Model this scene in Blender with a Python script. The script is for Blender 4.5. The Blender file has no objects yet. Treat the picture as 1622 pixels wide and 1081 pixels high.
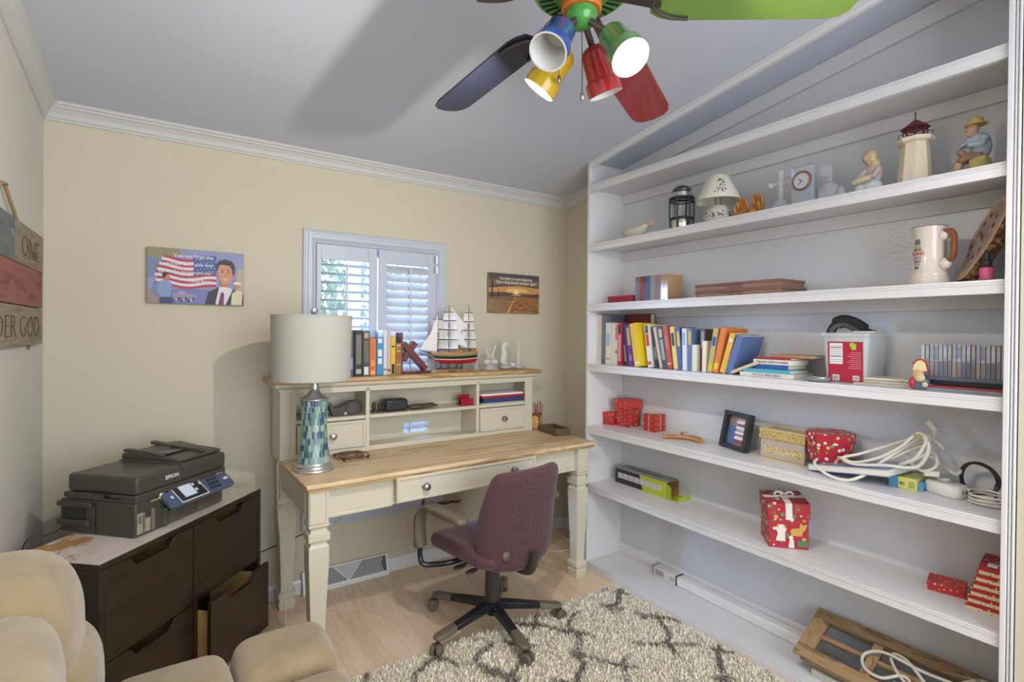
import bpy, bmesh, math, random
import numpy as np
from math import sin, cos, pi, radians, sqrt, atan2
from mathutils import Matrix, Vector, Euler

SC = bpy.context.scene
C = SC.collection
random.seed(7)

# ------------------------------------------------------------------ camera
cam_d = bpy.data.cameras.new('camera'); cam = bpy.data.objects.new('camera', cam_d); C.objects.link(cam)
SC.camera = cam
cam_d.sensor_width = 36.0; cam_d.sensor_fit = 'HORIZONTAL'
cam_d.lens = 827.57 / 1622 * 36; cam_d.shift_y = -7.2 / 1622; cam_d.clip_start = .02
_ya, _pi, _ro = radians(33.374), radians(.4276), radians(.5104)
_r = Vector((cos(_ya), -sin(_ya), 0)); _f = Vector((sin(_ya)*cos(_pi), cos(_ya)*cos(_pi), -sin(_pi))); _u = _r.cross(_f)
_R = _r*cos(_ro) + _u*sin(_ro); _U = _u*cos(_ro) - _r*sin(_ro)
cam.matrix_world = Matrix(((_R.x, _U.x, -_f.x, 0), (_R.y, _U.y, -_f.y, 0), (_R.z, _U.z, -_f.z, 1.39), (0, 0, 0, 1)))

# ------------------------------------------------------------------ world, daylight, exposure
w = bpy.data.worlds.new('sky'); SC.world = w; w.use_nodes = True
bg = w.node_tree.nodes['Background']
bg.inputs['Color'].default_value = (.72, .85, 1, 1); bg.inputs['Strength'].default_value = 2.6
def lamp(name, kind, loc, energy, color, rot=None, **k):
    d = bpy.data.lights.new(name, kind); d.energy = energy; d.color = color
    for a, b in k.items(): setattr(d, a, b)
    o = bpy.data.objects.new(name, d); C.objects.link(o); o.location = loc
    if rot: o.rotation_euler = rot
    return o
# soft overcast daylight outside the shuttered window
lamp('daylight', 'SUN', (1, 5, 4), 20.0, (.45, .62, 1), (radians(-77), 0, radians(42)), angle=radians(26))
# added fill light, set in an opening made for it behind the camera
lamp('rear_fill_light', 'AREA', (.85, -1.22, 1.45), 26, (.95, .955, 1), (radians(90), 0, 0), shape='RECTANGLE', size=2.1, size_y=1.9)
SC.view_settings.view_transform = 'Standard'; SC.view_settings.look = 'None'
SC.view_settings.gamma = 1; SC.view_settings.use_curve_mapping = False
SC.view_settings.exposure = 0.45
SC.cycles.use_denoising = True
SC.cycles.max_bounces = 10

# ------------------------------------------------------------------ materials
def s2l(c): return tuple(((v/12.92) if v <= .04045 else ((v+.055)/1.055)**2.4) for v in c)
def rgb(r, g, b): return s2l((r/255, g/255, b/255))
MATS = {}
def newmat(name):
    m = bpy.data.materials.new(name); m.use_nodes = True
    nt = m.node_tree; return m, nt, nt.nodes['Principled BSDF']
def nd(nt, t, **k):
    n = nt.nodes.new(t)
    for a, b in k.items():
        if isinstance(a, str) and hasattr(n, a): setattr(n, a, b)
    return n
def mixc(nt, fac, a, b):
    n = nt.nodes.new('ShaderNodeMix'); n.data_type = 'RGBA'
    for i, v in ((0, fac), (6, a), (7, b)):
        if hasattr(v, 'is_linked') or hasattr(v, 'links'): nt.links.new(v, n.inputs[i])
        elif i == 0: n.inputs[0].default_value = v
        else: n.inputs[i].default_value = (*v[:3], 1)
    return n.outputs[2]
def ramp(nt, fac, stops, interp='LINEAR'):
    n = nt.nodes.new('ShaderNodeValToRGB'); n.color_ramp.interpolation = interp
    e = n.color_ramp.elements
    while len(e) < len(stops): e.new(.5)
    for x, (p, c) in zip(e, stops): x.position = p; x.color = (*c[:3], 1)
    nt.links.new(fac, n.inputs[0]); return n.outputs[0]
def coords(nt, scale=(1, 1, 1), rot=(0, 0, 0), src='Object'):
    tc = nt.nodes.new('ShaderNodeTexCoord'); mp = nt.nodes.new('ShaderNodeMapping')
    mp.inputs['Scale'].default_value = scale; mp.inputs['Rotation'].default_value = rot
    nt.links.new(tc.outputs[src], mp.inputs['Vector']); return mp.outputs[0]
def noise(nt, vec, scale, detail=4, rough=.55, dist=0):
    n = nt.nodes.new('ShaderNodeTexNoise'); n.inputs['Scale'].default_value = scale
    n.inputs['Detail'].default_value = detail; n.inputs['Roughness'].default_value = rough; n.inputs['Distortion'].default_value = dist
    nt.links.new(vec, n.inputs['Vector']); return n.outputs[0]
def bump(nt, bs, h, strength=.2, dist=.002):
    b = nt.nodes.new('ShaderNodeBump'); b.inputs['Strength'].default_value = strength; b.inputs['Distance'].default_value = dist
    nt.links.new(h, b.inputs['Height']); nt.links.new(b.outputs[0], bs.inputs['Normal'])
def pm(name, c, r=.5, var=.06, sc=25, bmp=0, bsc=None, metal=0, trans=0, ior=1.45, coat=0, em=None, es=0, sheen=0, stretch=(1, 1, 1), alpha=1):
    """plain procedural material: a base colour with slight noise mottling"""
    if name in MATS: return MATS[name]
    m, nt, b = newmat(name); L = nt.links
    v = coords(nt, stretch); f = noise(nt, v, sc)
    lo = tuple(max(0, x*(1-var)) for x in c); hi = tuple(min(1, x*(1+var)) for x in c)
    L.new(mixc(nt, f, lo, hi), b.inputs['Base Color'])
    b.inputs['Roughness'].default_value = r; b.inputs['Metallic'].default_value = metal
    b.inputs['Transmission Weight'].default_value = trans; b.inputs['IOR'].default_value = ior
    b.inputs['Coat Weight'].default_value = coat; b.inputs['Sheen Weight'].default_value = sheen; b.inputs['Alpha'].default_value = alpha
    if em: b.inputs['Emission Color'].default_value = (*em, 1); b.inputs['Emission Strength'].default_value = es
    if bmp: bump(nt, b, noise(nt, v, bsc or sc*4, 3), bmp)
    MATS[name] = m; return m
def wood(name, c1, c2, c3=None, scale=1., axis='x', r=.5, ring=7, bmp=.15):
    if name in MATS: return MATS[name]
    m, nt, b = newmat(name)
    st = {'x': (.12, 1, 1), 'y': (1, .12, 1), 'z': (1, 1, .12)}[axis]
    v = coords(nt, tuple(s*scale for s in st))
    n1 = noise(nt, v, ring, 5, .6, 1.2); n2 = noise(nt, v, ring*9, 3, .7)
    k = ramp(nt, n1, [(.3, c1), (.5, c2), (.58, c3 or c1), (.72, c2)])
    nt.links.new(mixc(nt, ramp(nt, n2, [(.35, (0, 0, 0)), (.7, (.35,)*3)]), k, c1), b.inputs['Base Color'])
    b.inputs['Roughness'].default_value = r
    if bmp: bump(nt, b, n2, bmp, .001)
    MATS[name] = m; return m
def dots(name, base, cols, scale=60, size=.3, r=.45, jitter=1):
    """printed paper: voronoi spots of several colours on a base colour"""
    if name in MATS: return MATS[name]
    m, nt, b = newmat(name); v = coords(nt)
    vo = nt.nodes.new('ShaderNodeTexVoronoi'); vo.inputs['Scale'].default_value = scale; vo.inputs['Randomness'].default_value = jitter
    nt.links.new(v, vo.inputs['Vector'])
    sep = nt.nodes.new('ShaderNodeSeparateColor'); nt.links.new(vo.outputs['Color'], sep.inputs[0])
    n = len(cols); pick = ramp(nt, sep.outputs[0], [(i/n, c) for i, c in enumerate(cols)], 'CONSTANT')
    lt = nt.nodes.new('ShaderNodeMath'); lt.operation = 'LESS_THAN'; lt.inputs[1].default_value = size
    nt.links.new(vo.outputs['Distance'], lt.inputs[0])
    nt.links.new(mixc(nt, lt.outputs[0], base, pick), b.inputs['Base Color'])
    b.inputs['Roughness'].default_value = r
    MATS[name] = m; return m
def fabric(name, c, c2, scale=260, r=.9, bmp=.5):
    if name in MATS: return MATS[name]
    m, nt, b = newmat(name); v = coords(nt)
    vo = nt.nodes.new('ShaderNodeTexVoronoi'); vo.inputs['Scale'].default_value = scale; vo.inputs['Randomness'].default_value = .15
    nt.links.new(v, vo.inputs['Vector'])
    nt.links.new(mixc(nt, ramp(nt, vo.outputs['Distance'], [(.1, (1,)*3), (.55, (0,)*3)]), c, c2), b.inputs['Base Color'])
    b.inputs['Roughness'].default_value = r; b.inputs['Sheen Weight'].default_value = .2
    bump(nt, b, vo.outputs['Distance'], bmp, .0015)
    MATS[name] = m; return m
def glass(name, c=(1, 1, 1), r=.02, ior=1.45):
    if name in MATS: return MATS[name]
    m, nt, b = newmat(name)
    f = noise(nt, coords(nt), 8); nt.links.new(mixc(nt, f, tuple(x*.97 for x in c), c), b.inputs['Base Color'])
    b.inputs['Transmission Weight'].default_value = 1; b.inputs['Roughness'].default_value = r; b.inputs['IOR'].default_value = ior
    MATS[name] = m; return m

# ------------------------------------------------------------------ mesh builder
class MB:
    def __init__(s): s.v = []; s.f = []; s.mi = []; s.cur = 0
    def mat(s, i): s.cur = i; return s
    def add(s, vs, fs):
        n = len(s.v); s.v += [tuple(p) for p in vs]
        for f in fs: s.f.append(tuple(i+n for i in f)); s.mi.append(s.cur)
        return s
    def box(s, x0, y0, z0, x1, y1, z1):
        x0, x1 = sorted((x0, x1)); y0, y1 = sorted((y0, y1)); z0, z1 = sorted((z0, z1))
        return s.add([(x, y, z) for z in (z0, z1) for y in (y0, y1) for x in (x0, x1)],
                     [(0, 2, 3, 1), (4, 5, 7, 6), (0, 1, 5, 4), (2, 6, 7, 3), (0, 4, 6, 2), (1, 3, 7, 5)])
    def obox(s, c, size, rot=(0, 0, 0)):
        R = Euler(rot).to_matrix(); c = Vector(c); a, b, d = (q/2 for q in size)
        return s.add([c + R @ Vector((x, y, z)) for z in (-d, d) for y in (-b, b) for x in (-a, a)],
                     [(0, 2, 3, 1), (4, 5, 7, 6), (0, 1, 5, 4), (2, 6, 7, 3), (0, 4, 6, 2), (1, 3, 7, 5)])
    def loft(s, rings, caps=True, closed=False):
        n = len(rings[0]); k = len(rings); vs = [p for r in rings for p in r]; fs = []
        for j in range(k if closed else k-1):
            for i in range(n):
                fs.append((j*n+i, j*n+(i+1) % n, ((j+1) % k)*n+(i+1) % n, ((j+1) % k)*n+i))
        if caps and not closed: fs += [tuple(range(n))[::-1], tuple((k-1)*n+i for i in range(n))]
        return s.add(vs, fs)
    def cyl(s, p0, p1, r0, r1=None, n=14, caps=True):
        return s.tube([p0, p1], [r0, r0 if r1 is None else r1], n, caps=caps)
    def tube(s, pts, r, n=8, closed=False, caps=True, sy=1.):
        P = [Vector(p) for p in pts]; k = len(P)
        if not isinstance(r, (list, tuple)): r = [r]*k
        rings = []; nrm = None
        for i in range(k):
            a = P[i-1] if (i or closed) else P[i]; b = P[(i+1) % k] if (i < k-1 or closed) else P[i]
            t = (b-a).normalized()
            if nrm is None:
                nrm = t.orthogonal().normalized()
                if abs(t.z) < .9: nrm = Vector((0, 0, 1)) - t*t.z; nrm.normalize()
            else:
                nrm = nrm - t*nrm.dot(t)
                nrm = nrm.normalized() if nrm.length > 1e-6 else t.orthogonal().normalized()
            bn = t.cross(nrm)
            rings.append([P[i] + nrm*cos(2*pi*q/n)*r[i]*sy + bn*sin(2*pi*q/n)*r[i] for q in range(n)])
        return s.loft(rings, caps, closed)
    def lathe(s, prof, c=(0, 0, 0), n=28, caps=True, sx=1., sy=1.):
        return s.loft([[(c[0]+r*cos(2*pi*i/n)*sx, c[1]+r*sin(2*pi*i/n)*sy, c[2]+z) for i in range(n)] for r, z in prof], caps)
    def prism(s, poly, a, b, pl='xy'):
        f = {'xy': lambda u, v, w: (u, v, w), 'xz': lambda u, v, w: (u, w, v), 'yz': lambda u, v, w: (w, u, v)}[pl]
        return s.loft([[f(u, v, a) for u, v in poly], [f(u, v, b) for u, v in poly]])
    def ell(s, c, rad, n=16, m=10, e=1.):
        def pw(x): return math.copysign(abs(x)**e, x)
        rings = []
        for j in range(1, m):
            t = -pi/2 + pi*j/m
            rings.append([(c[0]+rad[0]*pw(cos(t))*pw(cos(2*pi*i/n)), c[1]+rad[1]*pw(cos(t))*pw(sin(2*pi*i/n)), c[2]+rad[2]*pw(sin(t))) for i in range(n)])
        k = len(s.v); s.loft(rings, False)
        b = len(s.v); s.v += [(c[0], c[1], c[2]-rad[2]), (c[0], c[1], c[2]+rad[2])]
        for i in range(n):
            s.f.append((k+(i+1) % n, k+i, b)); s.mi.append(s.cur)
            q = k+(m-2)*n; s.f.append((q+i, q+(i+1) % n, b+1)); s.mi.append(s.cur)
        return s
    def pad(s, poly, layers, fn=None):
        """poly: 2d outline; layers: (inset metres, w); fn maps (u,v,w) to 3d"""
        n = len(poly); cx = sum(p[0] for p in poly)/n; cy = sum(p[1] for p in poly)/n
        fn = fn or (lambda u, v, w: (u, v, w)); rings = []
        for ins, wv in layers:
            ring = []
            for x, y in poly:
                d = sqrt((x-cx)**2+(y-cy)**2) or 1; k = max(0, 1-ins/d)
                ring.append(fn(cx+(x-cx)*k, cy+(y-cy)*k, wv))
            rings.append(ring)
        return s.loft(rings)
    def xf(s, M):
        s.v = [tuple(M @ Vector(p)) for p in s.v]; return s
    def move(s, x, y, z): s.v = [(p[0]+x, p[1]+y, p[2]+z) for p in s.v]; return s
    def rot(s, rx=0, ry=0, rz=0): return s.xf(Euler((rx, ry, rz)).to_matrix().to_4x4())
    def join(s, o):
        n = len(s.v); s.v += o.v; s.f += [tuple(i+n for i in f) for f in o.f]; s.mi += o.mi; return s

ROOT = {}
def meshof(name, mb, mats, smooth=35):
    me = bpy.data.meshes.new(name); me.from_pydata([tuple(p) for p in mb.v], [], mb.f)
    bm = bmesh.new(); bm.from_mesh(me)
    for f, i in zip(bm.faces, mb.mi): f.material_index = i
    bmesh.ops.recalc_face_normals(bm, faces=bm.faces[:]); bm.to_mesh(me); bm.free()
    for m in (mats if isinstance(mats, (list, tuple)) else [mats]): me.materials.append(m)
    if smooth:
        me.polygons.foreach_set('use_smooth', [True]*len(me.polygons)); me.set_sharp_from_angle(angle=radians(smooth))
    return me
def tag(o, label=None, cat=None, group=None, kind=None):
    for k, v in (('label', label), ('category', cat), ('group', group), ('kind', kind)):
        if v: o[k] = v
    return o
def thing(name, label, cat, loc=(0, 0, 0), rz=0, group=None):
    o = bpy.data.objects.new(name, None); C.objects.link(o); o.empty_display_size = .05
    o.location = loc; o.rotation_euler = (0, 0, rz); tag(o, label, cat, group)
    ROOT[o.name] = Matrix.Translation(loc) @ Matrix.Rotation(rz, 4, 'Z'); return o
def add(name, mb, mats, parent=None, local=False, bev=0, seg=2, smooth=35, sub=0, loc=None, remesh=0, label=None):
    """a mesh object; vertices are world coordinates unless local"""
    if parent is not None:
        M = ROOT[parent.name]
        if not local: mb.xf(M.inverted())
    elif loc is not None:
        M = Matrix.Translation(loc)
        if not local: mb.move(-loc[0], -loc[1], -loc[2])
    else: M = Matrix.Identity(4)
    o = bpy.data.objects.new(name, meshof(name, mb, mats, smooth)); C.objects.link(o)
    if parent is not None: o.parent = parent
    elif loc is not None: o.location = loc
    ROOT[o.name] = M
    if remesh:
        q = o.modifiers.new('remesh', 'REMESH'); q.mode = 'VOXEL'; q.voxel_size = remesh; q.use_smooth_shade = True
        q = o.modifiers.new('smooth', 'SMOOTH'); q.factor = .5; q.iterations = 3
    if bev:
        q = o.modifiers.new('bevel', 'BEVEL'); q.width = bev; q.segments = seg; q.limit_method = 'ANGLE'; q.angle_limit = radians(40); q.harden_normals = False
    if sub:
        q = o.modifiers.new('sub', 'SUBSURF'); q.levels = sub; q.render_levels = sub
    if label: o['label'] = label
    return o
def struct(name, mb, mats, label, cat, **k):
    o = add(name, mb, mats, **k); tag(o, label, cat, kind='structure'); return o
def copy_tree(o, parent=None):
    c = o.copy(); C.objects.link(c); c.parent = parent
    ROOT[c.name] = ROOT.get(o.name, Matrix.Identity(4))
    for ch in [q for q in bpy.data.objects if q.parent == o]: copy_tree(ch, c)
    return c
def part_copy(o, dx=0, dy=0, dz=0):
    c = o.copy(); C.objects.link(c); c.location = (o.location.x+dx, o.location.y+dy, o.location.z+dz); ROOT[c.name] = ROOT[o.name]; return c
def text(body, size, mat, parent, M, depth=.0006, name='lettering', align='CENTER', shear=0, bold=0, sx=1, local=False, space=1):
    """flat print: letters as thin raised geometry, M places the text plane (x right, y up)"""
    cu = bpy.data.curves.new(name, 'FONT'); cu.body = body; cu.size = size; cu.align_x = align; cu.extrude = depth/2; cu.shear = shear
    cu.resolution_u = 2; cu.offset = bold; cu.space_line = space
    t = bpy.data.objects.new('tmp', cu); C.objects.link(t)
    me = bpy.data.meshes.new_from_object(t); bpy.data.objects.remove(t); bpy.data.curves.remove(cu)
    T = M @ Matrix.Diagonal((sx, 1, 1, 1))
    if not local and parent is not None: T = ROOT[parent.name].inverted() @ T
    me.transform(T); me.name = name; me.materials.clear(); me.materials.append(mat)
    o = bpy.data.objects.new(name, me); C.objects.link(o); o.parent = parent; ROOT[o.name] = ROOT[parent.name] if parent is not None else Matrix.Identity(4)
    return o
def text_round(body, size, mat, parent, c, r, ang, z, depth=.0006, sx=1, bold=0):
    """print that wraps round an upright cylinder; ang is the bearing of the text centre"""
    o = text(body, size, mat, parent, Matrix.Identity(4), depth, sx=sx, bold=bold, local=True); inv = ROOT[parent.name].inverted()
    for v in o.data.vertices:
        a = ang + v.co.x/r; q = r + v.co.z; v.co = inv @ Vector((c[0]+q*cos(a), c[1]+q*sin(a), z+v.co.y))
    return o
def frame(o, x, y):
    """matrix from an origin and the directions of text right and text up"""
    x = Vector(x).normalized(); y = (Vector(y) - x*Vector(y).dot(x)).normalized(); z = x.cross(y)
    return Matrix(((x.x, y.x, z.x, o[0]), (x.y, y.y, z.y, o[1]), (x.z, y.z, z.z, o[2]), (0, 0, 0, 1)))
def rrect(x0, y0, x1, y1, r, n=5):
    P = []
    for cx, cy, a in ((x1-r, y1-r, 0), (x0+r, y1-r, 90), (x0+r, y0+r, 180), (x1-r, y0+r, 270)):
        for i in range(n+1):
            t = radians(a+90*i/n); P.append((cx+r*cos(t), cy+r*sin(t)))
    return P
def ring(c, r, n=24, z=0, sy=1., ph=0, a0=0, a1=2*pi):
    return [(c[0]+r*cos(a0+(a1-a0)*i/n), c[1]+r*sy*sin(a0+(a1-a0)*i/n), c[2]+z) for i in range(n + (a1-a0 < 6.2))]
def spline(P, k=6):
    P = [Vector(p) for p in P]; Q = []
    for i in range(len(P)-1):
        a = P[max(i-1, 0)]; b = P[i]; c = P[i+1]; d = P[min(i+2, len(P)-1)]
        for j in range(k):
            t = j/k
            Q.append(.5*((2*b) + (c-a)*t + (2*a-5*b+4*c-d)*t*t + (3*b-a-3*c+d)*t**3))
    return Q + [P[-1]]
# ================================================================== the room
XL, XR, XF, YB, YR = -.437, 2.375, 2.085, 2.91, -1.3
def cz(y): return 2.331 + .134*(2.904-y)
WALL_DAYLIT = pm('daylight-tinted wall paint', (.60, .58, .525), .75, .025, 3, .06, 90)  # cream paint made paler, daylight on the left wall put into its colour
WALL = pm('cream wall paint', (.57, .52, .395), .75, .025, 3, .06, 90)
WHITE = pm('white gloss paint', (.69, .675, .68), .32, .02, 12, .03, 60)
CEIL = pm('ceiling paint', (.55, .575, .655), .85, .02, 3, .05, 120)
TRIMC = pm('crown paint', (.55, .54, .525), .6, .02, 10)

def floor_mat():
    m, nt, b = newmat('oak laminate'); L = nt.links
    oi = nt.nodes.new('ShaderNodeObjectInfo'); tc = nt.nodes.new('ShaderNodeTexCoord')
    mul = nt.nodes.new('ShaderNodeVectorMath'); mul.operation = 'SCALE'; mul.inputs['Scale'].default_value = 40
    cb = nt.nodes.new('ShaderNodeCombineXYZ'); L.new(oi.outputs['Random'], cb.inputs[0]); L.new(oi.outputs['Random'], cb.inputs[1]); L.new(cb.outputs[0], mul.inputs[0])
    ad = nt.nodes.new('ShaderNodeVectorMath'); L.new(tc.outputs['Object'], ad.inputs[0]); L.new(mul.outputs[0], ad.inputs[1])
    mp = nt.nodes.new('ShaderNodeMapping'); mp.inputs['Scale'].default_value = (1, .1, 1); L.new(ad.outputs[0], mp.inputs[0])
    n1 = noise(nt, mp.outputs[0], 14, 4, .55, 1.5); n2 = noise(nt, mp.outputs[0], 130, 3, .7)
    k = ramp(nt, n1, [(.3, rgb(214, 182, 146)), (.5, rgb(238, 210, 178)), (.56, rgb(220, 188, 152)), (.72, rgb(242, 218, 188))])
    t = mixc(nt, oi.outputs['Random'], rgb(222, 190, 156), rgb(244, 220, 192))
    k2 = mixc(nt, .45, k, t)
    L.new(mixc(nt, ramp(nt, n2, [(.4, (0,)*3), (.8, (.3,)*3)]), k2, rgb(170, 124, 84)), b.inputs['Base Color'])
    b.inputs['Roughness'].default_value = .33; b.inputs['Coat Weight'].default_value = .15; b.inputs['Coat Roughness'].default_value = .3
    return m
FLOOR = floor_mat()
fl = struct('floor', MB().box(XL-.1, YR-.1, -.1, XR+.1, YB+.12, -.0025), FLOOR, 'light oak laminate plank floor', 'floor')
PLK = {}
x = XL; i = 0
while x < XF+.2:
    y = YR - random.random()*.5
    while y < YB:
        ln = random.choice((.5, .64, .78)); wd = .088
        y0 = max(y, YR); y1 = min(y+ln, YB); x1 = min(x+wd, XR)
        key = (round(y1-y0, 2), round(x1-x, 3))
        if y1-y0 > .03 and x1-x > .01:
            if key not in PLK: PLK[key] = meshof('plank', MB().box(0, 0, -.0025, key[1]-.0006, key[0]-.0008, 0), FLOOR, 0)
            o = bpy.data.objects.new('plank', PLK[key]); C.objects.link(o); o.parent = fl; o.location = (x, y0, 0)
        y += ln
    x += .088
# walls
OX0, OX1, OZ0, OZ1 = .652, 1.362, .39, 1.868
wb = MB()
for b in ((XL-.1, -.1, OX0, 2.6), (OX1, -.1, XR+.1, 2.6), (OX0, -.1, OX1, OZ0), (OX0, OZ1, OX1, 2.6)): wb.box(b[0], YB, b[1], b[2], YB+.12, b[3])
struct('wall_back', wb, WALL, 'cream back wall with the shuttered window', 'wall')
struct('wall_left', MB().prism([(YR, -.1), (YB, -.1), (YB, cz(YB)+.05), (YR, cz(YR)+.05)], XL-.1, XL, 'yz'), WALL_DAYLIT, 'cream left wall behind the sofa', 'wall')
wr = MB().prism([(.46, -.1), (YB, -.1), (YB, cz(YB)+.05), (.46, cz(.46)+.05)], XR, XR+.1, 'yz')
wr.prism([(YR, -.1), (.46, -.1), (.46, cz(.46)+.05), (YR, cz(YR)+.05)], 2.083, XR+.1, 'yz')
struct('wall_right', wr, WALL, 'cream right wall around the bookcase', 'wall')
wf = MB()  # unseen wall, its opening added to hold the rear fill light
for a, b, c, d in ((XL, -.1, -.25, 3), (1.95, -.1, 2.083, 3), (-.25, -.1, 1.95, .5), (-.25, 2.4, 1.95, 3)): wf.box(a, YR-.12, b, c, YR, d)
struct('wall_front', wf, WALL, 'cream wall behind the viewer with a wide opening added for the fill light', 'wall')
struct('ceiling', MB().prism([(YR-.1, cz(YR-.1)), (YB+.12, cz(YB+.12)), (YB+.12, cz(YB+.12)+.1), (YR-.1, cz(YR-.1)+.1)], XL-.1, XR+.1, 'yz'), CEIL, 'off-white sloping ceiling', 'ceiling')
# crown moulding (profile: distance from wall, drop below ceiling)
CP = [(0, .066), (.008, .066), (.010, .058), (.016, .054), (.020, .036), (.034, .020), (.042, .016), (.044, .008), (.052, .006), (.052, -.01), (0, -.01)]
def crown(name, a, b, nrm, label):
    rings = []
    for p in (a, b): rings.append([(p[0]+nrm[0]*d, p[1]+nrm[1]*d, cz(p[1]+nrm[1]*d*0)-h) for d, h in CP])
    struct(name, MB().loft(rings), TRIMC, label, 'moulding', smooth=0)
crown('trim_1', (XL, YB), (XR, YB), (0, -1), 'stepped crown moulding along the back wall')
crown('trim_2', (XL, YR), (XL, YB), (1, 0), 'stepped crown moulding climbing along the left wall')
crown('trim_3', (XR, 2.362), (XR, YB), (-1, 0), 'short crown moulding between back corner and bookcase')
BB = [(0, 0), (.014, 0), (.014, .062), (.009, .074), (0, .078)]
struct('baseboard_back', MB().loft([[(x_, YB-d, h) for d, h in BB] for x_ in (XL+.014, .592)]).loft([[(x_, YB-d, h) for d, h in BB] for x_ in (1.064, XR)]), WHITE, 'white baseboard along the back wall', 'baseboard', smooth=0)
struct('baseboard_left', MB().loft([[(XL+d, y_, h) for d, h in BB] for y_ in (YR, YB)]), WHITE, 'white baseboard along the left wall', 'baseboard', smooth=0)
struct('baseboard_right', MB().loft([[(XR-d, y_, h) for d, h in BB] for y_ in (2.365, YB-.014)]), WHITE, 'white baseboard beside the bookcase end', 'baseboard', smooth=0)

# ------------------------------------------------------------------ window with plantation shutters
SHUT = pm('shutter paint', (.50, .53, .60), .38, .02, 12)
wn = thing('window_1', 'white framed window with louvered plantation shutters', 'window', (1.007, YB, OZ0)); wn['kind'] = 'structure'
CAS = [(0, 0), (.006, 0), (.010, .006), (.014, .012), (.018, .016), (.018, .034), (.013, .038), (.013, .046), (.016, .050), (.014, .058), (.006, .062), (0, .062)]
def casing(pts, closed=True):
    """mitred picture-frame moulding, (out of wall, outward from opening)"""
    rings = []
    for px_, pz_, sx_, sz_ in pts: rings.append([(px_+sx_*(.062-b), YB-a, pz_+sz_*(.062-b)) for a, b in [(q[0], .062-q[1]) for q in CAS]])
    return rings
cor = [(OX0, OZ0, -1, -1), (OX1, OZ0, 1, -1), (OX1, OZ1, 1, 1), (OX0, OZ1, -1, 1)]
R4 = casing(cor)
for i in range(4): add('casing', MB().loft([R4[i], R4[(i+1) % 4]]), SHUT, wn, smooth=0)
add('jamb', MB().box(OX0, YB-.002, OZ0, OX0+.006, YB+.11, OZ1).box(OX1-.006, YB-.002, OZ0, OX1, YB+.11, OZ1).box(OX0+.006, YB-.002, OZ1-.006, OX1-.006, YB+.11, OZ1), SHUT, wn)
add('sill', MB().box(OX0, YB-.03, OZ0-.022, OX1, YB+.11, OZ0+.004), SHUT, wn, bev=.004)
sash = MB()
for a in ((OX0+.006, OZ0+.004, OX0+.04, OZ1-.006), (OX1-.04, OZ0+.004, OX1-.006, OZ1-.006), (OX0+.04, OZ0+.004, OX1-.04, OZ0+.05), (OX0+.04, OZ1-.045, OX1-.04, OZ1-.006), (OX0+.04, 1.11, OX1-.04, 1.15)): sash.box(a[0], YB+.07, a[1], a[2], YB+.10, a[3])
add('sash', sash, SHUT, wn)
PANE = pm('window glass', (.9, .95, 1), .02, .02, 5, alpha=.07)
for z0, z1 in ((OZ0+.05, 1.11), (1.15, OZ1-.045)): add('pane', MB().box(OX0+.04, YB+.083, z0, OX1-.04, YB+.087, z1), PANE, wn)
HINGE = pm('hinge metal', (.5, .5, .52), .35, metal=1)
def shutter(x0, xa, xb, x1, tilt, rod):
    z0, z1, zt, zb = OZ0+.012, OZ1-.012, 1.778, .49; y0, y1 = YB-.016, YB+.012
    m = MB().box(x0, y0, z0, xa, y1, z1).box(xb, y0, z0, x1, y1, z1).box(xa, y0+.002, zt, xb, y1-.002, z1).box(xa, y0+.002, z0, xb, y1-.002, zb)
    s = add('shutter', m, SHUT, wn, bev=.002)
    lm = None; z = zt-.03; n = 0
    while z > zb+.02:
        if lm is None:
            poly = [(.031*cos(t), .0052*sin(t)) for t in [2*pi*i/14 for i in range(14)]]
            R = Matrix.Rotation(tilt, 2); poly = [tuple(R @ Vector(p)) for p in poly]
            lm = add('louver', MB().prism([((y0+y1)/2+u, z+v) for u, v in poly], xa+.001, xb-.001, 'yz'), SHUT, s); z00 = z
        else:
            c = part_copy(lm, 0, 0, z-z00)
        z -= .0478
    add('tilt_rod', MB().box(rod-.006, y0-.030, zb+.05, rod+.006, y0-.020, zt-.02), pm('rod paint', (.55, .56, .6), .4), s, bev=.002)
    return s
s1 = shutter(.660, .684, .940, .986, radians(-4), .812)
s2 = shutter(.998, 1.046, 1.298, 1.354, radians(52), 1.178)
add('knob', MB().lathe([(.0, 0), (.006, 0), (.006, .008), (.014, .014), (.017, .021), (.014, .028), (0, .031)], n=20).rot(radians(90)).move(.648, YB-.019, 1.495), pm('pewter knob', (.42, .45, .5), .25, metal=.9), s1)
for z in (1.80, 1.74): add('hinge', MB().cyl((1.356, YB-.019, z), (1.356, YB-.019, z+.045), .004, n=8).box(1.334, YB-.0185, z, 1.356, YB-.0165, z+.045), HINGE, s2)

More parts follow.
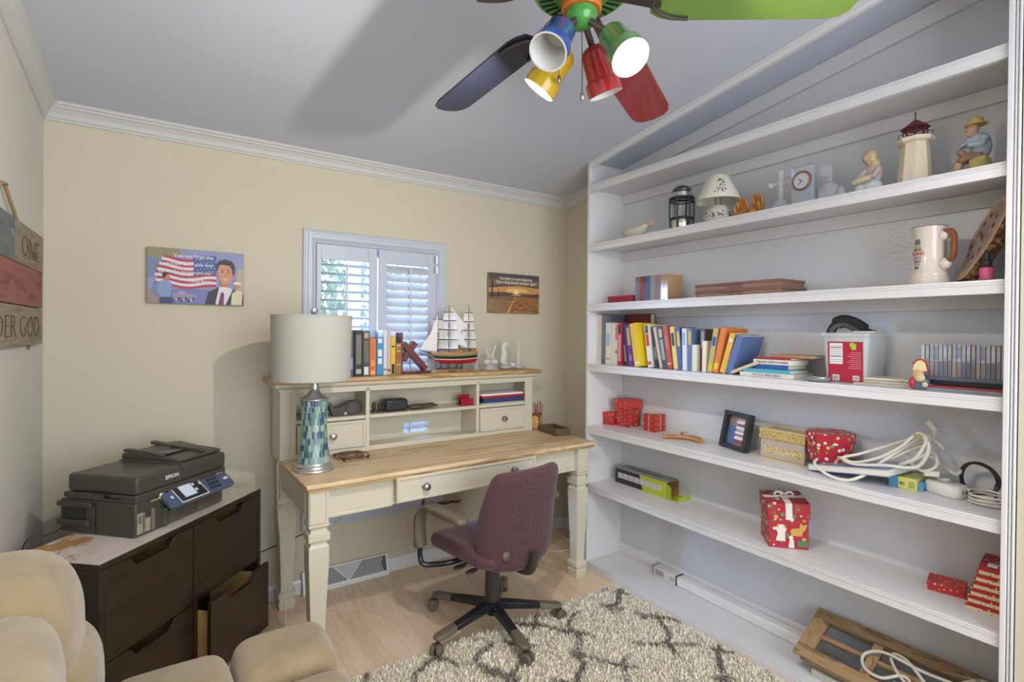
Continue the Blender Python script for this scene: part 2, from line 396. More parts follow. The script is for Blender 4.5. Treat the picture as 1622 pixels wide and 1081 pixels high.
# ------------------------------------------------------------------ outdoors behind the window
struct('ground_outside', MB().box(-9, YB+.3, -.45, 12, 16, -.4), pm('lawn', (.2, .3, .1), .9, .3, 6), 'green lawn outside the window', 'lawn')
LEAF = pm('pale leaves', rgb(128, 146, 130), .6, .35, 9); BARK = wood('bark', (.12, .09, .07), (.2, .16, .13), axis='z', r=.9)
def tree(x, y, h, r, seed, label):
    rnd = random.Random(seed); t = thing('leafy_tree', label, 'tree', (x, y, -.4))
    add('trunk', MB().tube(spline([(x, y, -.4), (x+.05, y, h*.3), (x-.04, y+.05, h*.7), (x, y, h)]), [.11-.004*i for i in range(19)], 10), BARK, t)
    m = MB()
    for i in range(1500):
        a = rnd.random()*2*pi; u = rnd.uniform(-1, 1); q = r*rnd.random()**.4
        c = Vector((x+q*cos(a)*sqrt(1-u*u), y+q*sin(a)*sqrt(1-u*u), h*.72+q*u*1.15))
        R = Euler((rnd.random()*6, rnd.random()*6, rnd.random()*6)).to_matrix(); s = rnd.uniform(.05, .1)
        m.add([c+R @ Vector(p)*s for p in ((-1, 0, 0), (0, .45, .1), (1, 0, 0), (0, -.45, .1))], [(0, 1, 2, 3)])
    add('foliage', m, LEAF, t, smooth=0)['kind'] = 'stuff'
tree(.9, 6.2, 2.6, 1.05, 1, 'pale green leafy tree close outside the window')
tree(2.9, 8.4, 3.1, 1.5, 2, 'pale green leafy tree further out beyond the porch post')
tree(-.4, 9.5, 3.0, 1.4, 3, 'pale green leafy tree at the far side of the lawn')
pp = thing('porch_post', 'pale grey porch post outside the window', 'post', (1.36, 4.6, -.4))
POST = pm('grey post paint', (.5, .54, .6), .6)
add('shaft', MB().box(1.31, 4.55, -.3, 1.41, 4.65, 3.2), POST, pp, bev=.006); add('base', MB().box(1.28, 4.52, -.4, 1.44, 4.68, -.3), POST, pp, bev=.006)

# ------------------------------------------------------------------ floor register and wall cable
rg = thing('floor_register', 'white metal baseboard air register under the desk', 'vent', (.83, YB, 0))
RP = [(YB-.004, .114), (YB-.018, .114), (YB-.050, .022), (YB-.050, .001), (YB-.004, .001)]
REG = pm('register enamel', (.70, .69, .66), .4); GAP = pm('register shadow gap', (.10, .10, .10), .8)
add('housing', MB().loft([[(x_, y_, z_) for y_, z_ in RP] for x_ in (.594, 1.062)]), REG, rg, smooth=0, bev=.002)
def rp(x_, t, o): # a point on the sloped face, t from bottom to top
    return (x_, YB-.050+.032*t-o*.94, .022+.092*t+o*.33)
add('grille', MB().add([rp(.61, .08, .0008), rp(1.046, .08, .0008), rp(1.046, .92, .0008), rp(.61, .92, .0008)], [(0, 1, 2, 3)]), GAP, rg)
fm = MB()
for k in range(46):
    xx = .615+k*.0093; d = (xx-.83)/.22
    t1 = .9
    P = [rp(xx-.010*d*(1-(2*t-1)**2)*2, t, .0022) for t in (.09, .35, .62, t1)]
    if abs(xx-.83) > .005: fm.tube([p for p in P if True], .0019, 4)
o = add('fins', fm, REG, rg, smooth=0); o['kind'] = 'stuff'
add('lever_panel', MB().add([rp(.83, .1, .0045), rp(.90, .92, .0045), rp(.76, .92, .0045)], [(0, 1, 2)]), pm('register inner', (.45, .44, .42), .5), rg)
for q in (.755, .905): add('brace', MB().tube([rp(.83, .08, .005), rp(q, .93, .005)], .004, 6), REG, rg)
add('lever', MB().tube([rp(.83, .6, .006), rp(.83, .8, .014)], .003, 6), WHITE, rg)
CAB_ = pm('dark cable', (.05, .045, .045), .5)
tag(add('wall_cable', MB().tube(spline([(.11, YB-.006, .19), (.30, YB-.005, .236), (.403, YB-.005, .264), (.60, YB-.005, .312), (.72, YB-.005, .335), (.814, YB-.02, .374), (.90, YB-.035, .45), (.94, YB-.04, .60)], 5), .0032, 6), CAB_), 'dark thin cable stapled along the wall under the desk', 'cable')
# ================================================================== desk and hutch
CREAM = pm('cream furniture paint', (.62, .575, .445), .33, .03, 8, .05, 40)
OAK = wood('limed oak top', rgb(200, 168, 128), rgb(226, 200, 162), rgb(182, 148, 110), 1.3, 'x', .42, 8)
OAKE = wood('worn oak edge', rgb(164, 126, 74), rgb(206, 176, 124), rgb(150, 112, 66), 2, 'x', .5, 9)
PEW = pm('pewter', (.36, .33, .30), .3, .1, 60, metal=.85)
PV = (1.24, 2.55, 0); DRZ = radians(1.8)
def D(mb): return mb.move(-PV[0], -PV[1], 0)
desk = thing('desk', 'cream painted writing desk with limed oak top and turned-block legs', 'desk', PV, DRZ)
def dadd(n, mb, m, p=None, **k): return add(n, D(mb), m, p or desk, local=True, **k)
DX0, DX1, DY0, DY1, DZ = .452, 2.045, 2.205, 2.872, .769
dadd('top', MB().box(DX0, DY0, DZ-.020, DX1, DY1, DZ), OAK, bev=.005)
dadd('top_edge', MB().box(DX0+.007, DY0+.007, DZ-.032, DX1-.007, DY1-.007, DZ-.0202), OAKE, bev=.004)
LX = (.507, 1.957); LY = (2.262, 2.83)
LEG = [(.034, 0), (.0385, .03), (.0385, .045), (.034, .048), (.034, .056), (.041, .062), (.041, .082), (.036, .088), (.0285, .094), (.0285, .13), (.031, .22), (.040, .44), (.0405, .50), (.0405, .506), (.033, .514), (.033, .526), (.043, .532), (.043, .562), (.033, .568), (.033, .580), (.042, .590), (.042, .600)]
for x_ in LX:
    for y_ in LY:
        l = dadd('leg', MB().loft([[(x_-r, y_-r, z), (x_+r, y_-r, z), (x_+r, y_+r, z), (x_-r, y_+r, z)] for r, z in LEG]).box(x_-.0375, y_-.0375, .600, x_+.0375, y_+.0375, .737), CREAM, smooth=0, bev=.0015)
        pt = MB()
        for nx in (0, 1): # raised border on the front and on the outer side of the block
            for a, b, c, d in ((-.0375, .603, -.027, .737), (.027, .603, .0375, .737), (-.027, .603, .027, .614), (-.027, .726, .027, .737)):
                if nx == 0: pt.box(x_+a, y_-.0415, b, x_+c, y_-.0376, d)
                else:
                    s = -1 if x_ < 1 else 1; pt.box(x_+s*.0376, y_+a, b, x_+s*.0415, y_+c, d)
        dadd('panel_trim', pt, CREAM, l, bev=.001)
ap = MB().box(.546, 2.248, .617, 1.918, 2.266, .737)
dadd('front_apron', ap, CREAM)
dadd('apron_bead', MB().box(.546, 2.238, .612, .828, 2.2478, .630), CREAM, bev=.004); dadd('apron_bead', MB().box(1.622, 2.238, .612, 1.918, 2.2478, .630), CREAM, bev=.004)
for x_ in (.474, 1.972): dadd('side_apron', MB().box(x_, 2.301, .617, x_+.018, 2.791, .737), CREAM)
dadd('rear_apron', MB().box(.546, 2.826, .617, 1.918, 2.842, .737), CREAM)
def drawer_front(x0, z0, x1, z1, yf, p, bw=.014):
    m = MB().box(x0, yf+.006, z0, x1, yf+.028, z1)
    for a, b, c, d in ((x0, z0, x0+bw, z1), (x1-bw, z0, x1, z1), (x0+bw, z0, x1-bw, z0+bw), (x0+bw, z1-bw, x1-bw, z1)): m.box(a, yf, b, c, yf+.0058, d)
    return dadd('drawer', m, CREAM, p, bev=.003)
def knob(x_, y_, z_, p, s=1.):
    k = MB().lathe([(.0, 0), (.014*s, 0), (.015*s, .003), (.007*s, .006), (.006*s, .014), (.0155*s, .018), (.0175*s, .024), (.015*s, .030), (.008*s, .033), (0, .0335)], n=20).rot(radians(90)).move(x_, y_, z_)
    return dadd('knob', k, PEW, p)
dr = drawer_front(.836, .629, 1.612, .741, 2.208, desk); knob(.974, 2.213, .686, dr); knob(1.468, 2.213, .69, dr)
# ---- hutch
hutch = thing('hutch', 'cream desk hutch with oak top, open cubbies and two small drawers', 'hutch', (PV[0], PV[1], DZ+.0005), DRZ)
HZ = DZ+.001
def H(n, mb, m, p=None, **k): return add(n, mb.move(-PV[0], -PV[1], -DZ-.0005), m, p or hutch, local=True, **k)
HY0, HY1 = 2.68, 2.862
H('top', MB().box(.404, 2.640, 1.134, 1.990, 2.872, 1.157), OAKE, bev=.007)
H('cornice', MB().loft([[(.425-o, 2.660-o, z), (1.966+o, 2.660-o, z), (1.966+o, 2.866, z), (.425-o, 2.866, z)] for o, z in ((-.016, 1.098), (-.016, 1.108), (.002, 1.118), (.006, 1.126), (.006, 1.1335))]), CREAM, smooth=0)
for x0, x1 in ((.447, .466), (1.924, 1.943)): H('side_panel', MB().box(x0, HY0+.012, HZ, x1, HY1, 1.098), CREAM)
H('stile', MB().box(.447, HY0, HZ, .490, HY0+.011, 1.098).box(.494, HY0, HZ, .519, HY0+.011, 1.098).box(.49, HY0+.004, HZ, .494, HY0+.011, 1.098), CREAM)
H('stile', MB().box(1.886, HY0, HZ, 1.943, HY0+.011, 1.098), CREAM)
for x0, x1 in ((.861, .880), (1.528, 1.547)): H('divider', MB().box(x0, HY0, HZ+.0125, x1, HY1, 1.098), CREAM)
H('bottom_board', MB().box(.466, HY0+.012, HZ, 1.924, HY1, HZ+.012), CREAM)
H('base_rail', MB().box(.519, HY0-.002, HZ, 1.886, HY0+.0115, HZ+.026), CREAM, bev=.002)
for x0, x1 in ((.519, .861), (.880, 1.528), (1.547, 1.886)): H('shelf', MB().box(x0, HY0+.002, .938, x1, HY1, .956), CREAM, bev=.002)
H('top_rail', MB().box(.519, HY0, 1.083, 1.886, HY0+.011, 1.098), CREAM)
bk = MB()
for a in ((.466, HZ, .880, 1.098), (1.528, HZ, 1.924, 1.098), (.88, .86, 1.528, 1.098), (.88, HZ, 1.528, .800), (.88, .80, 1.150, .86), (1.302, .80, 1.528, .86)): bk.box(a[0], HY1, a[1], a[2], HY1+.006, a[3])
H('back_panel', bk, CREAM)
def hdrawer(x0, x1, z0, z1, kx):
    m = MB().box(x0, HY0-.006, z0, x1, HY0+.02, z1)
    bw = .014
    for a, b, c, d in ((x0, z0, x0+bw, z1), (x1-bw, z0, x1, z1), (x0+bw, z0, x1-bw, z0+bw), (x0+bw, z1-bw, x1-bw, z1)): m.box(a, HY0-.0115, b, c, HY0-.0062, d)
    d = H('drawer', m, CREAM, bev=.002)
    k = MB().lathe([(.0, 0), (.013, 0), (.014, .003), (.0065, .006), (.006, .013), (.0145, .017), (.0165, .023), (.014, .029), (.007, .031), (0, .0315)], n=18).rot(radians(90)).move(kx, HY0-.008, (z0+z1)/2)
    H('knob', k, PEW, d)
hdrawer(.523, .857, .799, .934, .69); hdrawer(1.551, 1.882, .799, .934, 1.716)
def sh(x_): return (x_-PV[0])*DRZ   # how far the turned desk recedes at x
HT = 1.1575; HS = .9565            # hutch top, hutch shelf

# ------------------------------------------------------------------ things in the cubbies
BLK = pm('black plastic', (.022, .021, .022), .38); DKB = pm('dark brown plastic', (.045, .036, .03), .35)
t = thing('tape_dispenser', 'dark tape dispenser in the left cubby of the hutch', 'dispenser', (.765, 2.735, HS))
add('body', MB().prism([(.700, HS), (.838, HS), (.844, .995), (.838, 1.018), (.815, 1.031), (.785, 1.025), (.752, 1.006), (.728, .997), (.705, 1.003), (.686, 1.030), (.677, 1.026), (.688, .985)], 2.712, 2.762, 'xz'), DKB, t, bev=.003)
add('tape_roll', MB().cyl((.795, 2.705, .992), (.795, 2.769, .992), .028, n=24), pm('tape core', (.07, .06, .055), .5), t)
add('label', MB().cyl((.765, 2.7105, .966), (.765, 2.7117, .966), .008, n=14), pm('grey label', (.4, .4, .42), .5), t)
t = thing('stapler', 'black stapler standing behind the lamp in the hutch', 'stapler', (.62, 2.74, HS))
add('base', MB().box(.555, 2.722, HS, .672, 2.758, HS+.008), BLK, t, bev=.003)
add('arm', MB().prism([(.556, .975), (.558, 1.0), (.62, .998), (.668, .985), (.67, .972), (.60, .966)], 2.724, 2.756, 'xz'), BLK, t, bev=.004)
t = thing('binder_clip', 'small dark twin-lobed clip beside the black box', 'clip', (.937, 2.735, HS))
add('base', MB().box(.908, 2.72, HS, .968, 2.75, .966), DKB, t, bev=.004)
for x_, h in ((.922, .026), (.953, .019)): add('lobe', MB().ell((x_, 2.735, .966+h*.8), (.012, .013, h)), DKB, t)
t = thing('pencil_sharpener', 'black rounded box-shaped electric sharpener on the hutch shelf', 'sharpener', (1.04, 2.75, HS))
add('body', MB().box(.978, 2.708, HS, 1.105, 2.79, 1.022), BLK, t, bev=.012, seg=3)
add('front_plate', MB().box(.9765, 2.725, .965, .9778, 2.775, 1.010), pm('sharpener face', (.012, .012, .014), .2), t)
t = thing('carved_hand', 'dark flat carved wooden leaf dish on the hutch shelf', 'carving', (1.21, 2.745, HS))
m = MB().ell((1.175, 2.745, HS+.014), (.065, .036, .0138), e=.8)
for k in range(5): m.tube([(1.20, 2.722+.011*k, HS+.014), (1.25+.008*k, 2.716+.014*k, HS+.019), (1.285+.008*(k % 3), 2.712+.016*k, HS+.014)], [.010, .009, .004], 8)
add('body', m, wood('carved dark wood', (.05, .035, .025), (.10, .07, .05), axis='x', r=.5), t, remesh=.004)
RED = pm('glossy red', rgb(150, 24, 40), .3)
t = thing('card_holder', 'red plastic business card holder on the hutch shelf', 'card holder', (1.495, 2.755, HS))
add('base', MB().box(1.441, 2.722, HS, 1.545, 2.79, HS+.006), RED, t, bev=.001)
add('front_wall', MB().box(1.441, 2.722, HS+.0062, 1.545, 2.728, .996), RED, t, bev=.001)
add('back_wall', MB().box(1.452, 2.776, HS+.0062, 1.545, 2.782, 1.016), RED, t, bev=.001)
def flat(name, label, cat, x0, y0, z0, x1, y1, z1, mat, bev=.0015, rz=0):
    c = ((x0+x1)/2, (y0+y1)/2); m = MB().box(x0-c[0], y0-c[1], z0, x1-c[0], y1-c[1], z1).rot(rz=rz).move(c[0], c[1], 0)
    return tag(add(name, m, mat, bev=bev, loc=(c[0], c[1], z0)), label, cat)
flat('letter_tray', 'clear plastic tray under the folders in the hutch', 'tray', 1.560, 2.70, HS, 1.872, 2.86, HS+.008, pm('clear tray', (.75, .78, .75), .2, trans=.4), rz=.03)
flat('binder', 'navy blue binder under the red folder in the hutch', 'binder', 1.572, 2.695, HS+.0085, 1.866, 2.86, HS+.038, pm('navy cover', rgb(52, 66, 104), .45), rz=.03)
flat('folder', 'red folder lying between white paper and blue binder', 'folder', 1.560, 2.690, HS+.0385, 1.876, 2.86, HS+.050, pm('red card', rgb(178, 36, 56), .4), rz=.03)
flat('paper_stack', 'white sheets of paper on the red folder', 'paper', 1.562, 2.70, HS+.0505, 1.868, 2.858, HS+.062, pm('paper', (.82, .80, .80), .7), rz=.03)

# ------------------------------------------------------------------ things on the hutch top
def spine_book(name, label, x0, x1, y0, dep, z, h, col, bands=(), rx=0, group=None, r=.4, pages=True):
    """upright book, spine towards the room (low y)"""
    t = thing(name, label, 'book', ((x0+x1)/2, y0+dep/2, z), 0, group)
    th = .002; cm = pm('cover '+label[:34], col, r)
    add('cover', MB().box(x0, y0, z, x1, y0+th, z+h).box(x0, y0+th, z, x0+th, y0+dep, z+h).box(x1-th, y0+th, z, x1, y0+dep, z+h), cm, t, bev=.0006)
    add('pages', MB().box(x0+th, y0+th, z+.003, x1-th, y0+dep-.003, z+h-.003), PAGE, t)
    for a, b, c in bands:
        add('title_band', MB().box(x0+(x1-x0)*.18, y0-.0006, z+h*a, x1-(x1-x0)*.18, y0-.0001, z+h*b), pm('band %s' % (c,), c, .5), t)
    return t
PAGE = pm('book pages', (.74, .69, .58), .85, .1, 200, stretch=(1, 1, 1))
w_, k_, y_ = rgb(225, 222, 215), rgb(30, 30, 34), rgb(216, 180, 50)
g = 'books standing on the hutch top'
y0 = 2.70
spine_book('book', 'dark navy book half hidden by the lampshade', .768, .802, y0, .15, HT, .235, rgb(60, 64, 92), [(.15, .4, rgb(150, 165, 185))], group=g)
spine_book('book', 'tall black book with pale vertical lettering block', .805, .846, y0-.005, .16, HT, .238, rgb(34, 34, 38), [(.25, .9, rgb(120, 116, 100)), (.05, .15, rgb(180, 176, 166))], group=g)
spine_book('book', 'dark grey biography with a white foot band and small portrait', .848, .884, y0-.005, .16, HT, .234, rgb(70, 68, 66), [(.02, .2, w_), (.84, .96, rgb(190, 160, 130)), (.3, .78, rgb(110, 100, 92))], group=g)
spine_book('book', 'orange clothbound book between grey and blue ones', .886, .920, y0, .145, HT, .197, rgb(206, 112, 56), [(.03, .12, rgb(226, 180, 120)), (.25, .4, rgb(222, 150, 90))], group=g)
spine_book('book', 'bright blue book with white title blocks', .9225, .957, y0-.003, .15, HT, .200, rgb(62, 140, 190), [(.85, .97, w_), (.5, .68, w_), (.30, .45, w_)], group=g)
tag(add('picture_stand', MB().box(.905, 2.842, HT, .983, 2.852, HT+.243).box(.905, 2.825, HT, .983, 2.842, HT+.006), pm('pale blue board', rgb(176, 200, 220), .35), loc=(.94, 2.845, HT), bev=.001), 'pale blue board standing behind the blue book', 'board')
spine_book('book', 'slim white book beside the blue one', .960, .981, y0, .15, HT, .240, rgb(206, 208, 210), [(.1, .14, rgb(90, 90, 100))], group=g)
spine_book('book', 'slim pinkish paperback next to the yellow book', .983, .999, y0, .15, HT, .236, rgb(206, 178, 168), [(.08, .13, k_)], group=g)
spine_book('book', 'yellow book with black foot block', 1.001, 1.026, y0, .14, HT, .205, y_, [(.02, .28, k_), (.72, .76, rgb(40, 50, 80))], group=g)
spine_book('book', 'old brown leather book with worn gilt bands', 1.028, 1.060, y0, .13, HT, .170, rgb(150, 104, 58), [(.9, .95, rgb(214, 180, 110)), (.45, .7, rgb(166, 84, 56)), (.3, .33, rgb(214, 180, 110)), (.72, .76, rgb(214, 180, 110))], group=g)
MAH = wood('mahogany', rgb(92, 40, 38), rgb(118, 58, 50), rgb(74, 30, 30), 2, 'z', .35, 8)
t = thing('cross_bookend', 'mahogany bookend with a leaning wooden cross', 'bookend', (1.15, 2.755, HT))
add('upright', MB().box(1.0625, 2.715, HT, 1.075, 2.795, HT+.228), MAH, t, bev=.002)
add('foot', MB().box(1.0755, 2.715, HT, 1.245, 2.795, HT+.014), MAH, t, bev=.003)
def bar(a, b, wd, y0, y1):
    a, b = Vector(a), Vector(b); d = (b-a).normalized(); n = Vector((-d.y, d.x))*wd/2
    return MB().prism([tuple(a-n), tuple(b-n), tuple(b+n), tuple(a+n)], y0, y1, 'xz')
add('cross_beam', bar((1.085, 1.325), (1.222, HT+.022), .032, 2.728, 2.782), MAH, t, bev=.002)
add('cross_arm', bar((1.088, 1.232), (1.158, 1.330), .034, 2.734, 2.776), MAH, t, bev=.002)

# ------------------------------------------------------------------ model sailing ship
ship = thing('model_ship', 'model three-masted sailing ship with cream sails on a wooden stand', 'model ship', (1.40, 2.76, HT))
def P3(x_, z_, y_=2.76): return (x_, y_, z_)
hull = []
HX = [(1.262, .001, 1.262), (1.285, .012, 1.226), (1.32, .021, 1.208), (1.38, .026, 1.203), (1.45, .027, 1.202), (1.51, .025, 1.204), (1.545, .021, 1.208), (1.560, .018, 1.214)]
def hsec(x_, w_h, zb, z0, z1, o=0):
    """hull cross-section polygon between heights z0 and z1 (clipped)"""
    def half(z): t = max(0, min(1, (z-zb)/(1.265-zb+1e-6))); return w_h*(t**.45)+o
    zz = [max(zb, z0+(z1-z0)*k/4) for k in range(5)]
    return [(x_, 2.76-half(z), z) for z in zz] + [(x_, 2.76+half(z), z) for z in zz[::-1]]
def strake(n, z0, z1, mat, o=0):
    add(n, MB().loft([hsec(x_, w_h, zb, z0 + (x_-1.41)**2*.35, z1 + (x_-1.41)**2*.35, o) for x_, w_h, zb in HX]), mat, ship)
strake('hull_bottom', 1.19, 1.226, pm('red hull', rgb(176, 34, 44), .35)); strake('waterline', 1.226, 1.231, pm('cream line', rgb(216, 206, 180), .5), .0004)
strake('hull_band', 1.231, 1.247, pm('black green hull', rgb(32, 40, 36), .35)); strake('upper_band', 1.247, 1.256, pm('sage hull', rgb(120, 130, 100), .5)); strake('bulwark', 1.256, 1.270, wood('ship wood', rgb(160, 110, 60), rgb(186, 136, 80), axis='x'))
SW = MATS['ship wood']; SPAR = pm('dark spar', (.035, .03, .035), .5); SAIL = pm('sail cloth', (.80, .77, .73), .85, .06, 60, .1, 300)
add('deckhouse', MB().box(1.42, 2.745, 1.27, 1.46, 2.775, 1.285).box(1.515, 2.742, 1.272, 1.553, 2.778, 1.292).box(1.33, 2.748, 1.27, 1.35, 2.772, 1.28), SW, ship, bev=.002)
MAST = [(1.305, 1.505), (1.376, 1.545), (1.506, 1.552)]
for mx, mz in MAST: add('mast', MB().cyl(P3(mx, 1.262), P3(mx, mz), .0032, .0016, 8), SPAR, ship)
add('bowsprit', MB().cyl(P3(1.275, 1.264), P3(1.190, 1.288), .0028, .0016, 8), SPAR, ship)
add('jib_boom', MB().cyl(P3(1.268, 1.240), P3(1.188, 1.268), .0022, .0014, 8), SPAR, ship)
def sail(P, bel=.012, th=.0008, n=6):
    """quad sail with a belly, P = four corners (bottom left, bottom right, top right, top left)"""
    P = [Vector(p) for p in P]; nrm = ((P[1]-P[0]).cross(P[3]-P[0])).normalized(); m = MB(); F = []
    for s in (0, 1):
        for j in range(n+1):
            for i in range(n+1):
                u, v = i/n, j/n
                q = P[0]*(1-u)*(1-v)+P[1]*u*(1-v)+P[2]*u*v+P[3]*(1-u)*v + nrm*(bel*16*u*(1-u)*v*(1-v) + s*th)
                F.append(q)
    fs = []; k = (n+1)**2
    for s in (0, 1):
        for j in range(n):
            for i in range(n):
                a = s*k+j*(n+1)+i; fs.append((a, a+1, a+n+2, a+n+1))
    return m.add(F, fs)
def yard(mx, z, hw): # yards run mostly athwart, braced round a little
    a = Vector((.55, -.835, 0)); c = Vector((mx-.002, 2.756, z)); return c-a*hw, c+a*hw
for mx, tiers in ((1.305, [(1.290, .056), (1.345, .052), (1.405, .046), (1.462, .036)]), (1.376, [(1.288, .066), (1.345, .062), (1.402, .056), (1.456, .048), (1.506, .036)]), (1.506, [(1.292, .056), (1.345, .052), (1.400, .046), (1.452, .038), (1.506, .030)])):
    for i, (z, hw) in enumerate(tiers):
        a, b = yard(mx, z, hw); add('yard', MB().cyl(a, b, .0018, n=6), SPAR, ship)
        if i:
            pa, pb = yard(mx, tiers[i-1][0]+.004, tiers[i-1][1]*.94); qa, qb = yard(mx, z-.003, hw*.92)
            add('sail', sail((pa, pb, qb, qa), -.010), SAIL, ship)
for A, B, Cc in (((1.192, 1.29), (1.298, 1.275), (1.302, 1.44)), ((1.215, 1.285), (1.30, 1.30), (1.303, 1.49)), ((1.24, 1.28), (1.30, 1.28), (1.304, 1.40)), ((1.385, 1.33), (1.498, 1.30), (1.392, 1.535)), ((1.39, 1.36), (1.50, 1.42), (1.40, 1.53)), ((1.515, 1.30), (1.556, 1.305), (1.508, 1.42))):
    yy = 2.76+random.uniform(-.004, .004)
    add('staysail', sail((P3(*A, yy), P3(*B, yy), P3(*Cc, yy), P3(Cc[0]-.001, Cc[1]-.001, yy)), .006), SAIL, ship)
RIG = pm('rigging cord', (.25, .22, .2), .8); rm = MB()
for a, b in (((1.190, 1.288), (1.305, 1.503)), ((1.22, 1.279), (1.376, 1.54)), ((1.305, 1.503), (1.376, 1.545)), ((1.376, 1.545), (1.506, 1.552)), ((1.506, 1.552), (1.562, 1.275)), ((1.376, 1.50), (1.506, 1.40)), ((1.188, 1.268), (1.19, 1.288)), ((1.19, 1.288), (1.268, 1.235)), ((1.376, 1.46), (1.506, 1.34))): rm.cyl(P3(*a), P3(*b), .0006, n=4)
for mx, mz in MAST:
    for k in range(-2, 3):
        for s in (-1, 1): rm.cyl((mx+.008*k, 2.76+s*.024, 1.266), (mx, 2.76, mz-.08), .0005, n=4)
o = add('rigging', rm, RIG, ship, smooth=0); o['kind'] = 'stuff'
add('stand_board', MB().box(1.285, 2.735, HT, 1.485, 2.785, HT+.011), SW, ship, bev=.003)
add('name_plate', MB().box(1.36, 2.7338, HT+.002, 1.41, 2.7348, HT+.009), pm('dark plate', (.1, .07, .05), .4), ship)
for x_ in (1.325, 1.375, 1.43, 1.46):
    add('stand_post', MB().tube([(x_, 2.745, HT+.011), (x_, 2.752, HT+.03), (x_, 2.742, 1.214)], .003, 6).tube([(x_, 2.775, HT+.011), (x_, 2.768, HT+.03), (x_, 2.778, 1.214)], .003, 6), SPAR, ship)
add('stand_rail', MB().cyl((1.30, 2.76, HT+.02), (1.47, 2.76, HT+.02), .003, n=6), SPAR, ship)

# ------------------------------------------------------------------ crystal figurines
GL = pm('crystal', (.93, .94, .94), .08, .03, 20, trans=.72, ior=1.4)
t = thing('crystal_vase', 'small clear glass bud vase behind the ship stern', 'vase', (1.585, 2.80, HT))
add('body', MB().lathe([(.0, 0), (.022, 0), (.024, .006), (.008, .016), (.007, .04), (.022, .075), (.03, .105), (.0275, .105), (.019, .076), (.003, .042), (0, .04)], (1.585, 2.80, HT), 20), GL, t)
t = thing('crystal_swans', 'pair of clear glass swans with raised necks', 'figurine', (1.672, 2.775, HT))
for s in (-1, 1):
    m = MB().ell((1.672+s*.022, 2.775, HT+.052), (.03, .02, .018)).tube(spline([(1.672+s*.026, 2.775, HT+.058), (1.672+s*.012, 2.775, HT+.085), (1.672+s*.026, 2.775, HT+.125), (1.672+s*.034, 2.775, HT+.150), (1.672+s*.046, 2.775, HT+.148)], 4), [.010-.0004*i for i in range(17)], 8)
    add('swan', m, GL, t, remesh=.0035)
add('base', MB().lathe([(0, 0), (.045, 0), (.048, .008), (.03, .026), (.022, .036), (0, .036)], (1.672, 2.775, HT), 14), GL, t, smooth=0)
t = thing('crystal_seahorse', 'clear frosted glass seahorse on a faceted base', 'figurine', (1.79, 2.78, HT))
add('body', MB().tube(spline([(1.80, 2.78, HT+.025), (1.765, 2.78, HT+.05), (1.775, 2.78, HT+.095), (1.765, 2.78, HT+.135), (1.785, 2.78, HT+.163), (1.808, 2.78, HT+.150), (1.826, 2.78, HT+.142)], 5), [.012, .014, .016, .018, .019, .020, .021, .022, .023, .023, .023, .022, .021, .019, .018, .018, .018, .018, .018, .018, .018, .017, .015, .013, .011, .01, .009, .008, .007, .006, .005], 10), pm('frosted crystal', (.88, .88, .87), .35, .03, 20, trans=.5, ior=1.4), t, remesh=.004)
add('base', MB().ell((1.79, 2.78, HT+.016), (.055, .032, .0155), 9, 5).ell((1.835, 2.775, HT+.03), (.02, .016, .018), 8, 5), GL, t, smooth=0)
t = thing('crystal_tower', 'slender clear glass tower figurine at the end of the hutch', 'figurine', (1.882, 2.78, HT))
add('shaft', MB().lathe([(.014, .02), (.012, .10), (.010, .13), (.013, .132), (.009, .142), (.006, .165), (0, .174)], (1.882, 2.78, HT), 10), GL, t, smooth=0)
add('base', MB().ell((1.89, 2.78, HT+.013), (.042, .03, .0125), 9, 5), GL, t, smooth=0)

# ------------------------------------------------------------------ table lamp on the desk
LXc, LYc = .548, 2.43
lm_ = thing('table_lamp', 'table lamp with teal mosaic base and off-white drum shade', 'lamp', (LXc, LYc, DZ))
SIL = pm('brushed silver', (.55, .53, .50), .35, .08, 80, metal=.8)
add('foot', MB().lathe([(0, .0005), (.084, .0005), (.086, .006), (.084, .012), (.078, .016), (.077, .026), (.070, .032), (.068, .038), (0, .038)], (LXc, LYc, DZ), 40), SIL, lm_)
def lr(z): # waisted body radius
    t = (z-.038)/.275; return .049 + .019*(1-t)**2.2*(t < 1) + .012*max(0, t-.45)**2*3.2
add('body', MB().lathe([(lr(.038+.275*k/12)-.0012, .038+.275*k/12) for k in range(13)], (LXc, LYc, DZ), 36), pm('lamp grout', (.42, .45, .42), .7), lm_)
TC = [rgb(92, 136, 136), rgb(60, 92, 118), rgb(150, 176, 164), rgb(76, 122, 118), rgb(122, 158, 156), rgb(58, 72, 110), rgb(168, 186, 172), rgb(134, 164, 156)]
tm = MB(); rows = [(.039, .064), (.066, .096), (.090, .124), (.118, .152), (.146, .180), (.174, .208), (.202, .236), (.230, .262), (.264, .286), (.288, .312)]; rnd = random.Random(3)
for ri, (a, b) in enumerate(rows):
    n = 30; edge = ri in (0, 8, 9)
    for k in range(n):
        up = k % 2; t0 = 2*pi*(k+.5*(ri % 2))/n; hw0 = pi/n*(.88 if edge else (.98 if up else .55)); hw1 = pi/n*(.88 if edge else (.55 if up else .98))
        if edge: hw0, hw1 = pi/n*(.9 if up else .6), pi/n*(.6 if up else .9)
        tm.mat(rnd.randrange(len(TC))); vs = []
        for off in (-.0009, .0008):
            for tt, z in ((t0-hw0, a), (t0+hw0, a), (t0+hw1, b), (t0-hw1, b)): vs.append((LXc+(lr(z)+off)*cos(tt), LYc+(lr(z)+off)*sin(tt), DZ+z))
        tm.add(vs, [(4, 5, 6, 7), (0, 1, 5, 4), (1, 2, 6, 5), (2, 3, 7, 6), (3, 0, 4, 7)])
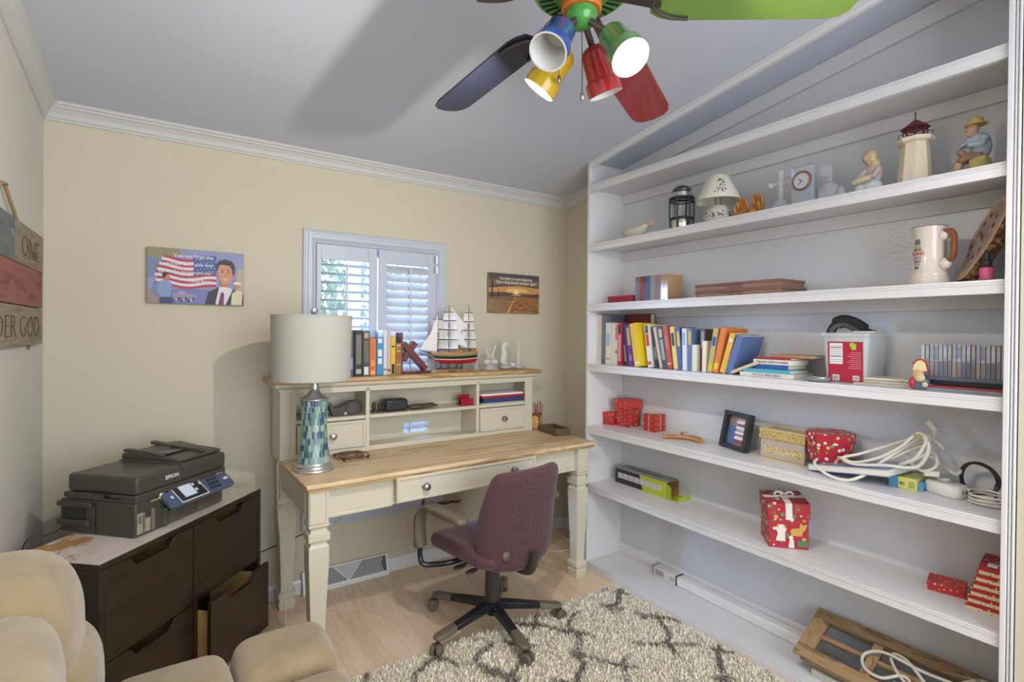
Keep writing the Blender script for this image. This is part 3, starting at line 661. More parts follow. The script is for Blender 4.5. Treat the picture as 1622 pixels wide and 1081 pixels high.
o = add('mosaic_tiles', tm, [pm('mosaic glass %d' % i, c, .15, .15, 60, coat=.5) for i, c in enumerate(TC)], lm_, smooth=0); o['kind'] = 'stuff'
add('collar', MB().lathe([(.052, .3135), (.066, .316), (.066, .320), (.058, .322), (.034, .336), (.022, .352), (.018, .364), (.018, .385), (0, .385)], (LXc, LYc, DZ), 32), SIL, lm_)
add('socket', MB().cyl((LXc, LYc, DZ+.385), (LXc, LYc, DZ+.45), .014, n=14), PEW, lm_)
SHADE = pm('lampshade fabric', (.48, .465, .42), .85, .03, 60, .15, 400)
z0, z1 = 1.172, 1.458; r0, r1 = .166, .170
sd = add('shade', MB().loft([[(LXc-.012+r*cos(2*pi*i/56), LYc+r*sin(2*pi*i/56), z) for i in range(56)] for r, z in ((r0, z0), (r1, z1), (r1-.0025, z1), (r0-.0025, z0))], closed=True), SHADE, lm_, smooth=50)
for r, z in ((r0+.0004, z0), (r1+.0004, z1-.007)): add('shade_trim', MB().loft([[(LXc-.012+q*cos(2*pi*i/56), LYc+q*sin(2*pi*i/56), zz) for i in range(56)] for q, zz in ((r, z), (r, z+.007), (r+.0012, z+.007), (r+.0012, z))], closed=True), pm('shade piping', (.44, .425, .375), .85), sd, smooth=50)
hp = MB().cyl((LXc, LYc, 1.21), (LXc, LYc, 1.43), .003, n=6)
for k in range(3): a = 2*pi*k/3; hp.cyl((LXc, LYc, 1.43), (LXc-.012+(r1-.003)*cos(a), LYc+(r1-.003)*sin(a), 1.45), .0018, n=6)
add('harp', hp, SIL, lm_)
CORD = pm('white cord', (.66, .64, .58), .5)
add('cord', MB().tube(spline([(LXc-.05, LYc+.06, DZ+.004), (.49, 2.55, DZ+.004), (.452, 2.64, DZ+.004), (.436, 2.66, DZ-.01), (.437, 2.67, DZ-.1), (.44, 2.66, .5), (.455, 2.65, .35), (.462, 2.62, .18), (.455, 2.56, .03), (.43, 2.50, .005)], 6), .0028, 6), CORD, lm_)
add('plug', MB().obox((.423, 2.487, .011), (.02, .036, .02), (0, 0, .5)), CORD, lm_, bev=.004)

# ------------------------------------------------------------------ trivet, pencil cup and tray on the desk
t = thing('wire_trivet', 'round bronze wire trivet lying beside the lamp', 'trivet', (.755, 2.575, DZ))
BRZ = pm('bronze wire', (.25, .17, .10), .35, metal=.8)
for r in (.085, .062): add('hoop', MB().tube(ring((.755, 2.575, DZ), r, 40, .010), .0032, 6, closed=True), BRZ, t)
for k in range(6):
    a = 2*pi*k/6; c = (.755+.042*cos(a), 2.575+.042*sin(a), DZ); add('scroll', MB().tube(ring(c, .019, 14, .010), .0022, 5, closed=True), BRZ, t)
for k in range(4):
    a = 2*pi*k/4+.9; add('foot', MB().cyl((.755+.085*cos(a), 2.575+.085*sin(a), DZ), (.755+.085*cos(a), 2.575+.085*sin(a), DZ+.014), .006, n=8), BLK, t)
t = thing('pencil_cup', 'square dark wooden pencil cup with pale inlaid panels', 'pencil cup', (1.998, 2.736, DZ), radians(37))
CUPW = wood('walnut cup', rgb(110, 64, 36), rgb(134, 84, 50), axis='z', r=.45); MAPLE = wood('maple inlay', rgb(196, 150, 90), rgb(216, 174, 112), axis='z', r=.5)
s = .031
add('cup', MB().box(-s, -s, 0, s, s, .006).box(-s, -s, .006, -s+.006, s, .098).box(s-.006, -s, .006, s, s, .098).box(-s+.006, -s, .006, s-.006, -s+.006, .098).box(-s+.006, s-.006, .006, s-.006, s, .098), CUPW, t, local=True, bev=.0015)
leafp = [(-.016, .004), (.016, .004), (.025, .05), (.018, .078), (.002, .091), (-.018, .080), (-.025, .05)]
add('inlay', MB().prism(leafp, -s-.0012, -s-.0002, 'xz'), MAPLE, t, local=True); add('inlay', MB().prism(leafp, -s-.0012, -s-.0002, 'yz'), MAPLE, t, local=True)
for i, (dx, dy, tx, ty, h, c) in enumerate(((-.015, .0, -.10, .02, .160, rgb(190, 150, 90)), (-.008, -.010, .06, .05, .150, rgb(196, 60, 40)), (.004, .006, -.05, .1, .158, rgb(50, 60, 84)), (.012, -.008, .08, -.04, .165, rgb(60, 70, 90)), (.018, .010, .03, .05, .170, rgb(190, 70, 50)), (.014, -.016, .1, -.1, .148, rgb(200, 40, 60)), (-.002, .016, -.1, .03, .152, rgb(170, 170, 176)))):
    q = thing('pen', ['pale wooden pencil', 'orange-red pen', 'navy pen', 'slate grey pen', 'tall red pencil', 'crimson marker', 'silver grey pen'][i]+' standing in the wooden cup', 'pen', (1.998+dx, 2.736+dy, DZ+.007), 0, 'pens in the pencil cup')
    e = (tx*.11, ty*.11, h-.012)
    add('barrel', MB().cyl((0, 0, 0), e, .0035, n=8), pm('pen %d' % i, c, .4), q, local=True)
    add('tip', MB().cyl(e, (e[0]*1.1, e[1]*1.1, h), .0042, .003, 8), pm('pen tip %d' % i, tuple(v*.6 for v in c), .4), q, local=True)
t = thing('desk_tray', 'brown open rectangular tray on the desk corner', 'tray', (2.0, 2.545, DZ), radians(-4))
BRN = pm('brown leatherette', rgb(96, 80, 62), .55, .1, 90, .2)
add('bottom', MB().box(-.05, -.092, .0002, .05, .092, .005), BRN, t, local=True)
for a in ((-.05, -.092, -.043, .092), (.043, -.092, .05, .092), (-.043, -.092, .043, -.085), (-.043, .085, .043, .092)): add('side', MB().box(a[0], a[1], .005, a[2], a[3], .044), BRN, t, local=True, bev=.0015)
# ================================================================== wall pictures and sign
class Print:
    """flat printed picture: coloured shapes laid over each other on a wall panel facing -y"""
    def __init__(s, x0, z0, x1, z1, y): s.a = (x0, z0, x1-x0, z1-z0, y); s.m = MB(); s.mats = []; s.k = 0
    def poly(s, pts, col):
        x0, z0, w_, h_, y_ = s.a; s.k += 1; yy = y_ - .00006*s.k
        nm = 'print %d %d %d' % tuple(int(v*255) for v in col)
        m = pm(nm, col, .5, .10, 45)
        if m not in s.mats: s.mats.append(m)
        s.m.mat(s.mats.index(m)); s.m.add([(x0+u*w_, yy, z0+v*h_) for u, v in pts], [tuple(range(len(pts)))]); return s
    def ell(s, u, v, a, b, col, n=18, t0=0, t1=2*pi):
        return s.poly([(u+a*cos(t0+(t1-t0)*i/n), v+b*sin(t0+(t1-t0)*i/n)) for i in range(n+(t1-t0 < 6))], col)
    def done(s, parent, name='picture_print'): return add(name, s.m, s.mats, parent, smooth=0)
def txt_wall(body, size, mat, parent, x_, z_, y_, align='CENTER', sx=1, bold=0): return text(body, size, mat, parent, frame((x_, y_, z_), (1, 0, 0), (0, 0, 1)), .0004, align=align, sx=sx, bold=bold)
INKW = pm('white ink', (.85, .84, .85), .5)
ax0, ax1, az0, az1 = -.080, .312, 1.511, 1.766
t = thing('flag_canvas', 'canvas print with a waving flag, quotation and suited man', 'picture', ((ax0+ax1)/2, YB, az0))
add('canvas', MB().box(ax0, YB-.022, az0, ax1, YB-.0005, az1), pm('canvas edge', rgb(150, 130, 112), .7), t, bev=.001)
p = Print(ax0+.001, az0+.001, ax1-.001, az1-.001, YB-.0222)
p.poly([(0, 0), (1, 0), (1, 1), (0, 1)], rgb(136, 140, 176)).poly([(0, .82), (.14, .78), (.34, .9), (.3, 1), (0, 1)], rgb(140, 132, 96)).poly([(0, .45), (.16, .5), (.12, .8), (0, .84)], rgb(110, 130, 160))
p.poly([(.9, .3), (1, .2), (1, .7), (.94, .7)], rgb(176, 158, 140)).poly([(0, 0), (.3, 0), (.2, .14), (0, .24)], rgb(150, 130, 130)).poly([(.2, 0), (.66, 0), (.62, .28), (.22, .26)], rgb(112, 118, 168))
def wv(u): return .035*sin(u*11+.5)-.02*u
for i in range(11):
    v = .31+i*.05; u0 = .07+.012*(i % 3)+.1*max(0, (i-5)/6); u1 = .70 if i < 5 else .47
    us = [u0+(u1-u0)*k/10 for k in range(11)]
    p.poly([(u, v+wv(u)) for u in us]+[(u, v+.05+wv(u)) for u in us[::-1]], rgb(168, 62, 88) if i % 2 == 0 else rgb(214, 204, 206))
us = [.46+.24*k/6 for k in range(7)]
p.poly([(u, .56+wv(u)) for u in us]+[(u, .90+wv(u)) for u in us[::-1]], rgb(70, 88, 140))
for a in range(6):
    for b in range(5): p.ell(.485+.036*a+.016*(b % 2), .60+.06*b+wv(.48+.036*a), .0055, .009, rgb(226, 226, 232), 5)
# domed building with a crowd at its foot
p.poly([(.24, .1), (.49, .1), (.47, .18), (.25, .18)], rgb(150, 136, 160)).ell(.34, .18, .05, .05, rgb(164, 150, 170), 12, 0, pi)
for k in range(9): p.ell(.26+.025*k, .05+.02*(k % 3), .012, .03, (rgb(90, 70, 90), rgb(190, 170, 180), rgb(60, 60, 90))[k % 3], 8)
# small man in a blue shirt
p.poly([(.12, 0), (.25, 0), (.24, .14), (.12, .14)], rgb(60, 64, 116)).poly([(.11, .11), (.23, .11), (.24, .37), (.19, .42), (.13, .40), (.08, .36)], rgb(128, 146, 186)).poly([(.08, .37), (.12, .38), (.09, .24), (.13, .14), (.10, .12), (.04, .25)], rgb(110, 128, 170))
p.ell(.185, .47, .034, .068, rgb(178, 118, 96), 14).poly([(.145, .47), (.15, .56), (.20, .565), (.222, .54), (.19, .525), (.17, .46)], rgb(58, 44, 42))
# large man in a dark suit
p.poly([(.58, 0), (1, 0), (1, .22), (.90, .30), (.72, .33), (.62, .24)], rgb(48, 48, 58)).poly([(.69, 0), (.80, 0), (.88, .30), (.80, .36), (.73, .34)], rgb(214, 206, 210)).poly([(.72, 0), (.78, 0), (.785, .20), (.765, .25), (.745, .20)], rgb(110, 56, 68))
p.poly([(.74, .34), (.84, .34), (.85, .46), (.74, .44)], rgb(176, 116, 92)).ell(.80, .60, .088, .20, rgb(196, 140, 112), 24)
p.poly([(.705, .62), (.70, .76), (.73, .84), (.80, .87), (.87, .84), (.905, .74), (.90, .58), (.875, .56), (.87, .68), (.84, .75), (.76, .765), (.725, .74)], rgb(58, 48, 46)).ell(.892, .55, .012, .04, rgb(186, 124, 98), 10)
for u in (.765, .83): p.ell(u, .625, .014, .014, rgb(90, 62, 54), 8); p.poly([(u-.022, .655), (u+.02, .66), (u+.02, .672), (u-.02, .668)], rgb(74, 56, 50))
p.poly([(.795, .62), (.80, .55), (.785, .535), (.812, .538)], rgb(166, 106, 84)).poly([(.758, .50), (.795, .475), (.838, .505), (.80, .49)], rgb(226, 206, 198))
# figure in a pale hat
p.poly([(.86, 0), (.98, 0), (.99, .24), (.93, .30), (.87, .22)], rgb(206, 196, 162)).ell(.925, .36, .026, .055, rgb(184, 124, 100), 12).ell(.93, .42, .045, .03, rgb(222, 210, 190), 12)
pr = p.done(t)
zz = lambda v: az0+.255*v
xx = lambda u: ax0+.392*u
yt = YB-.0222-.00006*(p.k+3)
for s_, u, v, al, sz in (('"If we ever forget that', .665, .845, 'RIGHT', .0245), ("we're one nation under God,", .665, .70, 'RIGHT', .0225), ('then we will be one nation gone under."', .665, .555, 'RIGHT', .0215), ('~ Ronald Reagan', .655, .40, 'RIGHT', .022)):
    o = txt_wall(s_, sz, INKW, t, xx(u), zz(v), yt, al, .62 if len(s_) > 30 else .74)
# ---- sunset canvas
bx0, bx1, bz0, bz1 = 1.719, 2.121, 1.518, 1.777
t = thing('sunset_canvas', 'canvas print of a sunset field with two lines of white writing', 'picture', ((bx0+bx1)/2, YB, bz0))
add('canvas', MB().box(bx0, YB-.022, bz0, bx1, YB-.0005, bz1), MATS['canvas edge'], t, bev=.001)
p = Print(bx0+.001, bz0+.001, bx1-.001, bz1-.001, YB-.0222)
p.poly([(0, 0), (1, 0), (1, 1), (0, 1)], rgb(96, 84, 72)).poly([(0, .86), (.5, .94), (1, .86), (1, 1), (0, 1)], rgb(82, 76, 72)).poly([(0, .66), (.3, .74), (.6, .68), (1, .74), (1, .86), (.6, .9), (0, .82)], rgb(120, 100, 78))
p.poly([(0, .52), (1, .5), (1, .66), (.6, .70), (.25, .66), (0, .62)], rgb(196, 146, 88)).poly([(.28, .54), (.8, .54), (.7, .64), (.4, .63)], rgb(226, 178, 110)).ell(.53, .54, .06, .05, rgb(240, 214, 160), 14)
p.poly([(0, .46), (.3, .54), (.48, .48), (.62, .5), (.72, .47), (1, .53), (1, .38), (0, .4)], rgb(88, 72, 66)).poly([(.42, .45), (.66, .45), (.6, .49), (.48, .49)], rgb(180, 150, 116))
p.poly([(0, 0), (1, 0), (1, .41), (.55, .43), (0, .40)], rgb(150, 104, 60)).poly([(0, 0), (.34, 0), (.50, .40), (0, .37)], rgb(120, 92, 66))
for i in range(7): p.poly([(0, .04+.045*i), (.36+.016*i, .0+.05*i), (.365+.016*i, .012+.05*i), (0, .06+.045*i)], rgb(176, 142, 100))
p.poly([(.34, 0), (.40, 0), (.515, .41), (.50, .41)], rgb(206, 150, 84))
rnd = random.Random(5)
for i in range(46):
    u = rnd.uniform(.44, .98); v = rnd.uniform(.02, .34); s = .02+.05*(1-v/.34)
    p.poly([(u-s, v), (u, v-.008), (u+s, v), (u, v+.014)], rgb(*[(118, 78, 44), (190, 136, 78), (100, 68, 42)][i % 3]))
for u, v0, v1, w_ in ((.05, .38, .84, .011), (.17, .40, .60, .007)): p.poly([(u, v0), (u+w_*2, v0), (u+w_*2.4, v1), (u+w_*.6, v1)], rgb(64, 44, 36))
p.done(t); yt = YB-.0222-.00006*(p.k+3)
X = lambda u: bx0+.402*u
Zt = lambda v: bz0+.259*v
txt_wall('Everyday is a new beginning.', .0265, INKW, t, X(.53), Zt(.845), yt, 'CENTER', .86)
txt_wall('Take a deep breath and start again.', .0265, INKW, t, X(.53), Zt(.745), yt, 'CENTER', .86)
# ---- plank sign on the left wall
t = thing('plank_sign', 'rustic three-plank sign with twine hanger on the left wall', 'sign', (XL, 2.2, 1.33))
PW = wood('grey barn wood', rgb(132, 118, 98), rgb(154, 140, 116), rgb(118, 104, 86), 2, 'y', .8, 9); PR = wood('red barn wood', rgb(136, 80, 72), rgb(152, 100, 90), rgb(122, 68, 62), 2, 'y', .8, 9); PB = wood('blue barn wood', rgb(92, 98, 102), rgb(112, 116, 114), rgb(126, 118, 98), 2, 'y', .8, 9)
xs = XL+.002
b1 = add('plank', MB().box(xs, 1.62, 1.610, xs+.017, 2.786, 1.752), PW, t, bev=.002)
b2 = add('plank', MB().box(xs, 1.62, 1.470, xs+.018, 2.764, 1.608), PR, t, bev=.002)
b3 = add('plank', MB().box(xs, 1.62, 1.330, xs+.017, 2.770, 1.467), PW, t, bev=.002)
add('star_field', MB().box(xs+.0172, 1.62, 1.612, xs+.0178, 2.315, 1.750), PB, b1)
add('backing_batten', MB().box(XL+.0003, 2.6, 1.31, xs-.0002, 2.66, 1.70).box(XL+.0003, 1.7, 1.31, xs-.0002, 1.76, 1.70), PW, t)
INKD = pm('burnt lettering', rgb(92, 78, 64), .8)
for s_, yy, zc, sz in (('ONE', 2.70, 1.640, .110), ('UNDER GOD', 2.71, 1.358, .112)):
    text(s_, sz, INKD, t, frame((xs+.0185, yy, zc), (0, 1, 0), (0, 0, 1)), .0006, align='RIGHT', sx=1.28, bold=-.0030)
text('*', .06, pm('faded white', rgb(176, 172, 160), .8), t, frame((xs+.0182, 2.30, 1.67), (0, 1, 0), (0, 0, 1)), .0004, align='RIGHT')
TW = pm('jute twine', rgb(170, 140, 92), .9, .2, 200, .5, 600)
add('hanger', MB().tube(spline([(xs+.012, 2.375, 1.750), (xs+.012, 2.30, 1.79), (xs+.010, 2.205, 1.838), (xs+.012, 2.11, 1.79), (xs+.012, 2.035, 1.750)], 4), .0055, 6), TW, t)
add('nail', MB().cyl((XL, 2.205, 1.832), (XL+.025, 2.205, 1.834), .004, n=8), PEW, t)

# ================================================================== drawer cabinet across the corner
def top_mat():
    m, nt, b = newmat('peeling cabinet top'); v = coords(nt, (1, 1, 1))
    n1 = noise(nt, v, 6, 6, .65); n2 = noise(nt, v, 28, 5, .7); n3 = noise(nt, v, 9, 3, .5, 2)
    base = ramp(nt, n1, [(.42, rgb(206, 196, 192)), (.56, rgb(198, 184, 176)), (.59, rgb(176, 136, 84)), (.72, rgb(162, 118, 66))], 'LINEAR')
    scr = ramp(nt, n2, [(.30, (1,)*3), (.36, (0,)*3)])
    nt.links.new(mixc(nt, scr, base, rgb(90, 70, 56)), b.inputs['Base Color']); b.inputs['Roughness'].default_value = .6
    bump(nt, b, n1, .3, .002); return m
BB_ = wood('black-brown veneer', (.022, .014, .008), (.034, .022, .012), (.015, .010, .006), 2, 'x', .36, 6, .08)
FX, FY = -.175, 2.05; CRZ = atan2(.75, .662)
cab = thing('drawer_cabinet', 'black-brown four-drawer cabinet with worn peeling top set across the corner', 'cabinet', (FX, FY, 0), CRZ)
W_, Dp, Hc = .813, .326, .655
def cadd(n, mb, m, p=None, **k): return add(n, mb, m, p or cab, local=True, **k)
cadd('top_panel', MB().box(0, 0, Hc-.020, W_, Dp, Hc-.0012), BB_, bev=.0015)
cadd('top_surface', MB().box(.004, .006, Hc-.0012, W_-.004, Dp, Hc), top_mat())
for x0 in (0, W_-.02): cadd('side_panel', MB().box(x0, 0, .012, x0+.02, Dp, Hc-.0205), BB_, bev=.001)
cadd('divider', MB().box(.3965, .0, .0305, .4165, Dp-.008, Hc-.0205), BB_)
cadd('bottom_panel', MB().box(.0205, .002, .012, W_-.0205, Dp-.008, .030), BB_)
cadd('middle_shelf', MB().box(.0205, .030, .322, .396, Dp-.008, .334).box(.417, .030, .322, W_-.0205, Dp-.008, .334), BB_)
cadd('back_panel', MB().box(.0205, Dp-.0075, .0305, W_-.0205, Dp, Hc-.0205), BB_)
for x0, y0 in ((.02, .02), (W_-.06, .02), (.02, Dp-.06), (W_-.06, Dp-.06)): cadd('foot', MB().box(x0, y0, 0, x0+.04, y0+.04, .0118), BLK)
RAW = wood('raw drawer side', rgb(176, 140, 84), rgb(196, 160, 104), axis='y', r=.6)
def cdrawer(x0, x1, z0, z1, out):
    xm = (x0+x1)/2; hw = .105; zn = z1-.034
    P = [(x0, z0), (x1, z0), (x1, z1), (xm+hw, z1), (xm+hw-.012, z1-.006), (xm+hw-.035, zn), (xm-hw+.035, zn), (xm-hw+.012, z1-.006), (xm-hw, z1), (x0, z1)]
    d = cadd('drawer', MB().prism(P, .002-out, .018-out, 'xz'), BB_, bev=.0012)
    y0 = .0185-out
    cadd('drawer_side', MB().box(x0+.012, y0, z0+.01, x0+.022, y0+.27, z1-.045).box(x1-.022, y0, z0+.01, x1-.012, y0+.27, z1-.045), RAW, d)
    cadd('drawer_bottom', MB().box(x0+.022, y0, z0+.012, x1-.022, y0+.27, z0+.018).box(x0+.022, y0+.262, z0+.018, x1-.022, y0+.27, z1-.05), BB_, d)
    return d
cdrawer(.0225, .3945, .332, .632, 0); cdrawer(.0225, .3945, .033, .328, 0); cdrawer(.4185, .7905, .332, .632, 0); cdrawer(.4185, .7905, .033, .328, .058)

# ================================================================== printer
PRZ = radians(45.5)
prn = thing('printer', 'black multifunction office printer with broken lower front on the cabinet', 'printer', (-.093, 2.241, Hc), PRZ)
PK = pm('printer charcoal', (.062, .055, .045), .36, .08, 40, .08, 400); PK2 = pm('printer gloss black', (.022, .022, .024), .2); PDK = pm('printer cavity', (.006, .006, .006), .7)
def pa(n, mb, m, p=None, **k): return add(n, mb, m, p or prn, local=True, **k)
foot = MB()
for a, b in ((.02, .03), (.38, .03), (.02, .24), (.38, .24)): foot.cyl((a, b, 0), (a, b, .005), .012, n=10)
pa('foot', foot, BLK)
body = MB().box(0, 0, .004, .125, .322, .122).box(.1252, .075, .004, .428, .322, .122)
pa('lower_body', body, PK, bev=.005)
pa('rear_cover', MB().box(-.012, .18, .098, -.0004, .325, .116).box(-.012, .19, .030, -.0004, .325, .052).box(.03, .3225, .118, .12, .345, .135), PK, bev=.003)
pa('side_panel_seam', MB().box(-.0022, .165, .012, -.0004, .1665, .114).box(-.0022, .1665, .1125, -.0004, .315, .114), PDK)
pa('side_recess', MB().box(-.0016, .21, .053, -.0005, .31, .096), PK2)
pa('scanner_base', MB().box(.0, -.002, .1225, .428, .292, .150), PK, bev=.004)
lid = pa('scanner_lid', MB().box(.0, -.004, .1505, .428, .292, .214), PK, bev=.012, seg=4)
pa('lid_notch', MB().box(-.0012, .115, .1515, -.0003, .185, .160).box(-.0014, .06, .134, -.0003, .13, .139).box(-.0014, .105, .134, -.0003, .13, .147), PDK)
pa('feeder_cover', MB().prism([(.02, .2145), (.285, .2145), (.285, .240), (.22, .250), (.13, .236), (.06, .232), (.02, .226)], .205, .426, 'yz'), PK, bev=.004)
pa('feeder_slot', MB().box(.235, .10, .2365, .345, .20, .2415), PK2, bev=.001)
fg = MB().prism([(.03, .230), (.20, .238), (.285, .250), (.285, .262), (.20, .252), (.05, .242)], .335, .362, 'yz').prism([(.10, .236), (.285, .244), (.285, .256), (.17, .250)], .212, .236, 'yz')
pa('paper_guide', fg, PK, bev=.003)
pa('feeder_ridge', MB().box(.196, -.0035, .2143, .204, .29, .2175), pm('grey ridge', (.10, .10, .10), .4), bev=.001)
pa('broken_front', MB().box(.006, -.0012, .012, .030, -.0003, .085).box(.034, -.001, .012, .06, -.0003, .06), pm('exposed works', (.30, .27, .20), .6, .7, 160))
pa('broken_edge', MB().box(.062, -.004, .010, .078, -.0003, .088).box(.012, -.006, .05, .022, -.0013, .075).box(.030, -.007, .02, .034, -.0013, .085), pm('torn plastic', (.16, .14, .10), .5, .5, 120), bev=.002)
TAPEM = pm('dusty taped plastic', (.085, .075, .055), .45, .75, 28)
pa('paper_cassette', MB().box(.128, .004, .004, .418, .0745, .052), TAPEM, bev=.003)
pa('cassette_post', MB().cyl((.126, .004, .006), (.126, .004, .072), .012, n=14), PK, bev=.001)
pa('output_slot', MB().box(.140, .0735, .056, .412, .0747, .088), PDK)
pa('slot_rail', MB().box(.128, .03, .0525, .418, .0745, .0558), PK, bev=.001)
pa('side_cheek', MB().box(.418, .02, .010, .428, .0745, .112), PK, bev=.002)
pa('barcode_label', MB().box(.4283, .03, .05, .4288, .05, .095), INKW)
# tilted control panel
PBL = pm('panel slate blue', rgb(74, 86, 112), .3); a_ = radians(40)
def pn(u, v, w_): # panel plane: u along width, v up the slope, w out of the face
    return (.098+u*1.08, -.058+v*1.2*cos(a_)-w_*sin(a_), .082+v*1.2*sin(a_)+w_*cos(a_))
def pbox(u0, v0, u1, v1, w0, w1): return MB().add([pn(u, v, w_) for w_ in (w0, w1) for v in (v0, v1) for u in (u0, u1)], [(0, 2, 3, 1), (4, 5, 7, 6), (0, 1, 5, 4), (2, 6, 7, 3), (0, 4, 6, 2), (1, 3, 7, 5)])
cp = pa('control_panel', MB().loft([[pn(u, v, w_) for u, v in rrect(0, 0, .300, .086, .012)] for w_ in (-.014, 0)]), PBL, bev=.002)
pa('panel_bracket', MB().prism([(-.03, .088), (.07, .098), (.07, .13), (.02, .142)], .14, .415, 'yz'), PK)
pa('screen_bezel', pbox(.050, .008, .165, .078, .0002, .0014), PK2, cp, bev=.0005)
pa('screen', pbox(.072, .018, .125, .066, .0015, .002), pm('lcd', (.42, .47, .55), .15, em=(.5, .56, .66), es=.25), cp)
pa('panel_line', pbox(.046, .004, .168, .0065, .0002, .001).join(pbox(.046, .0795, .168, .082, .0002, .001)).join(pbox(.0465, .0065, .049, .0795, .0002, .001)).join(pbox(.166, .0065, .168, .0795, .0002, .001)), INKW, cp)
KEY = pm('panel key', (.02, .022, .03), .4); KW = pm('pale key', (.6, .62, .66), .4)
for r_ in range(4):
    for c_ in range(3): pa('key', pbox(.186+.018*c_+.004*r_, .012+.016*r_, .198+.018*c_+.004*r_, .022+.016*r_, .0002, .0022), KEY, cp)
for u, v, m in ((.128, .05, KW), (.128, .028, KW), (.158, .045, KW), (.158, .062, KW), (.258, .060, pm('amber key', rgb(222, 190, 90), .4)), (.276, .060, pm('rose key', rgb(200, 150, 130), .4)), (.268, .030, KW), (.022, .03, KW), (.022, .058, KEY)):
    w2 = .016 if u == .268 else .006
    pa('key', pbox(u, v, u+w2+.004, v+.010, .0003, .0024), m, cp)
pa('green_emblem', MB().prism([(.088, .118), (.098, .128), (.108, .126), (.104, .114), (.094, .112)], -.0062, -.0044, 'xz'), pm('eco green', rgb(150, 200, 70), .4))
pa('emblem_leaf', MB().prism([(.092, .126), (.100, .134), (.106, .130), (.099, .122)], -.0064, -.0046, 'xz'), INKW)
pa('emblem_bar', MB().box(.058, -.0058, .114, .088, -.0044, .117), pm('pale print', (.4, .5, .3), .5))
text('EPSON', .020, pm('silver print', (.62, .62, .62), .4), prn, frame((.150, -.0052, .176), (1, 0, 0), (0, 0, 1)), .0006, sx=1.0, bold=.0006, local=True)
tag(add('printer_cable', MB().tube(spline([(-.31, 2.47, Hc+.02), (-.335, 2.455, Hc+.006), (-.355, 2.44, Hc+.004), (-.395, 2.425, Hc+.01), (-.42, 2.43, Hc-.05), (-.421, 2.5, .4), (-.42, 2.6, .1)], 5), .003, 6), CAB_), 'dark power cable hanging behind the printer by the corner', 'cable')

# ================================================================== sofa
def suede():
    m, nt, b = newmat('beige microsuede'); v = coords(nt)
    n1 = noise(nt, v, 7, 5, .6, .6); n2 = noise(nt, v, 30, 4, .65)
    c = ramp(nt, n1, [(.28, rgb(132, 112, 82)), (.5, rgb(150, 131, 100)), (.75, rgb(162, 144, 114))])
    nt.links.new(mixc(nt, ramp(nt, n2, [(.58, (0,)*3), (.8, (.35,)*3)]), c, rgb(164, 134, 98)), b.inputs['Base Color'])
    b.inputs['Roughness'].default_value = .9; b.inputs['Sheen Weight'].default_value = .35; b.inputs['Sheen Roughness'].default_value = .5
    bump(nt, b, n2, .25, .004); return m
SUE = suede()
sofa = thing('sofa', 'beige microsuede sofa with puffy seat and headrest cushions', 'sofa', (-.02, .95, 0))
def sad(n, c, r, e=.42): return add(n, MB().ell(c, r, 40, 24, e), SUE, sofa, smooth=80)
add('base', MB().box(-.415, .20, .055, .37, 1.665, .30), SUE, sofa, bev=.03, seg=3)
fm = MB()
for a, b in ((-.38, .25), (.32, .25), (-.38, 1.60), (.32, 1.60)): fm.box(a, b, 0, a+.04, b+.04, .055)
add('feet', fm, BB_, sofa)
sad('seat_cushion', (.005, .93, .360), (.150, .800, .132), .27)
sad('front_roll', (.283, 1.603, .358), (.134, .128, .136), .40)
sad('front_roll', (.283, .830, .358), (.134, .642, .136), .28)
sad('lumbar_cushion', (-.270, 1.47, .585), (.152, .20, .155), .7)
sad('lumbar_cushion', (-.262, .80, .575), (.158, .60, .145), .4)
sad('headrest', (-.292, 1.46, .715), (.140, .215, .195), .78)
sad('headrest', (-.285, .78, .715), (.150, .60, .188), .55)
tag(add('throw_pillow', MB().ell((-.050, 1.365, .530), (.075, .14, .036), 28, 16, .8), pm('navy cloth', rgb(50, 58, 92), .9, .1, 60, .3, 500), loc=(-.05, 1.365, .493), smooth=80), 'small navy blue pillow lying on the sofa seat', 'pillow')
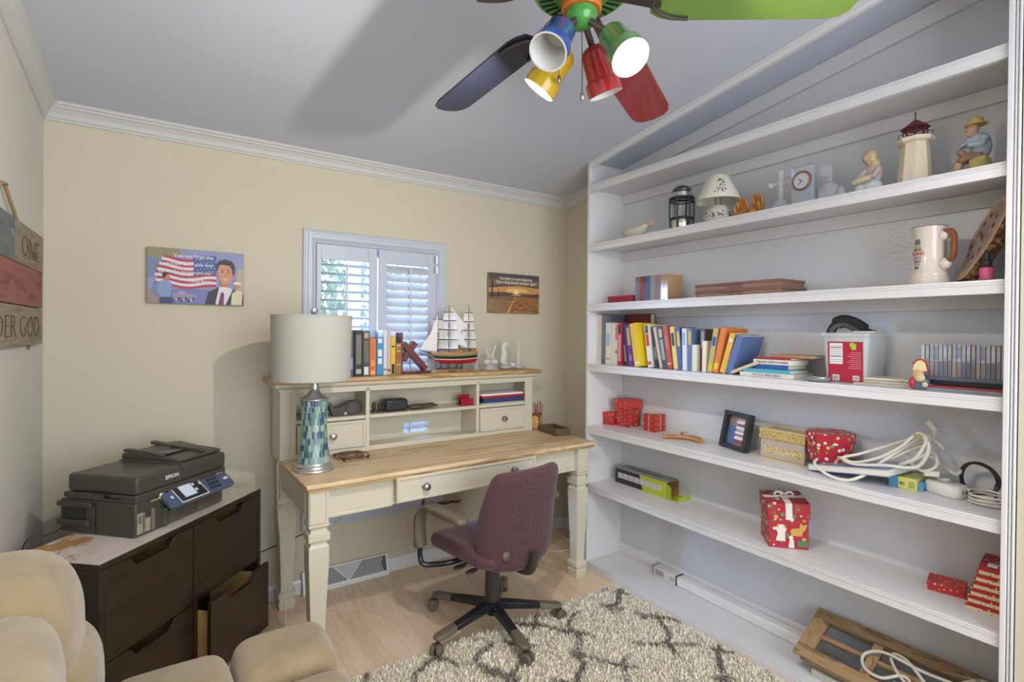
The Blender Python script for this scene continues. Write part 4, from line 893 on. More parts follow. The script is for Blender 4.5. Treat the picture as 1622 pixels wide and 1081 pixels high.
# ================================================================== shag rug
RX0, RX1, RY0, RY1 = .47, 2.048, .25, 2.062
rug = thing('rug', 'cream shag rug with broken grey lattice pattern', 'rug', ((RX0+RX1)/2, (RY0+RY1)/2, 0))
RUGB = pm('rug backing', rgb(206, 196, 172), .95, .1, 60)
add('backing', MB().box(RX0, RY0, .0006, RX1, RY1, .008), RUGB, rug)
def shag():
    rs = np.random.RandomState(4); n = 88000
    px = rs.uniform(RX0, RX1, n); py = RY1-(RY1-RY0)*rs.power(1.15, n); py = RY1-(py-RY0) if False else py
    def nz(x, y, s, ph): return np.sin(x*s+ph+1.7*np.sin(y*s*.7+ph))*.5+np.sin(y*s*1.3-ph+1.3*np.sin(x*s*.8))*.5
    wx = px+.035*nz(px, py, 9, .3)+.018*nz(px, py, 27, 2.); wy = py+.035*nz(px, py, 8, 1.9)+.018*nz(px, py, 25, .6)
    P = .27
    a = np.abs(((wx+wy*.9)/P) % 1-.5); b = np.abs(((wx-wy*.9)/P+.25) % 1-.5)
    line = np.maximum(np.clip((a-.40)/.05, 0, 1), np.clip((b-.40)/.05, 0, 1))
    brk = np.clip(nz(px, py, 15, 4.)*1.8+.75+nz(px, py, 33, 1.)*.7, 0, 1)
    g = np.clip(line*brk*1.25, 0, 1)*(rs.uniform(0, 1, n) > .10)
    cream = np.array(rgb(240, 233, 216)); grey = np.array(rgb(112, 104, 102))
    col = cream[None]*(1-g[:, None])+grey[None]*g[:, None]
    col *= rs.uniform(.86, 1.1, n)[:, None]; col[:, 2] *= rs.uniform(.9, 1.05, n)
    ang = rs.uniform(0, 2*pi, n)+nz(px, py, 12, 0.); lean = rs.uniform(.003, .013, n); h = rs.uniform(.015, .025, n)
    wd = rs.uniform(.0016, .0030, n); dx, dy = np.cos(ang), np.sin(ang); qx, qy = -dy, dx
    v = np.zeros((n, 5, 3))
    v[:, 0] = np.stack([px-qx*wd, py-qy*wd, np.full(n, .007)], 1); v[:, 1] = np.stack([px+qx*wd, py+qy*wd, np.full(n, .007)], 1)
    mx, my = px+dx*lean*.35, py+dy*lean*.35
    v[:, 2] = np.stack([mx+qx*wd*1.1, my+qy*wd*1.1, h*.62+.004], 1); v[:, 3] = np.stack([mx-qx*wd*1.1, my-qy*wd*1.1, h*.62+.004], 1)
    v[:, 4] = np.stack([px+dx*lean*1.1, py+dy*lean*1.1, h], 1)
    v[:, :, 0] = np.minimum(v[:, :, 0], 2.080)
    base = np.arange(n)[:, None]*5
    quads = base+np.array([[0, 1, 2, 3]]); tris = base+np.array([[3, 2, 4]])
    me = bpy.data.meshes.new('pile'); me.vertices.add(n*5); me.vertices.foreach_set('co', v.reshape(-1))
    loops = np.concatenate([quads.reshape(-1), tris.reshape(-1)]); me.loops.add(len(loops)); me.loops.foreach_set('vertex_index', loops.astype(np.int32))
    me.polygons.add(2*n); st = np.concatenate([np.arange(n)*4, n*4+np.arange(n)*3]).astype(np.int32)
    me.polygons.foreach_set('loop_start', st)
    ca = me.color_attributes.new('yarn', 'FLOAT_COLOR', 'POINT'); cc = np.ones((n, 5, 4)); cc[:, :, :3] = col[:, None, :]; ca.data.foreach_set('color', cc.reshape(-1))
    me.update(calc_edges=True); me.validate()
    m, nt, bs = newmat('rug yarn'); at = nt.nodes.new('ShaderNodeAttribute'); at.attribute_name = 'yarn'
    nt.links.new(at.outputs['Color'], bs.inputs['Base Color']); bs.inputs['Roughness'].default_value = .9; bs.inputs['Sheen Weight'].default_value = .2
    me.materials.append(m)
    o = bpy.data.objects.new('pile', me); C.objects.link(o); o.parent = rug; o.location = (-rug.location.x, -rug.location.y, 0); o['kind'] = 'stuff'
shag()

# ================================================================== office chair
CHX, CHY = 1.285, 2.10
ch = thing('office_chair', 'plum fabric office chair with grey arms on a five-star base', 'chair', (CHX, CHY, .001), radians(9))
PLUM = fabric('plum weave', rgb(70, 40, 46), rgb(96, 62, 68), 190); PLUM2 = fabric('plum seat weave', rgb(82, 46, 58), rgb(110, 72, 82), 190)
TAU = pm('taupe plastic', rgb(104, 94, 80), .45, .06, 60); DTA = pm('dark taupe plastic', rgb(66, 58, 50), .45, .06, 60); BGL = pm('black gloss', (.02, .02, .024), .15)
def ca(n, mb, m, p=None, **k): return add(n, mb, m, p or ch, local=True, **k)
ca('hub', MB().lathe([(0, .060), (.026, .060), (.030, .075), (.046, .085), (.048, .118), (.034, .128), (0, .128)], n=20), BGL)
for ang in (48, 120, 192, 264, 336):
    a = radians(ang-9); d = Vector((cos(a), sin(a), 0)); s = Vector((-sin(a), cos(a), 0))
    def sec(r, hw, z0, z1): c = d*r; return [tuple(c-s*hw+Vector((0, 0, z0))), tuple(c+s*hw+Vector((0, 0, z0))), tuple(c+s*hw*.8+Vector((0, 0, z1))), tuple(c-s*hw*.8+Vector((0, 0, z1)))]
    l = ca('base_leg', MB().loft([sec(.035, .026, .088, .124), sec(.13, .024, .082, .112), sec(.225, .023, .074, .098)]), BGL, bev=.005, smooth=50)
    ca('leg_cap', MB().loft([sec(.2255, .0245, .073, .100), sec(.28, .028, .068, .092), sec(.322, .026, .068, .087), sec(.338, .014, .07, .083)]), TAU, l, bev=.006, smooth=50)
    cw = d*.318; wv_ = Vector((cos(a+.5), sin(a+.5), 0)); ax = Vector((-wv_.y, wv_.x, 0)); cc_ = cw+wv_*.014
    cs = ca('caster', MB().cyl(tuple(cw+Vector((0, 0, .05))), tuple(cw+Vector((0, 0, .07))), .010, n=10).ell(tuple(cc_+Vector((0, 0, .040))), (.020, .020, .018), 12, 8), DTA, l)
    for sg in (-1, 1):
        p0 = cc_+ax*sg*.006+Vector((0, 0, .0275)); p1 = cc_+ax*sg*.024+Vector((0, 0, .0275))
        ca('wheel', MB().cyl(tuple(p0), tuple(p1), .0275, .0265, 20), TAU, l, bev=.003)
ca('column', MB().cyl((0, 0, .120), (0, 0, .300), .034, n=22).cyl((0, 0, .300), (0, 0, .345), .018, n=18), DTA, bev=.002)
ca('mechanism', MB().box(-.055, -.13, .335, .055, .10, .368), DTA, bev=.008)
# seat
sp = rrect(-.225, -.215, .225, .245, .085, 7)
def seatfn(u, v, w_):
    f = max(0, (v-.10)/.145); return (u, v, w_-.030*f*f+.012*(u/.225)**2-.010*(1-(u/.225)**2)*(1-f)*(1 if w_ > .40 else 0))
ca('seat', MB().pad(sp, [(.08, .366), (.03, .369), (.008, .382), (0, .405), (.003, .428), (.014, .442), (.04, .449), (.09, .451), (.16, .450)], seatfn), PLUM2, smooth=60)
ca('seat_shell', MB().pad(sp, [(.10, .3625), (.05, .3625), (.03, .3675), (.04, .372)], seatfn), DTA)
# backrest
bp = []
for x_, z_ in ((-.165, .0), (-.05, -.018), (.05, -.018), (.165, .0), (.205, .05), (.222, .14), (.216, .26), (.196, .38), (.180, .418), (.150, .434), (.05, .440), (-.05, .440), (-.150, .434), (-.180, .418), (-.196, .38), (-.216, .26), (-.222, .14), (-.205, .05)): bp.append((x_, z_))
Q = spline([(u, v, 0) for u, v in bp]+[(bp[0][0], bp[0][1], 0)], 3)[:-1]; bp = [(q.x, q.y) for q in Q]
TL = radians(9)
def backfn(u, v, w_):
    y_ = w_ + .055*(u/.22)**2 - .018*sin(pi*v/.44)*(-1) ; z_ = v
    return (u, -.205+y_*cos(TL)-z_*sin(TL), .365+z_*cos(TL)+y_*sin(TL))
ca('backrest', MB().pad(bp, [(.10, -.036), (.05, -.035), (.018, -.029), (.004, -.016), (0, 0), (.004, .018), (.02, .030), (.06, .036), (.12, .038)], backfn), PLUM, smooth=60)
bx = backfn(-.118, .075, -.036)
ca('back_bolt', MB().lathe([(0, -.004), (.019, -.004), (.020, .002), (.014, .007), (0, .009)], n=20).rot(radians(90)).move(*bx), TAU)
ca('back_bar', MB().tube(spline([(0, -.10, .345), (0, -.20, .335), (0, -.262, .36), (0, -.285, .44)], 5), .018, 8), DTA)
def arm(sx):
    X = sx*.282
    a = ca('armrest', MB().pad(rrect(-.032, -.15, .032, .135, .03, 6), [(.012, -.013), (.002, -.008), (0, .0), (.003, .010), (.012, .014)], lambda u, v, w_: (X+u, v, .590+w_+.012*cos(v*8))), TAU, smooth=60)
    ca('arm_post', MB().tube(spline([(X, .06, .592), (X, .125, .590), (X, .170, .565), (X, .192, .51), (X-sx*.004, .192, .425), (X-sx*.006, .188, .395)], 5), [.026]*12+[.031]*14, 10, sy=.62), TAU, a)
    ca('pivot_bolt', MB().lathe([(0, 0), (.018, 0), (.018, .010), (.012, .014), (0, .014)], n=18).rot(0, radians(90)*sx, 0).move(X+sx*.018, .185, .415), TAU, a)
    ca('support_tube', MB().tube(spline([(X-sx*.004, .192, .405), (X-sx*.002, .188, .345), (X-sx*.008, .172, .318), (X-sx*.04, .150, .312), (X-sx*.12, .10, .318), (0, .03, .345)], 5), .012, 10), BGL, a)
arm(-1); arm(1)
for y_, x_ in ((.02, -.15), (-.05, -.135)):
    ca('lever', MB().cyl((-.04, y_, .345), (x_, y_+.01, .325), .007, n=8).ell((x_-.02, y_+.012, .320), (.036, .015, .009), 16, 8), DTA, smooth=60)

# ================================================================== ceiling fan
FC = Vector((.853, .995, 2.21)); FW = Vector((sin(_ya), cos(_ya), 0))
fan = thing('ceiling_fan', 'multicoloured ceiling fan with blue, red, green and yellow spot lamps', 'ceiling fan', (FC.x, FC.y, cz(FC.y)))
GRN = pm('green enamel', rgb(70, 150, 64), .2, coat=.5); ORG = pm('orange enamel', rgb(206, 116, 40), .3, coat=.4); GUN = pm('gunmetal', (.10, .09, .09), .3, metal=.6)
BLU = pm('blue enamel', rgb(58, 82, 160), .22, coat=.6); REDE = pm('red enamel', rgb(170, 42, 40), .22, coat=.6); YEL = pm('yellow enamel', rgb(206, 170, 30), .22, coat=.6); GR2 = pm('sage enamel', rgb(96, 140, 84), .25, coat=.5)
f0 = lambda z: (FC.x, FC.y, z)
add('canopy', MB().lathe([(0, -.10), (.03, -.10), (.055, -.075), (.068, -.03), (.070, .012), (0, .012)], f0(cz(FC.y)), 28), GRN, fan)
add('downrod', MB().cyl(f0(2.33), f0(cz(FC.y)-.09), .012, n=14), GUN, fan)
mo = add('motor_housing', MB().lathe([(.04, 2.224), (.112, 2.228), (.121, 2.236), (.124, 2.250), (.124, 2.290), (.110, 2.320), (.06, 2.340), (0, 2.342)], (FC.x, FC.y, 0), 44), GRN, fan)
for k in range(30):
    a = 2*pi*k/30; d = Vector((cos(a), sin(a), 0)); s = Vector((-sin(a), cos(a), 0)); p0 = FC+d*.070; p1 = FC+d*.106
    p0.z = 2.2255; p1.z = 2.2275
    add('vent_slot', MB().add([p0-s*.0028, p0+s*.0028, p1+s*.0028, p1-s*.0028, p0-s*.0028+Vector((0, 0, .004)), p0+s*.0028+Vector((0, 0, .004)), p1+s*.0028+Vector((0, 0, .004)), p1-s*.0028+Vector((0, 0, .004))], [(0, 1, 2, 3), (4, 7, 6, 5), (0, 4, 5, 1), (1, 5, 6, 2), (2, 6, 7, 3), (3, 7, 4, 0)]).move(0, 0, -.0016), PDK, mo)
add('switch_housing', MB().lathe([(0, 2.186), (.047, 2.186), (.050, 2.190), (.050, 2.2235), (0, 2.2235)], (FC.x, FC.y, 0), 30), ORG, fan)
add('lamp_fitter', MB().lathe([(0, 2.143), (.014, 2.144), (.026, 2.151), (.034, 2.163), (.038, 2.176), (.038, 2.1858), (0, 2.1858)], (FC.x, FC.y, 0), 30), GRN, fan)
PIT, DRP = -.163, .123
def blade(ang, mat, dark):
    a = radians(ang); u = Vector((cos(a), sin(a), 0)); v = Vector((-sin(a), cos(a), 0))
    def bpnt(r, s, o=0): return Vector((FC.x, FC.y, FC.z-DRP*r)) + u*r + (v*cos(PIT)+Vector((0, 0, sin(PIT))))*s + Vector((0, 0, o))
    out = [(.165, -.040), (.185, -.056), (.215, -.0645), (.56, -.0645), (.590, -.055), (.605, -.036), (.612, 0), (.605, .036), (.590, .055), (.56, .0645), (.215, .0645), (.185, .056), (.165, .040)]
    b = add('blade', MB().loft([[bpnt(r, s, o) for r, s in out] for o in (0, .006)]), mat, fan, smooth=0, bev=.001)
    add('blade_arm', MB().loft([[bpnt(r, -.012, o), bpnt(r, .012, o), bpnt(r, .012, o+.006), bpnt(r, -.012, o+.006)] for r, o in ((.080, .010), (.13, .0), (.165, -.0075), (.19, -.0075))]), GUN, b)
    arc = [bpnt(.165+.03*(1-cos(t))+.0, .040*sin(t)*1.25, -.004) for t in [pi*(-.5)+pi*k/10 for k in range(11)]]
    arc = [bpnt(.255-.085*cos(t), .052*sin(t), -.005) for t in [-pi/2+pi*k/12 for k in range(13)]]
    add('arm_fork', MB().tube(arc, .005, 6), GUN, b)
blade(96.9, pm('blue blade lacquer', rgb(38, 42, 60), .3), 0); blade(24.9, pm('red blade lacquer', rgb(140, 40, 40), .25, coat=.4), 0); blade(-47.1, pm('lime enamel', rgb(116, 150, 64), .25, coat=.4), 0); blade(-119.1, ORG, 0); blade(168.9, YEL, 0)
WIN = pm('white reflector', (.75, .74, .72), .4)
def head(n, a, b, mat, lit, length=.122):
    A, B = Vector(a), Vector(b); d = (B-A).normalized(); M = d.to_track_quat('Z', 'Y').to_matrix().to_4x4(); M.translation = B-d*length
    o = add(n, MB().lathe([(0, 0), (.022, .001), (.030, .008), (.036, .02), (.0375, .078), (.040, .083), (.0445, .088), (.0455, .094), (.0455, length)], n=36, caps=False).xf(M), mat, fan, smooth=40)
    add('lamp_reflector', MB().lathe([(.0455, length), (.0415, length), (.0405, .09), (.035, .080), (.033, .025), (0, .012)], n=36, caps=False).xf(M), WIN, o, smooth=50)
    add('neck', MB().tube(spline([tuple(FC+Vector((d.x*.02, d.y*.02, -.045))), tuple((FC+Vector((d.x*.03, d.y*.03, -.05))+(B-d*length))/2), tuple(B-d*length+d*.002)], 4), .009, 8), GUN, o)
    if lit is not None:
        em = (1, .93, .84)
        add('bulb', MB().lathe([(0, .03), (.015, .032), (.026, .06), (.0375, length-.034), (.037, length-.026), (.028, length-.019), (.012, length-.016), (0, length-.0155)], n=28).xf(M), pm('lit bulb', (1, 1, 1), .4, em=em, es=26), o, smooth=60)
        L = lamp('spot_bulb_light', 'POINT', tuple(B-d*.003), lit, em, shadow_soft_size=.012)
    else:
        add('socket', MB().lathe([(0, .013), (.012, .014), (.012, .045), (.006, .048), (0, .048)], n=16).xf(M), pm('socket brass', (.6, .55, .42), .3, metal=.6), o)
    return o
head('spot_lamp_blue', (0.818, 1.007, 2.157), (0.727, 0.964, 2.035), BLU, None)
head('spot_lamp_green', (0.897, 0.961, 2.148), (0.889, 0.863, 2.026), GR2, 12)
head('spot_lamp_red', (0.92, 1.029, 2.136), (0.967, 1.027, 2.023), REDE, None)
head('spot_lamp_yellow', (0.858, 1.082, 2.111), (0.821, 1.129, 2.036), YEL, 26)
def chain(a, b):
    P = [Vector(a).lerp(Vector(b), k/8) for k in range(9)]
    o = add('pull_chain', MB().tube(P, .0012, 5), GUN, fan)
    add('chain_fob', MB().ell((b[0], b[1], b[2]-.008), (.006, .006, .011), 12, 8), PEW, o)
chain((0.838, 0.975, 2.13), (0.839, 0.973, 1.973)); chain((0.828, 1.054, 2.142), (0.829, 1.053, 2.044))
# ================================================================== built-in bookcase
Z1, Z2, Z3, Z4, Z5, Z6, Z7 = 2.265, 1.914, 1.563, 1.208, .8405, .499, .036
BX1 = 2.368; BYL, BYR = 2.340, .494
bc = thing('bookcase', 'white built-in bookcase filling the right wall', 'bookcase', (2.2, 1.42, 0))
e_ = .0006
add('side_panel', MB().prism([(BYL+e_, 0), (BYL+.02, 0), (BYL+.02, cz(BYL+.02)-.002), (BYL+e_, cz(BYL)-.002)], XF, BX1+.004, 'yz'), WHITE, bc, bev=.0015)
add('side_panel', MB().prism([(.466, 0), (BYR-e_, 0), (BYR-e_, cz(BYR)-.002), (.466, cz(.466)-.002)], XF-.003, BX1+.004, 'yz'), WHITE, bc, bev=.0015)
add('stile_moulding', MB().box(XF-.012, .462, .0, XF-.0035, .4685, 2.63).box(XF-.010, .4705, 0, XF-.0035, .4765, 2.63).box(XF-.014, .4785, 0, XF-.0035, .4925, 2.63), WHITE, bc, bev=.002)
add('back_panel', MB().prism([(BYR, 0), (BYL, 0), (BYL, cz(BYL)-.002), (BYR, cz(BYR)-.002)], BX1, BX1+.004, 'yz'), pm('bookcase back paint', (.66, .66, .68), .4, .03, 6, .05, 30), bc)
LIP = [(0, 0), (.004, 0), (.0045, -.006), (.0015, -.008), (.0015, -.0105), (.0045, -.0115), (.0045, -.0145), (.0015, -.016), (.0015, -.042), (.020, -.042), (.020, 0)]
for z in (Z1, Z2, Z3, Z4, Z5, Z6):
    s = add('shelf', MB().box(XF+.0205, BYR, z-.022, BX1-e_, BYL, z), WHITE, bc)
    add('front_lip', MB().loft([[(XF-.004+(.004-a if a < .01 else a), y_, z+b) for a, b in LIP] for y_ in (BYR, BYL)]), WHITE, s, smooth=0)
    add('cleat', MB().box(BX1-.019, BYR, z-.078, BX1-e_, BYL, z-.0225), WHITE, s, bev=.002)
s = add('shelf', MB().box(XF+.004, BYR, 0, BX1-e_, BYL, Z7), WHITE, bc)
add('front_lip', MB().box(XF-.010, BYR, 0, XF+.0035, BYL, Z7-.010).box(XF-.006, BYR, Z7-.0098, XF+.0035, BYL, Z7), WHITE, s, bev=.002)
add('cleat', MB().box(BX1-.019, BYR, Z7+.0005, BX1-e_, BYL, Z7+.062), WHITE, s, bev=.002)
add('ceiling_trim', MB().loft([[(x_, y_, cz(y_)-d) for x_, d in ((XF-.006, .002), (XF-.006, .026), (XF+.002, .030), (XF+.002, .036), (XF+.020, .036), (XF+.020, .002))] for y_ in (BYR, BYL)]), WHITE, bc, smooth=0)
add('ceiling_trim', MB().loft([[(x_, y_, cz(y_)-d) for x_, d in ((BX1-.02, .002), (BX1-.02, .074), (BX1-e_, .074), (BX1-e_, .002))] for y_ in (BYR, BYL)]), WHITE, bc, smooth=0)

def ring_solid(m, pts, r, n=6): return m.tube(pts, r, n)
# ------------------------------------------------------------------ top display shelf (Z2)
z = Z2+.0003
t = thing('shell_dish', 'small cream shell-shaped dish at the end of the display shelf', 'dish', (2.19, 2.02, z))
add('bowl', MB().loft([[(2.145+.045*k*cos(a)*.8, 2.03+.10*k*sin(a)+.01*q, z+h+(.022*max(0, -sin(a))**2)*k) for a in [2*pi*i/24 for i in range(24)]] for k, h, q in ((.3, 0, 0), (.7, .012, 0), (1, .046, 0), (.95, .046, 0), (.62, .018, 0), (.2, .008, 0))]), pm('shell glaze', rgb(212, 204, 184), .2, .08, 20), t, smooth=60)
add('tail', MB().ell((2.145, 1.925, z+.064), (.012, .026, .016)), pm('shell tan', rgb(190, 168, 130), .4), t)
t = thing('metal_lantern', 'dark metal cage lantern with steel bands on the display shelf', 'lantern', (2.185, 1.755, z))
LN = pm('dark pewter', (.10, .095, .09), .35, metal=.7); STEEL = pm('steel', (.6, .58, .54), .22, metal=1); c = (2.185, 1.755, z)
add('base_cup', MB().lathe([(0, 0), (.048, 0), (.050, .004), (.052, .055), (.050, .062), (0, .062)], c, 28), STEEL, t)
add('globe', MB().lathe([(.050, .062), (.051, .15), (.048, .158), (.046, .158), (.048, .15), (.047, .064)], c, 28), glass('lantern glass', (.85, .9, .92), .05), t)
for h in (.062, .150, .166): add('band', MB().tube(ring(c, .058, 28, h), .005, 8, closed=True), LN, t)
add('cap', MB().lathe([(.052, .168), (.050, .195), (.046, .200), (.047, .208), (.036, .222), (.012, .232), (0, .233)], c, 28), LN, t)
add('cap_band', MB().lathe([(.0515, .172), (.0515, .192), (.053, .192), (.053, .172)], c, 28), STEEL, t)
for k in range(6):
    a = 2*pi*k/6+.3; add('bar', MB().tube([(c[0]+.054*cos(a), c[1]+.054*sin(a), z+.0), (c[0]+.060*cos(a), c[1]+.060*sin(a), z+.07), (c[0]+.060*cos(a), c[1]+.060*sin(a), z+.172)], .0042, 6), LN, t)
t = thing('ceramic_lamp', 'small white ceramic tea-light lamp with pierced shade', 'candle lamp', (2.20, 1.555, z))
c = (2.20, 1.555, z); CER = pm('white ceramic', rgb(222, 216, 200), .3, .03, 30)
add('base', MB().lathe([(0, 0), (.045, 0), (.062, .02), (.066, .04), (.056, .068), (.040, .082), (.036, .088), (0, .088)], c, 28), CER, t)
add('painted_scene', MB().lathe([(.0655, .028), (.0672, .041), (.060, .060)], c, 28, caps=False), dots('landscape glaze', rgb(216, 210, 194), [rgb(150, 140, 100), rgb(190, 180, 150), rgb(110, 120, 110), rgb(216, 210, 194)], 70, .5), t)
add('rods', MB().cyl((2.20, 1.54, z+.086), (2.20, 1.54, z+.13), .0025, n=6).cyl((2.20, 1.57, z+.086), (2.20, 1.57, z+.13), .0025, n=6).cyl((2.18, 1.555, z+.086), (2.18, 1.555, z+.13), .0025, n=6), PEW, t)
s = add('shade', MB().lathe([(.104, .112), (.103, .120), (.048, .228), (.044, .232), (.0435, .228), (.099, .119), (.101, .112)], c, 40, caps=False), CER, t)
hm = MB(); rnd = random.Random(2)
for k in range(46):
    a = radians(222+rnd.uniform(-17, 17)); h = rnd.uniform(.135, .205); r = .103-(h-.120)/.108*.055+.0005; hm.ell((c[0]+r*cos(a), c[1]+r*sin(a), z+h), (.0024, .0024, .0032), 6, 4)
o = add('pierced_holes', hm, pm('hole shadow', (.12, .09, .06), .8), s); o['kind'] = 'stuff'
t = thing('carved_hands', 'carved orange-brown wooden cupped hands', 'sculpture', (2.20, 1.395, z))
WH = wood('amber wood', rgb(186, 116, 40), rgb(206, 142, 62), rgb(150, 84, 26), 6, 'z', .35, 8)
def hand(sg):
    y0 = 1.397; m = MB().ell((2.20, y0+sg*.026, z+.026), (.026, .030, .026)).ell((2.215, y0+sg*.034, z+.042), (.016, .028, .026))
    for k in range(4):
        yy = y0+sg*(.012+.0145*k); ln = (.088, .098, .094, .080)[k]
        m.tube([(2.212, yy, z+.035), (2.216, yy+sg*.004, z+.035+(ln-.035)*.5), (2.205, yy+sg*.005, z+ln), (2.200, yy+sg*.004, z+ln+.012)], [.0082, .0078, .0066, .0045], 8)
    m.tube([(2.19, y0+sg*.052, z+.03), (2.178, y0+sg*.060, z+.05), (2.178, y0+sg*.056, z+.070)], [.010, .0085, .005], 8)
    return m
for sg in (-1, 1): add('hand', hand(sg), WH, t, remesh=.0032)
add('plinth', MB().ell((2.20, 1.397, z+.008), (.035, .058, .0078)), WH, t)
GLC = pm('clear glass', (.92, .94, .95), .07, .03, 20, trans=.72, ior=1.4)
t = thing('glass_cross', 'clear glass cross with flared arms on a round base', 'cross', (2.20, 1.247, z))
gm = MB().cyl((2.20, 1.247, z+.05), (2.20, 1.247, z+.165), .012, n=10).cyl((2.20, 1.215, z+.13), (2.20, 1.283, z+.13), .010, n=10)
for p in ((2.20, 1.247, z+.175), (2.20, 1.207, z+.13), (2.20, 1.291, z+.13)): gm.ell(p, (.014, .016, .016), 10, 6)
add('cross', gm, GLC, t, remesh=.004); add('base', MB().lathe([(0, 0), (.045, 0), (.046, .02), (.03, .05), (.016, .062), (0, .062)], (2.20, 1.247, z), 20), GLC, t)
t = thing('glass_clock', 'clear glass block clock with a round copper-rimmed dial', 'clock', (2.19, 1.14, z))
add('block', MB().box(2.172, 1.098, z+.0, 2.208, 1.190, z+.175), pm('clock glass', (.84, .88, .92), .05, .03, 20, trans=.75, ior=1.35), t, bev=.004)
dm = Matrix.Translation((2.171, 1.144, z+.110)) @ Matrix.Rotation(-pi/2, 4, 'Y')
add('rim', MB().tube(ring((0, 0, 0), .036, 32), .0055, 8, closed=True).xf(dm), pm('copper rim', (.32, .2, .15), .35, metal=.7), t)
add('dial', MB().lathe([(0, -.001), (.033, -.001), (.033, .001), (0, .001)], n=32).xf(dm), pm('dial grey', (.55, .57, .6), .3), t)
for ang, ln in ((.9, .022), (-.6, .016)): add('hand', MB().box(-.0012, -.002, .0015, .0012, ln, .0022).rot(rz=ang).xf(dm), BLK, t)
add('pebbles', MB().ell((2.1705, 1.12, z+.015), (.003, .016, .012), 8, 5).ell((2.1705, 1.15, z+.013), (.003, .018, .010), 8, 5).ell((2.1705, 1.175, z+.014), (.003, .010, .012), 8, 5), pm('silver relief', (.6, .6, .6), .25, metal=.5), t)
t = thing('glass_bookmark', 'tall narrow clear glass plaque leaning behind the clock', 'plaque', (2.235, 1.075, z)); add('plaque', MB().box(2.225, 1.055, z, 2.24, 1.098, z+.165), GLC, t, bev=.003); add('label', MB().box(2.2235, 1.066, z+.06, 2.2245, 1.088, z+.12), pm('plaque label', (.45, .42, .4), .4), t)
t = thing('glass_snail', 'rounded clear glass snail ornament', 'ornament', (2.20, 1.045, z))
add('shell', MB().ell((2.20, 1.050, z+.045), (.028, .040, .045), 14, 10), GLC, t); add('head', MB().ell((2.19, 1.003, z+.030), (.018, .020, .030), 12, 8), GLC, t)
for k, y_ in enumerate((.985, .955)):
    t = thing('glass_drop', 'tiny clear glass drop beside the glass ornaments', 'ornament', (2.20, y_, z), 0, 'tiny glass drops on the display shelf'); add('drop', MB().ell((2.20, y_, z+.011), (.009, .009, .011), 10, 6), GLC, t); add('foot', MB().cyl((2.20, y_, z), (2.20, y_, z+.003), .008, n=10), GLC, t)
# two bisque figurines
SKIN = pm('bisque skin', rgb(186, 148, 124), .5); CRM = pm('bisque cream', rgb(206, 192, 150), .5, .1, 80)
t = thing('woman_figurine', 'porcelain figurine of a seated woman in a headscarf', 'figurine', (2.20, .90, z))
y0 = .90
add('skirt', MB().ell((2.20, y0+.005, z+.032), (.036, .042, .032)).ell((2.185, y0+.030, z+.028), (.026, .022, .028)).ell((2.19, y0+.035, z+.052), (.022, .022, .014)), pm('bisque grey blue', rgb(196, 200, 200), .5, .15, 50), t, remesh=.0035)
add('torso', MB().ell((2.205, y0-.004, z+.085), (.026, .031, .036)).ell((2.205, y0-.018, z+.075), (.018, .014, .028)).tube([(2.195, y0-.026, z+.098), (2.175, y0-.018, z+.070), (2.165, y0+.022, z+.063)], [.012, .010, .008], 8).tube([(2.195, y0+.018, z+.098), (2.178, y0+.030, z+.075), (2.165, y0+.032, z+.064)], [.011, .009, .007], 8), pm('bisque mauve', rgb(188, 164, 158), .5, .12, 60), t, remesh=.0033)
add('basket', MB().tube([(2.16, y0-.012, z+.060), (2.155, y0+.02, z+.055), (2.16, y0+.045, z+.050)], [.010, .012, .008], 8), CRM, t)
hd = add('head', MB().ell((2.190, y0+.012, z+.142), (.017, .016, .021)).cyl((2.198, y0+.004, z+.112), (2.193, y0+.010, z+.13), .009, n=8).ell((2.174, y0+.016, z+.140), (.004, .004, .005)), SKIN, t, remesh=.0028)
add('headscarf', MB().ell((2.199, y0+.004, z+.148), (.019, .021, .024)).ell((2.205, y0-.008, z+.118), (.018, .018, .020)), pm('bisque gold', rgb(188, 172, 120), .5, .1, 60), hd, remesh=.003)
t = thing('fisherman_figurine', 'porcelain figurine of a seated fisherman in blue jacket and yellow hat', 'figurine', (2.20, .60, z))
y0 = .600
add('rock', MB().box(2.175, y0-.035, z, 2.23, y0+.010, z+.058).ell((2.20, y0-.012, z+.03), (.036, .032, .032)), pm('bisque olive rock', rgb(178, 168, 100), .6, .2, 40), t, remesh=.004)
add('jacket', MB().ell((2.205, y0-.014, z+.092), (.028, .028, .042)).ell((2.205, y0-.010, z+.118), (.026, .027, .022)).tube([(2.19, y0-.028, z+.122), (2.178, y0-.022, z+.095), (2.165, y0+.010, z+.098)], [.014, .012, .009], 8).tube([(2.20, y0+.014, z+.122), (2.178, y0+.018, z+.10), (2.168, y0+.024, z+.096)], [.013, .011, .008], 8), pm('bisque blue', rgb(162, 172, 186), .5, .2, 60), t, remesh=.0033)
lg = add('trousers', MB().tube([(2.195, y0-.018, z+.060), (2.178, y0+.018, z+.062), (2.172, y0+.034, z+.048)], [.018, .015, .012], 8).tube([(2.215, y0-.014, z+.058), (2.20, y0+.022, z+.060), (2.195, y0+.036, z+.05)], [.017, .014, .012], 8).tube([(2.172, y0+.030, z+.070), (2.172, y0+.028, z+.086)], [.011, .012], 8), pm('bisque brown', rgb(140, 104, 86), .5, .1, 60), t, remesh=.0033)
add('boots', MB().tube([(2.172, y0+.034, z+.046), (2.172, y0+.040, z+.014)], [.011, .012], 8).ell((2.168, y0+.044, z+.009), (.012, .020, .009)).tube([(2.196, y0+.036, z+.046), (2.196, y0+.038, z+.014)], [.011, .012], 8).ell((2.192, y0+.042, z+.009), (.012, .020, .009)), SKIN, lg, remesh=.003)
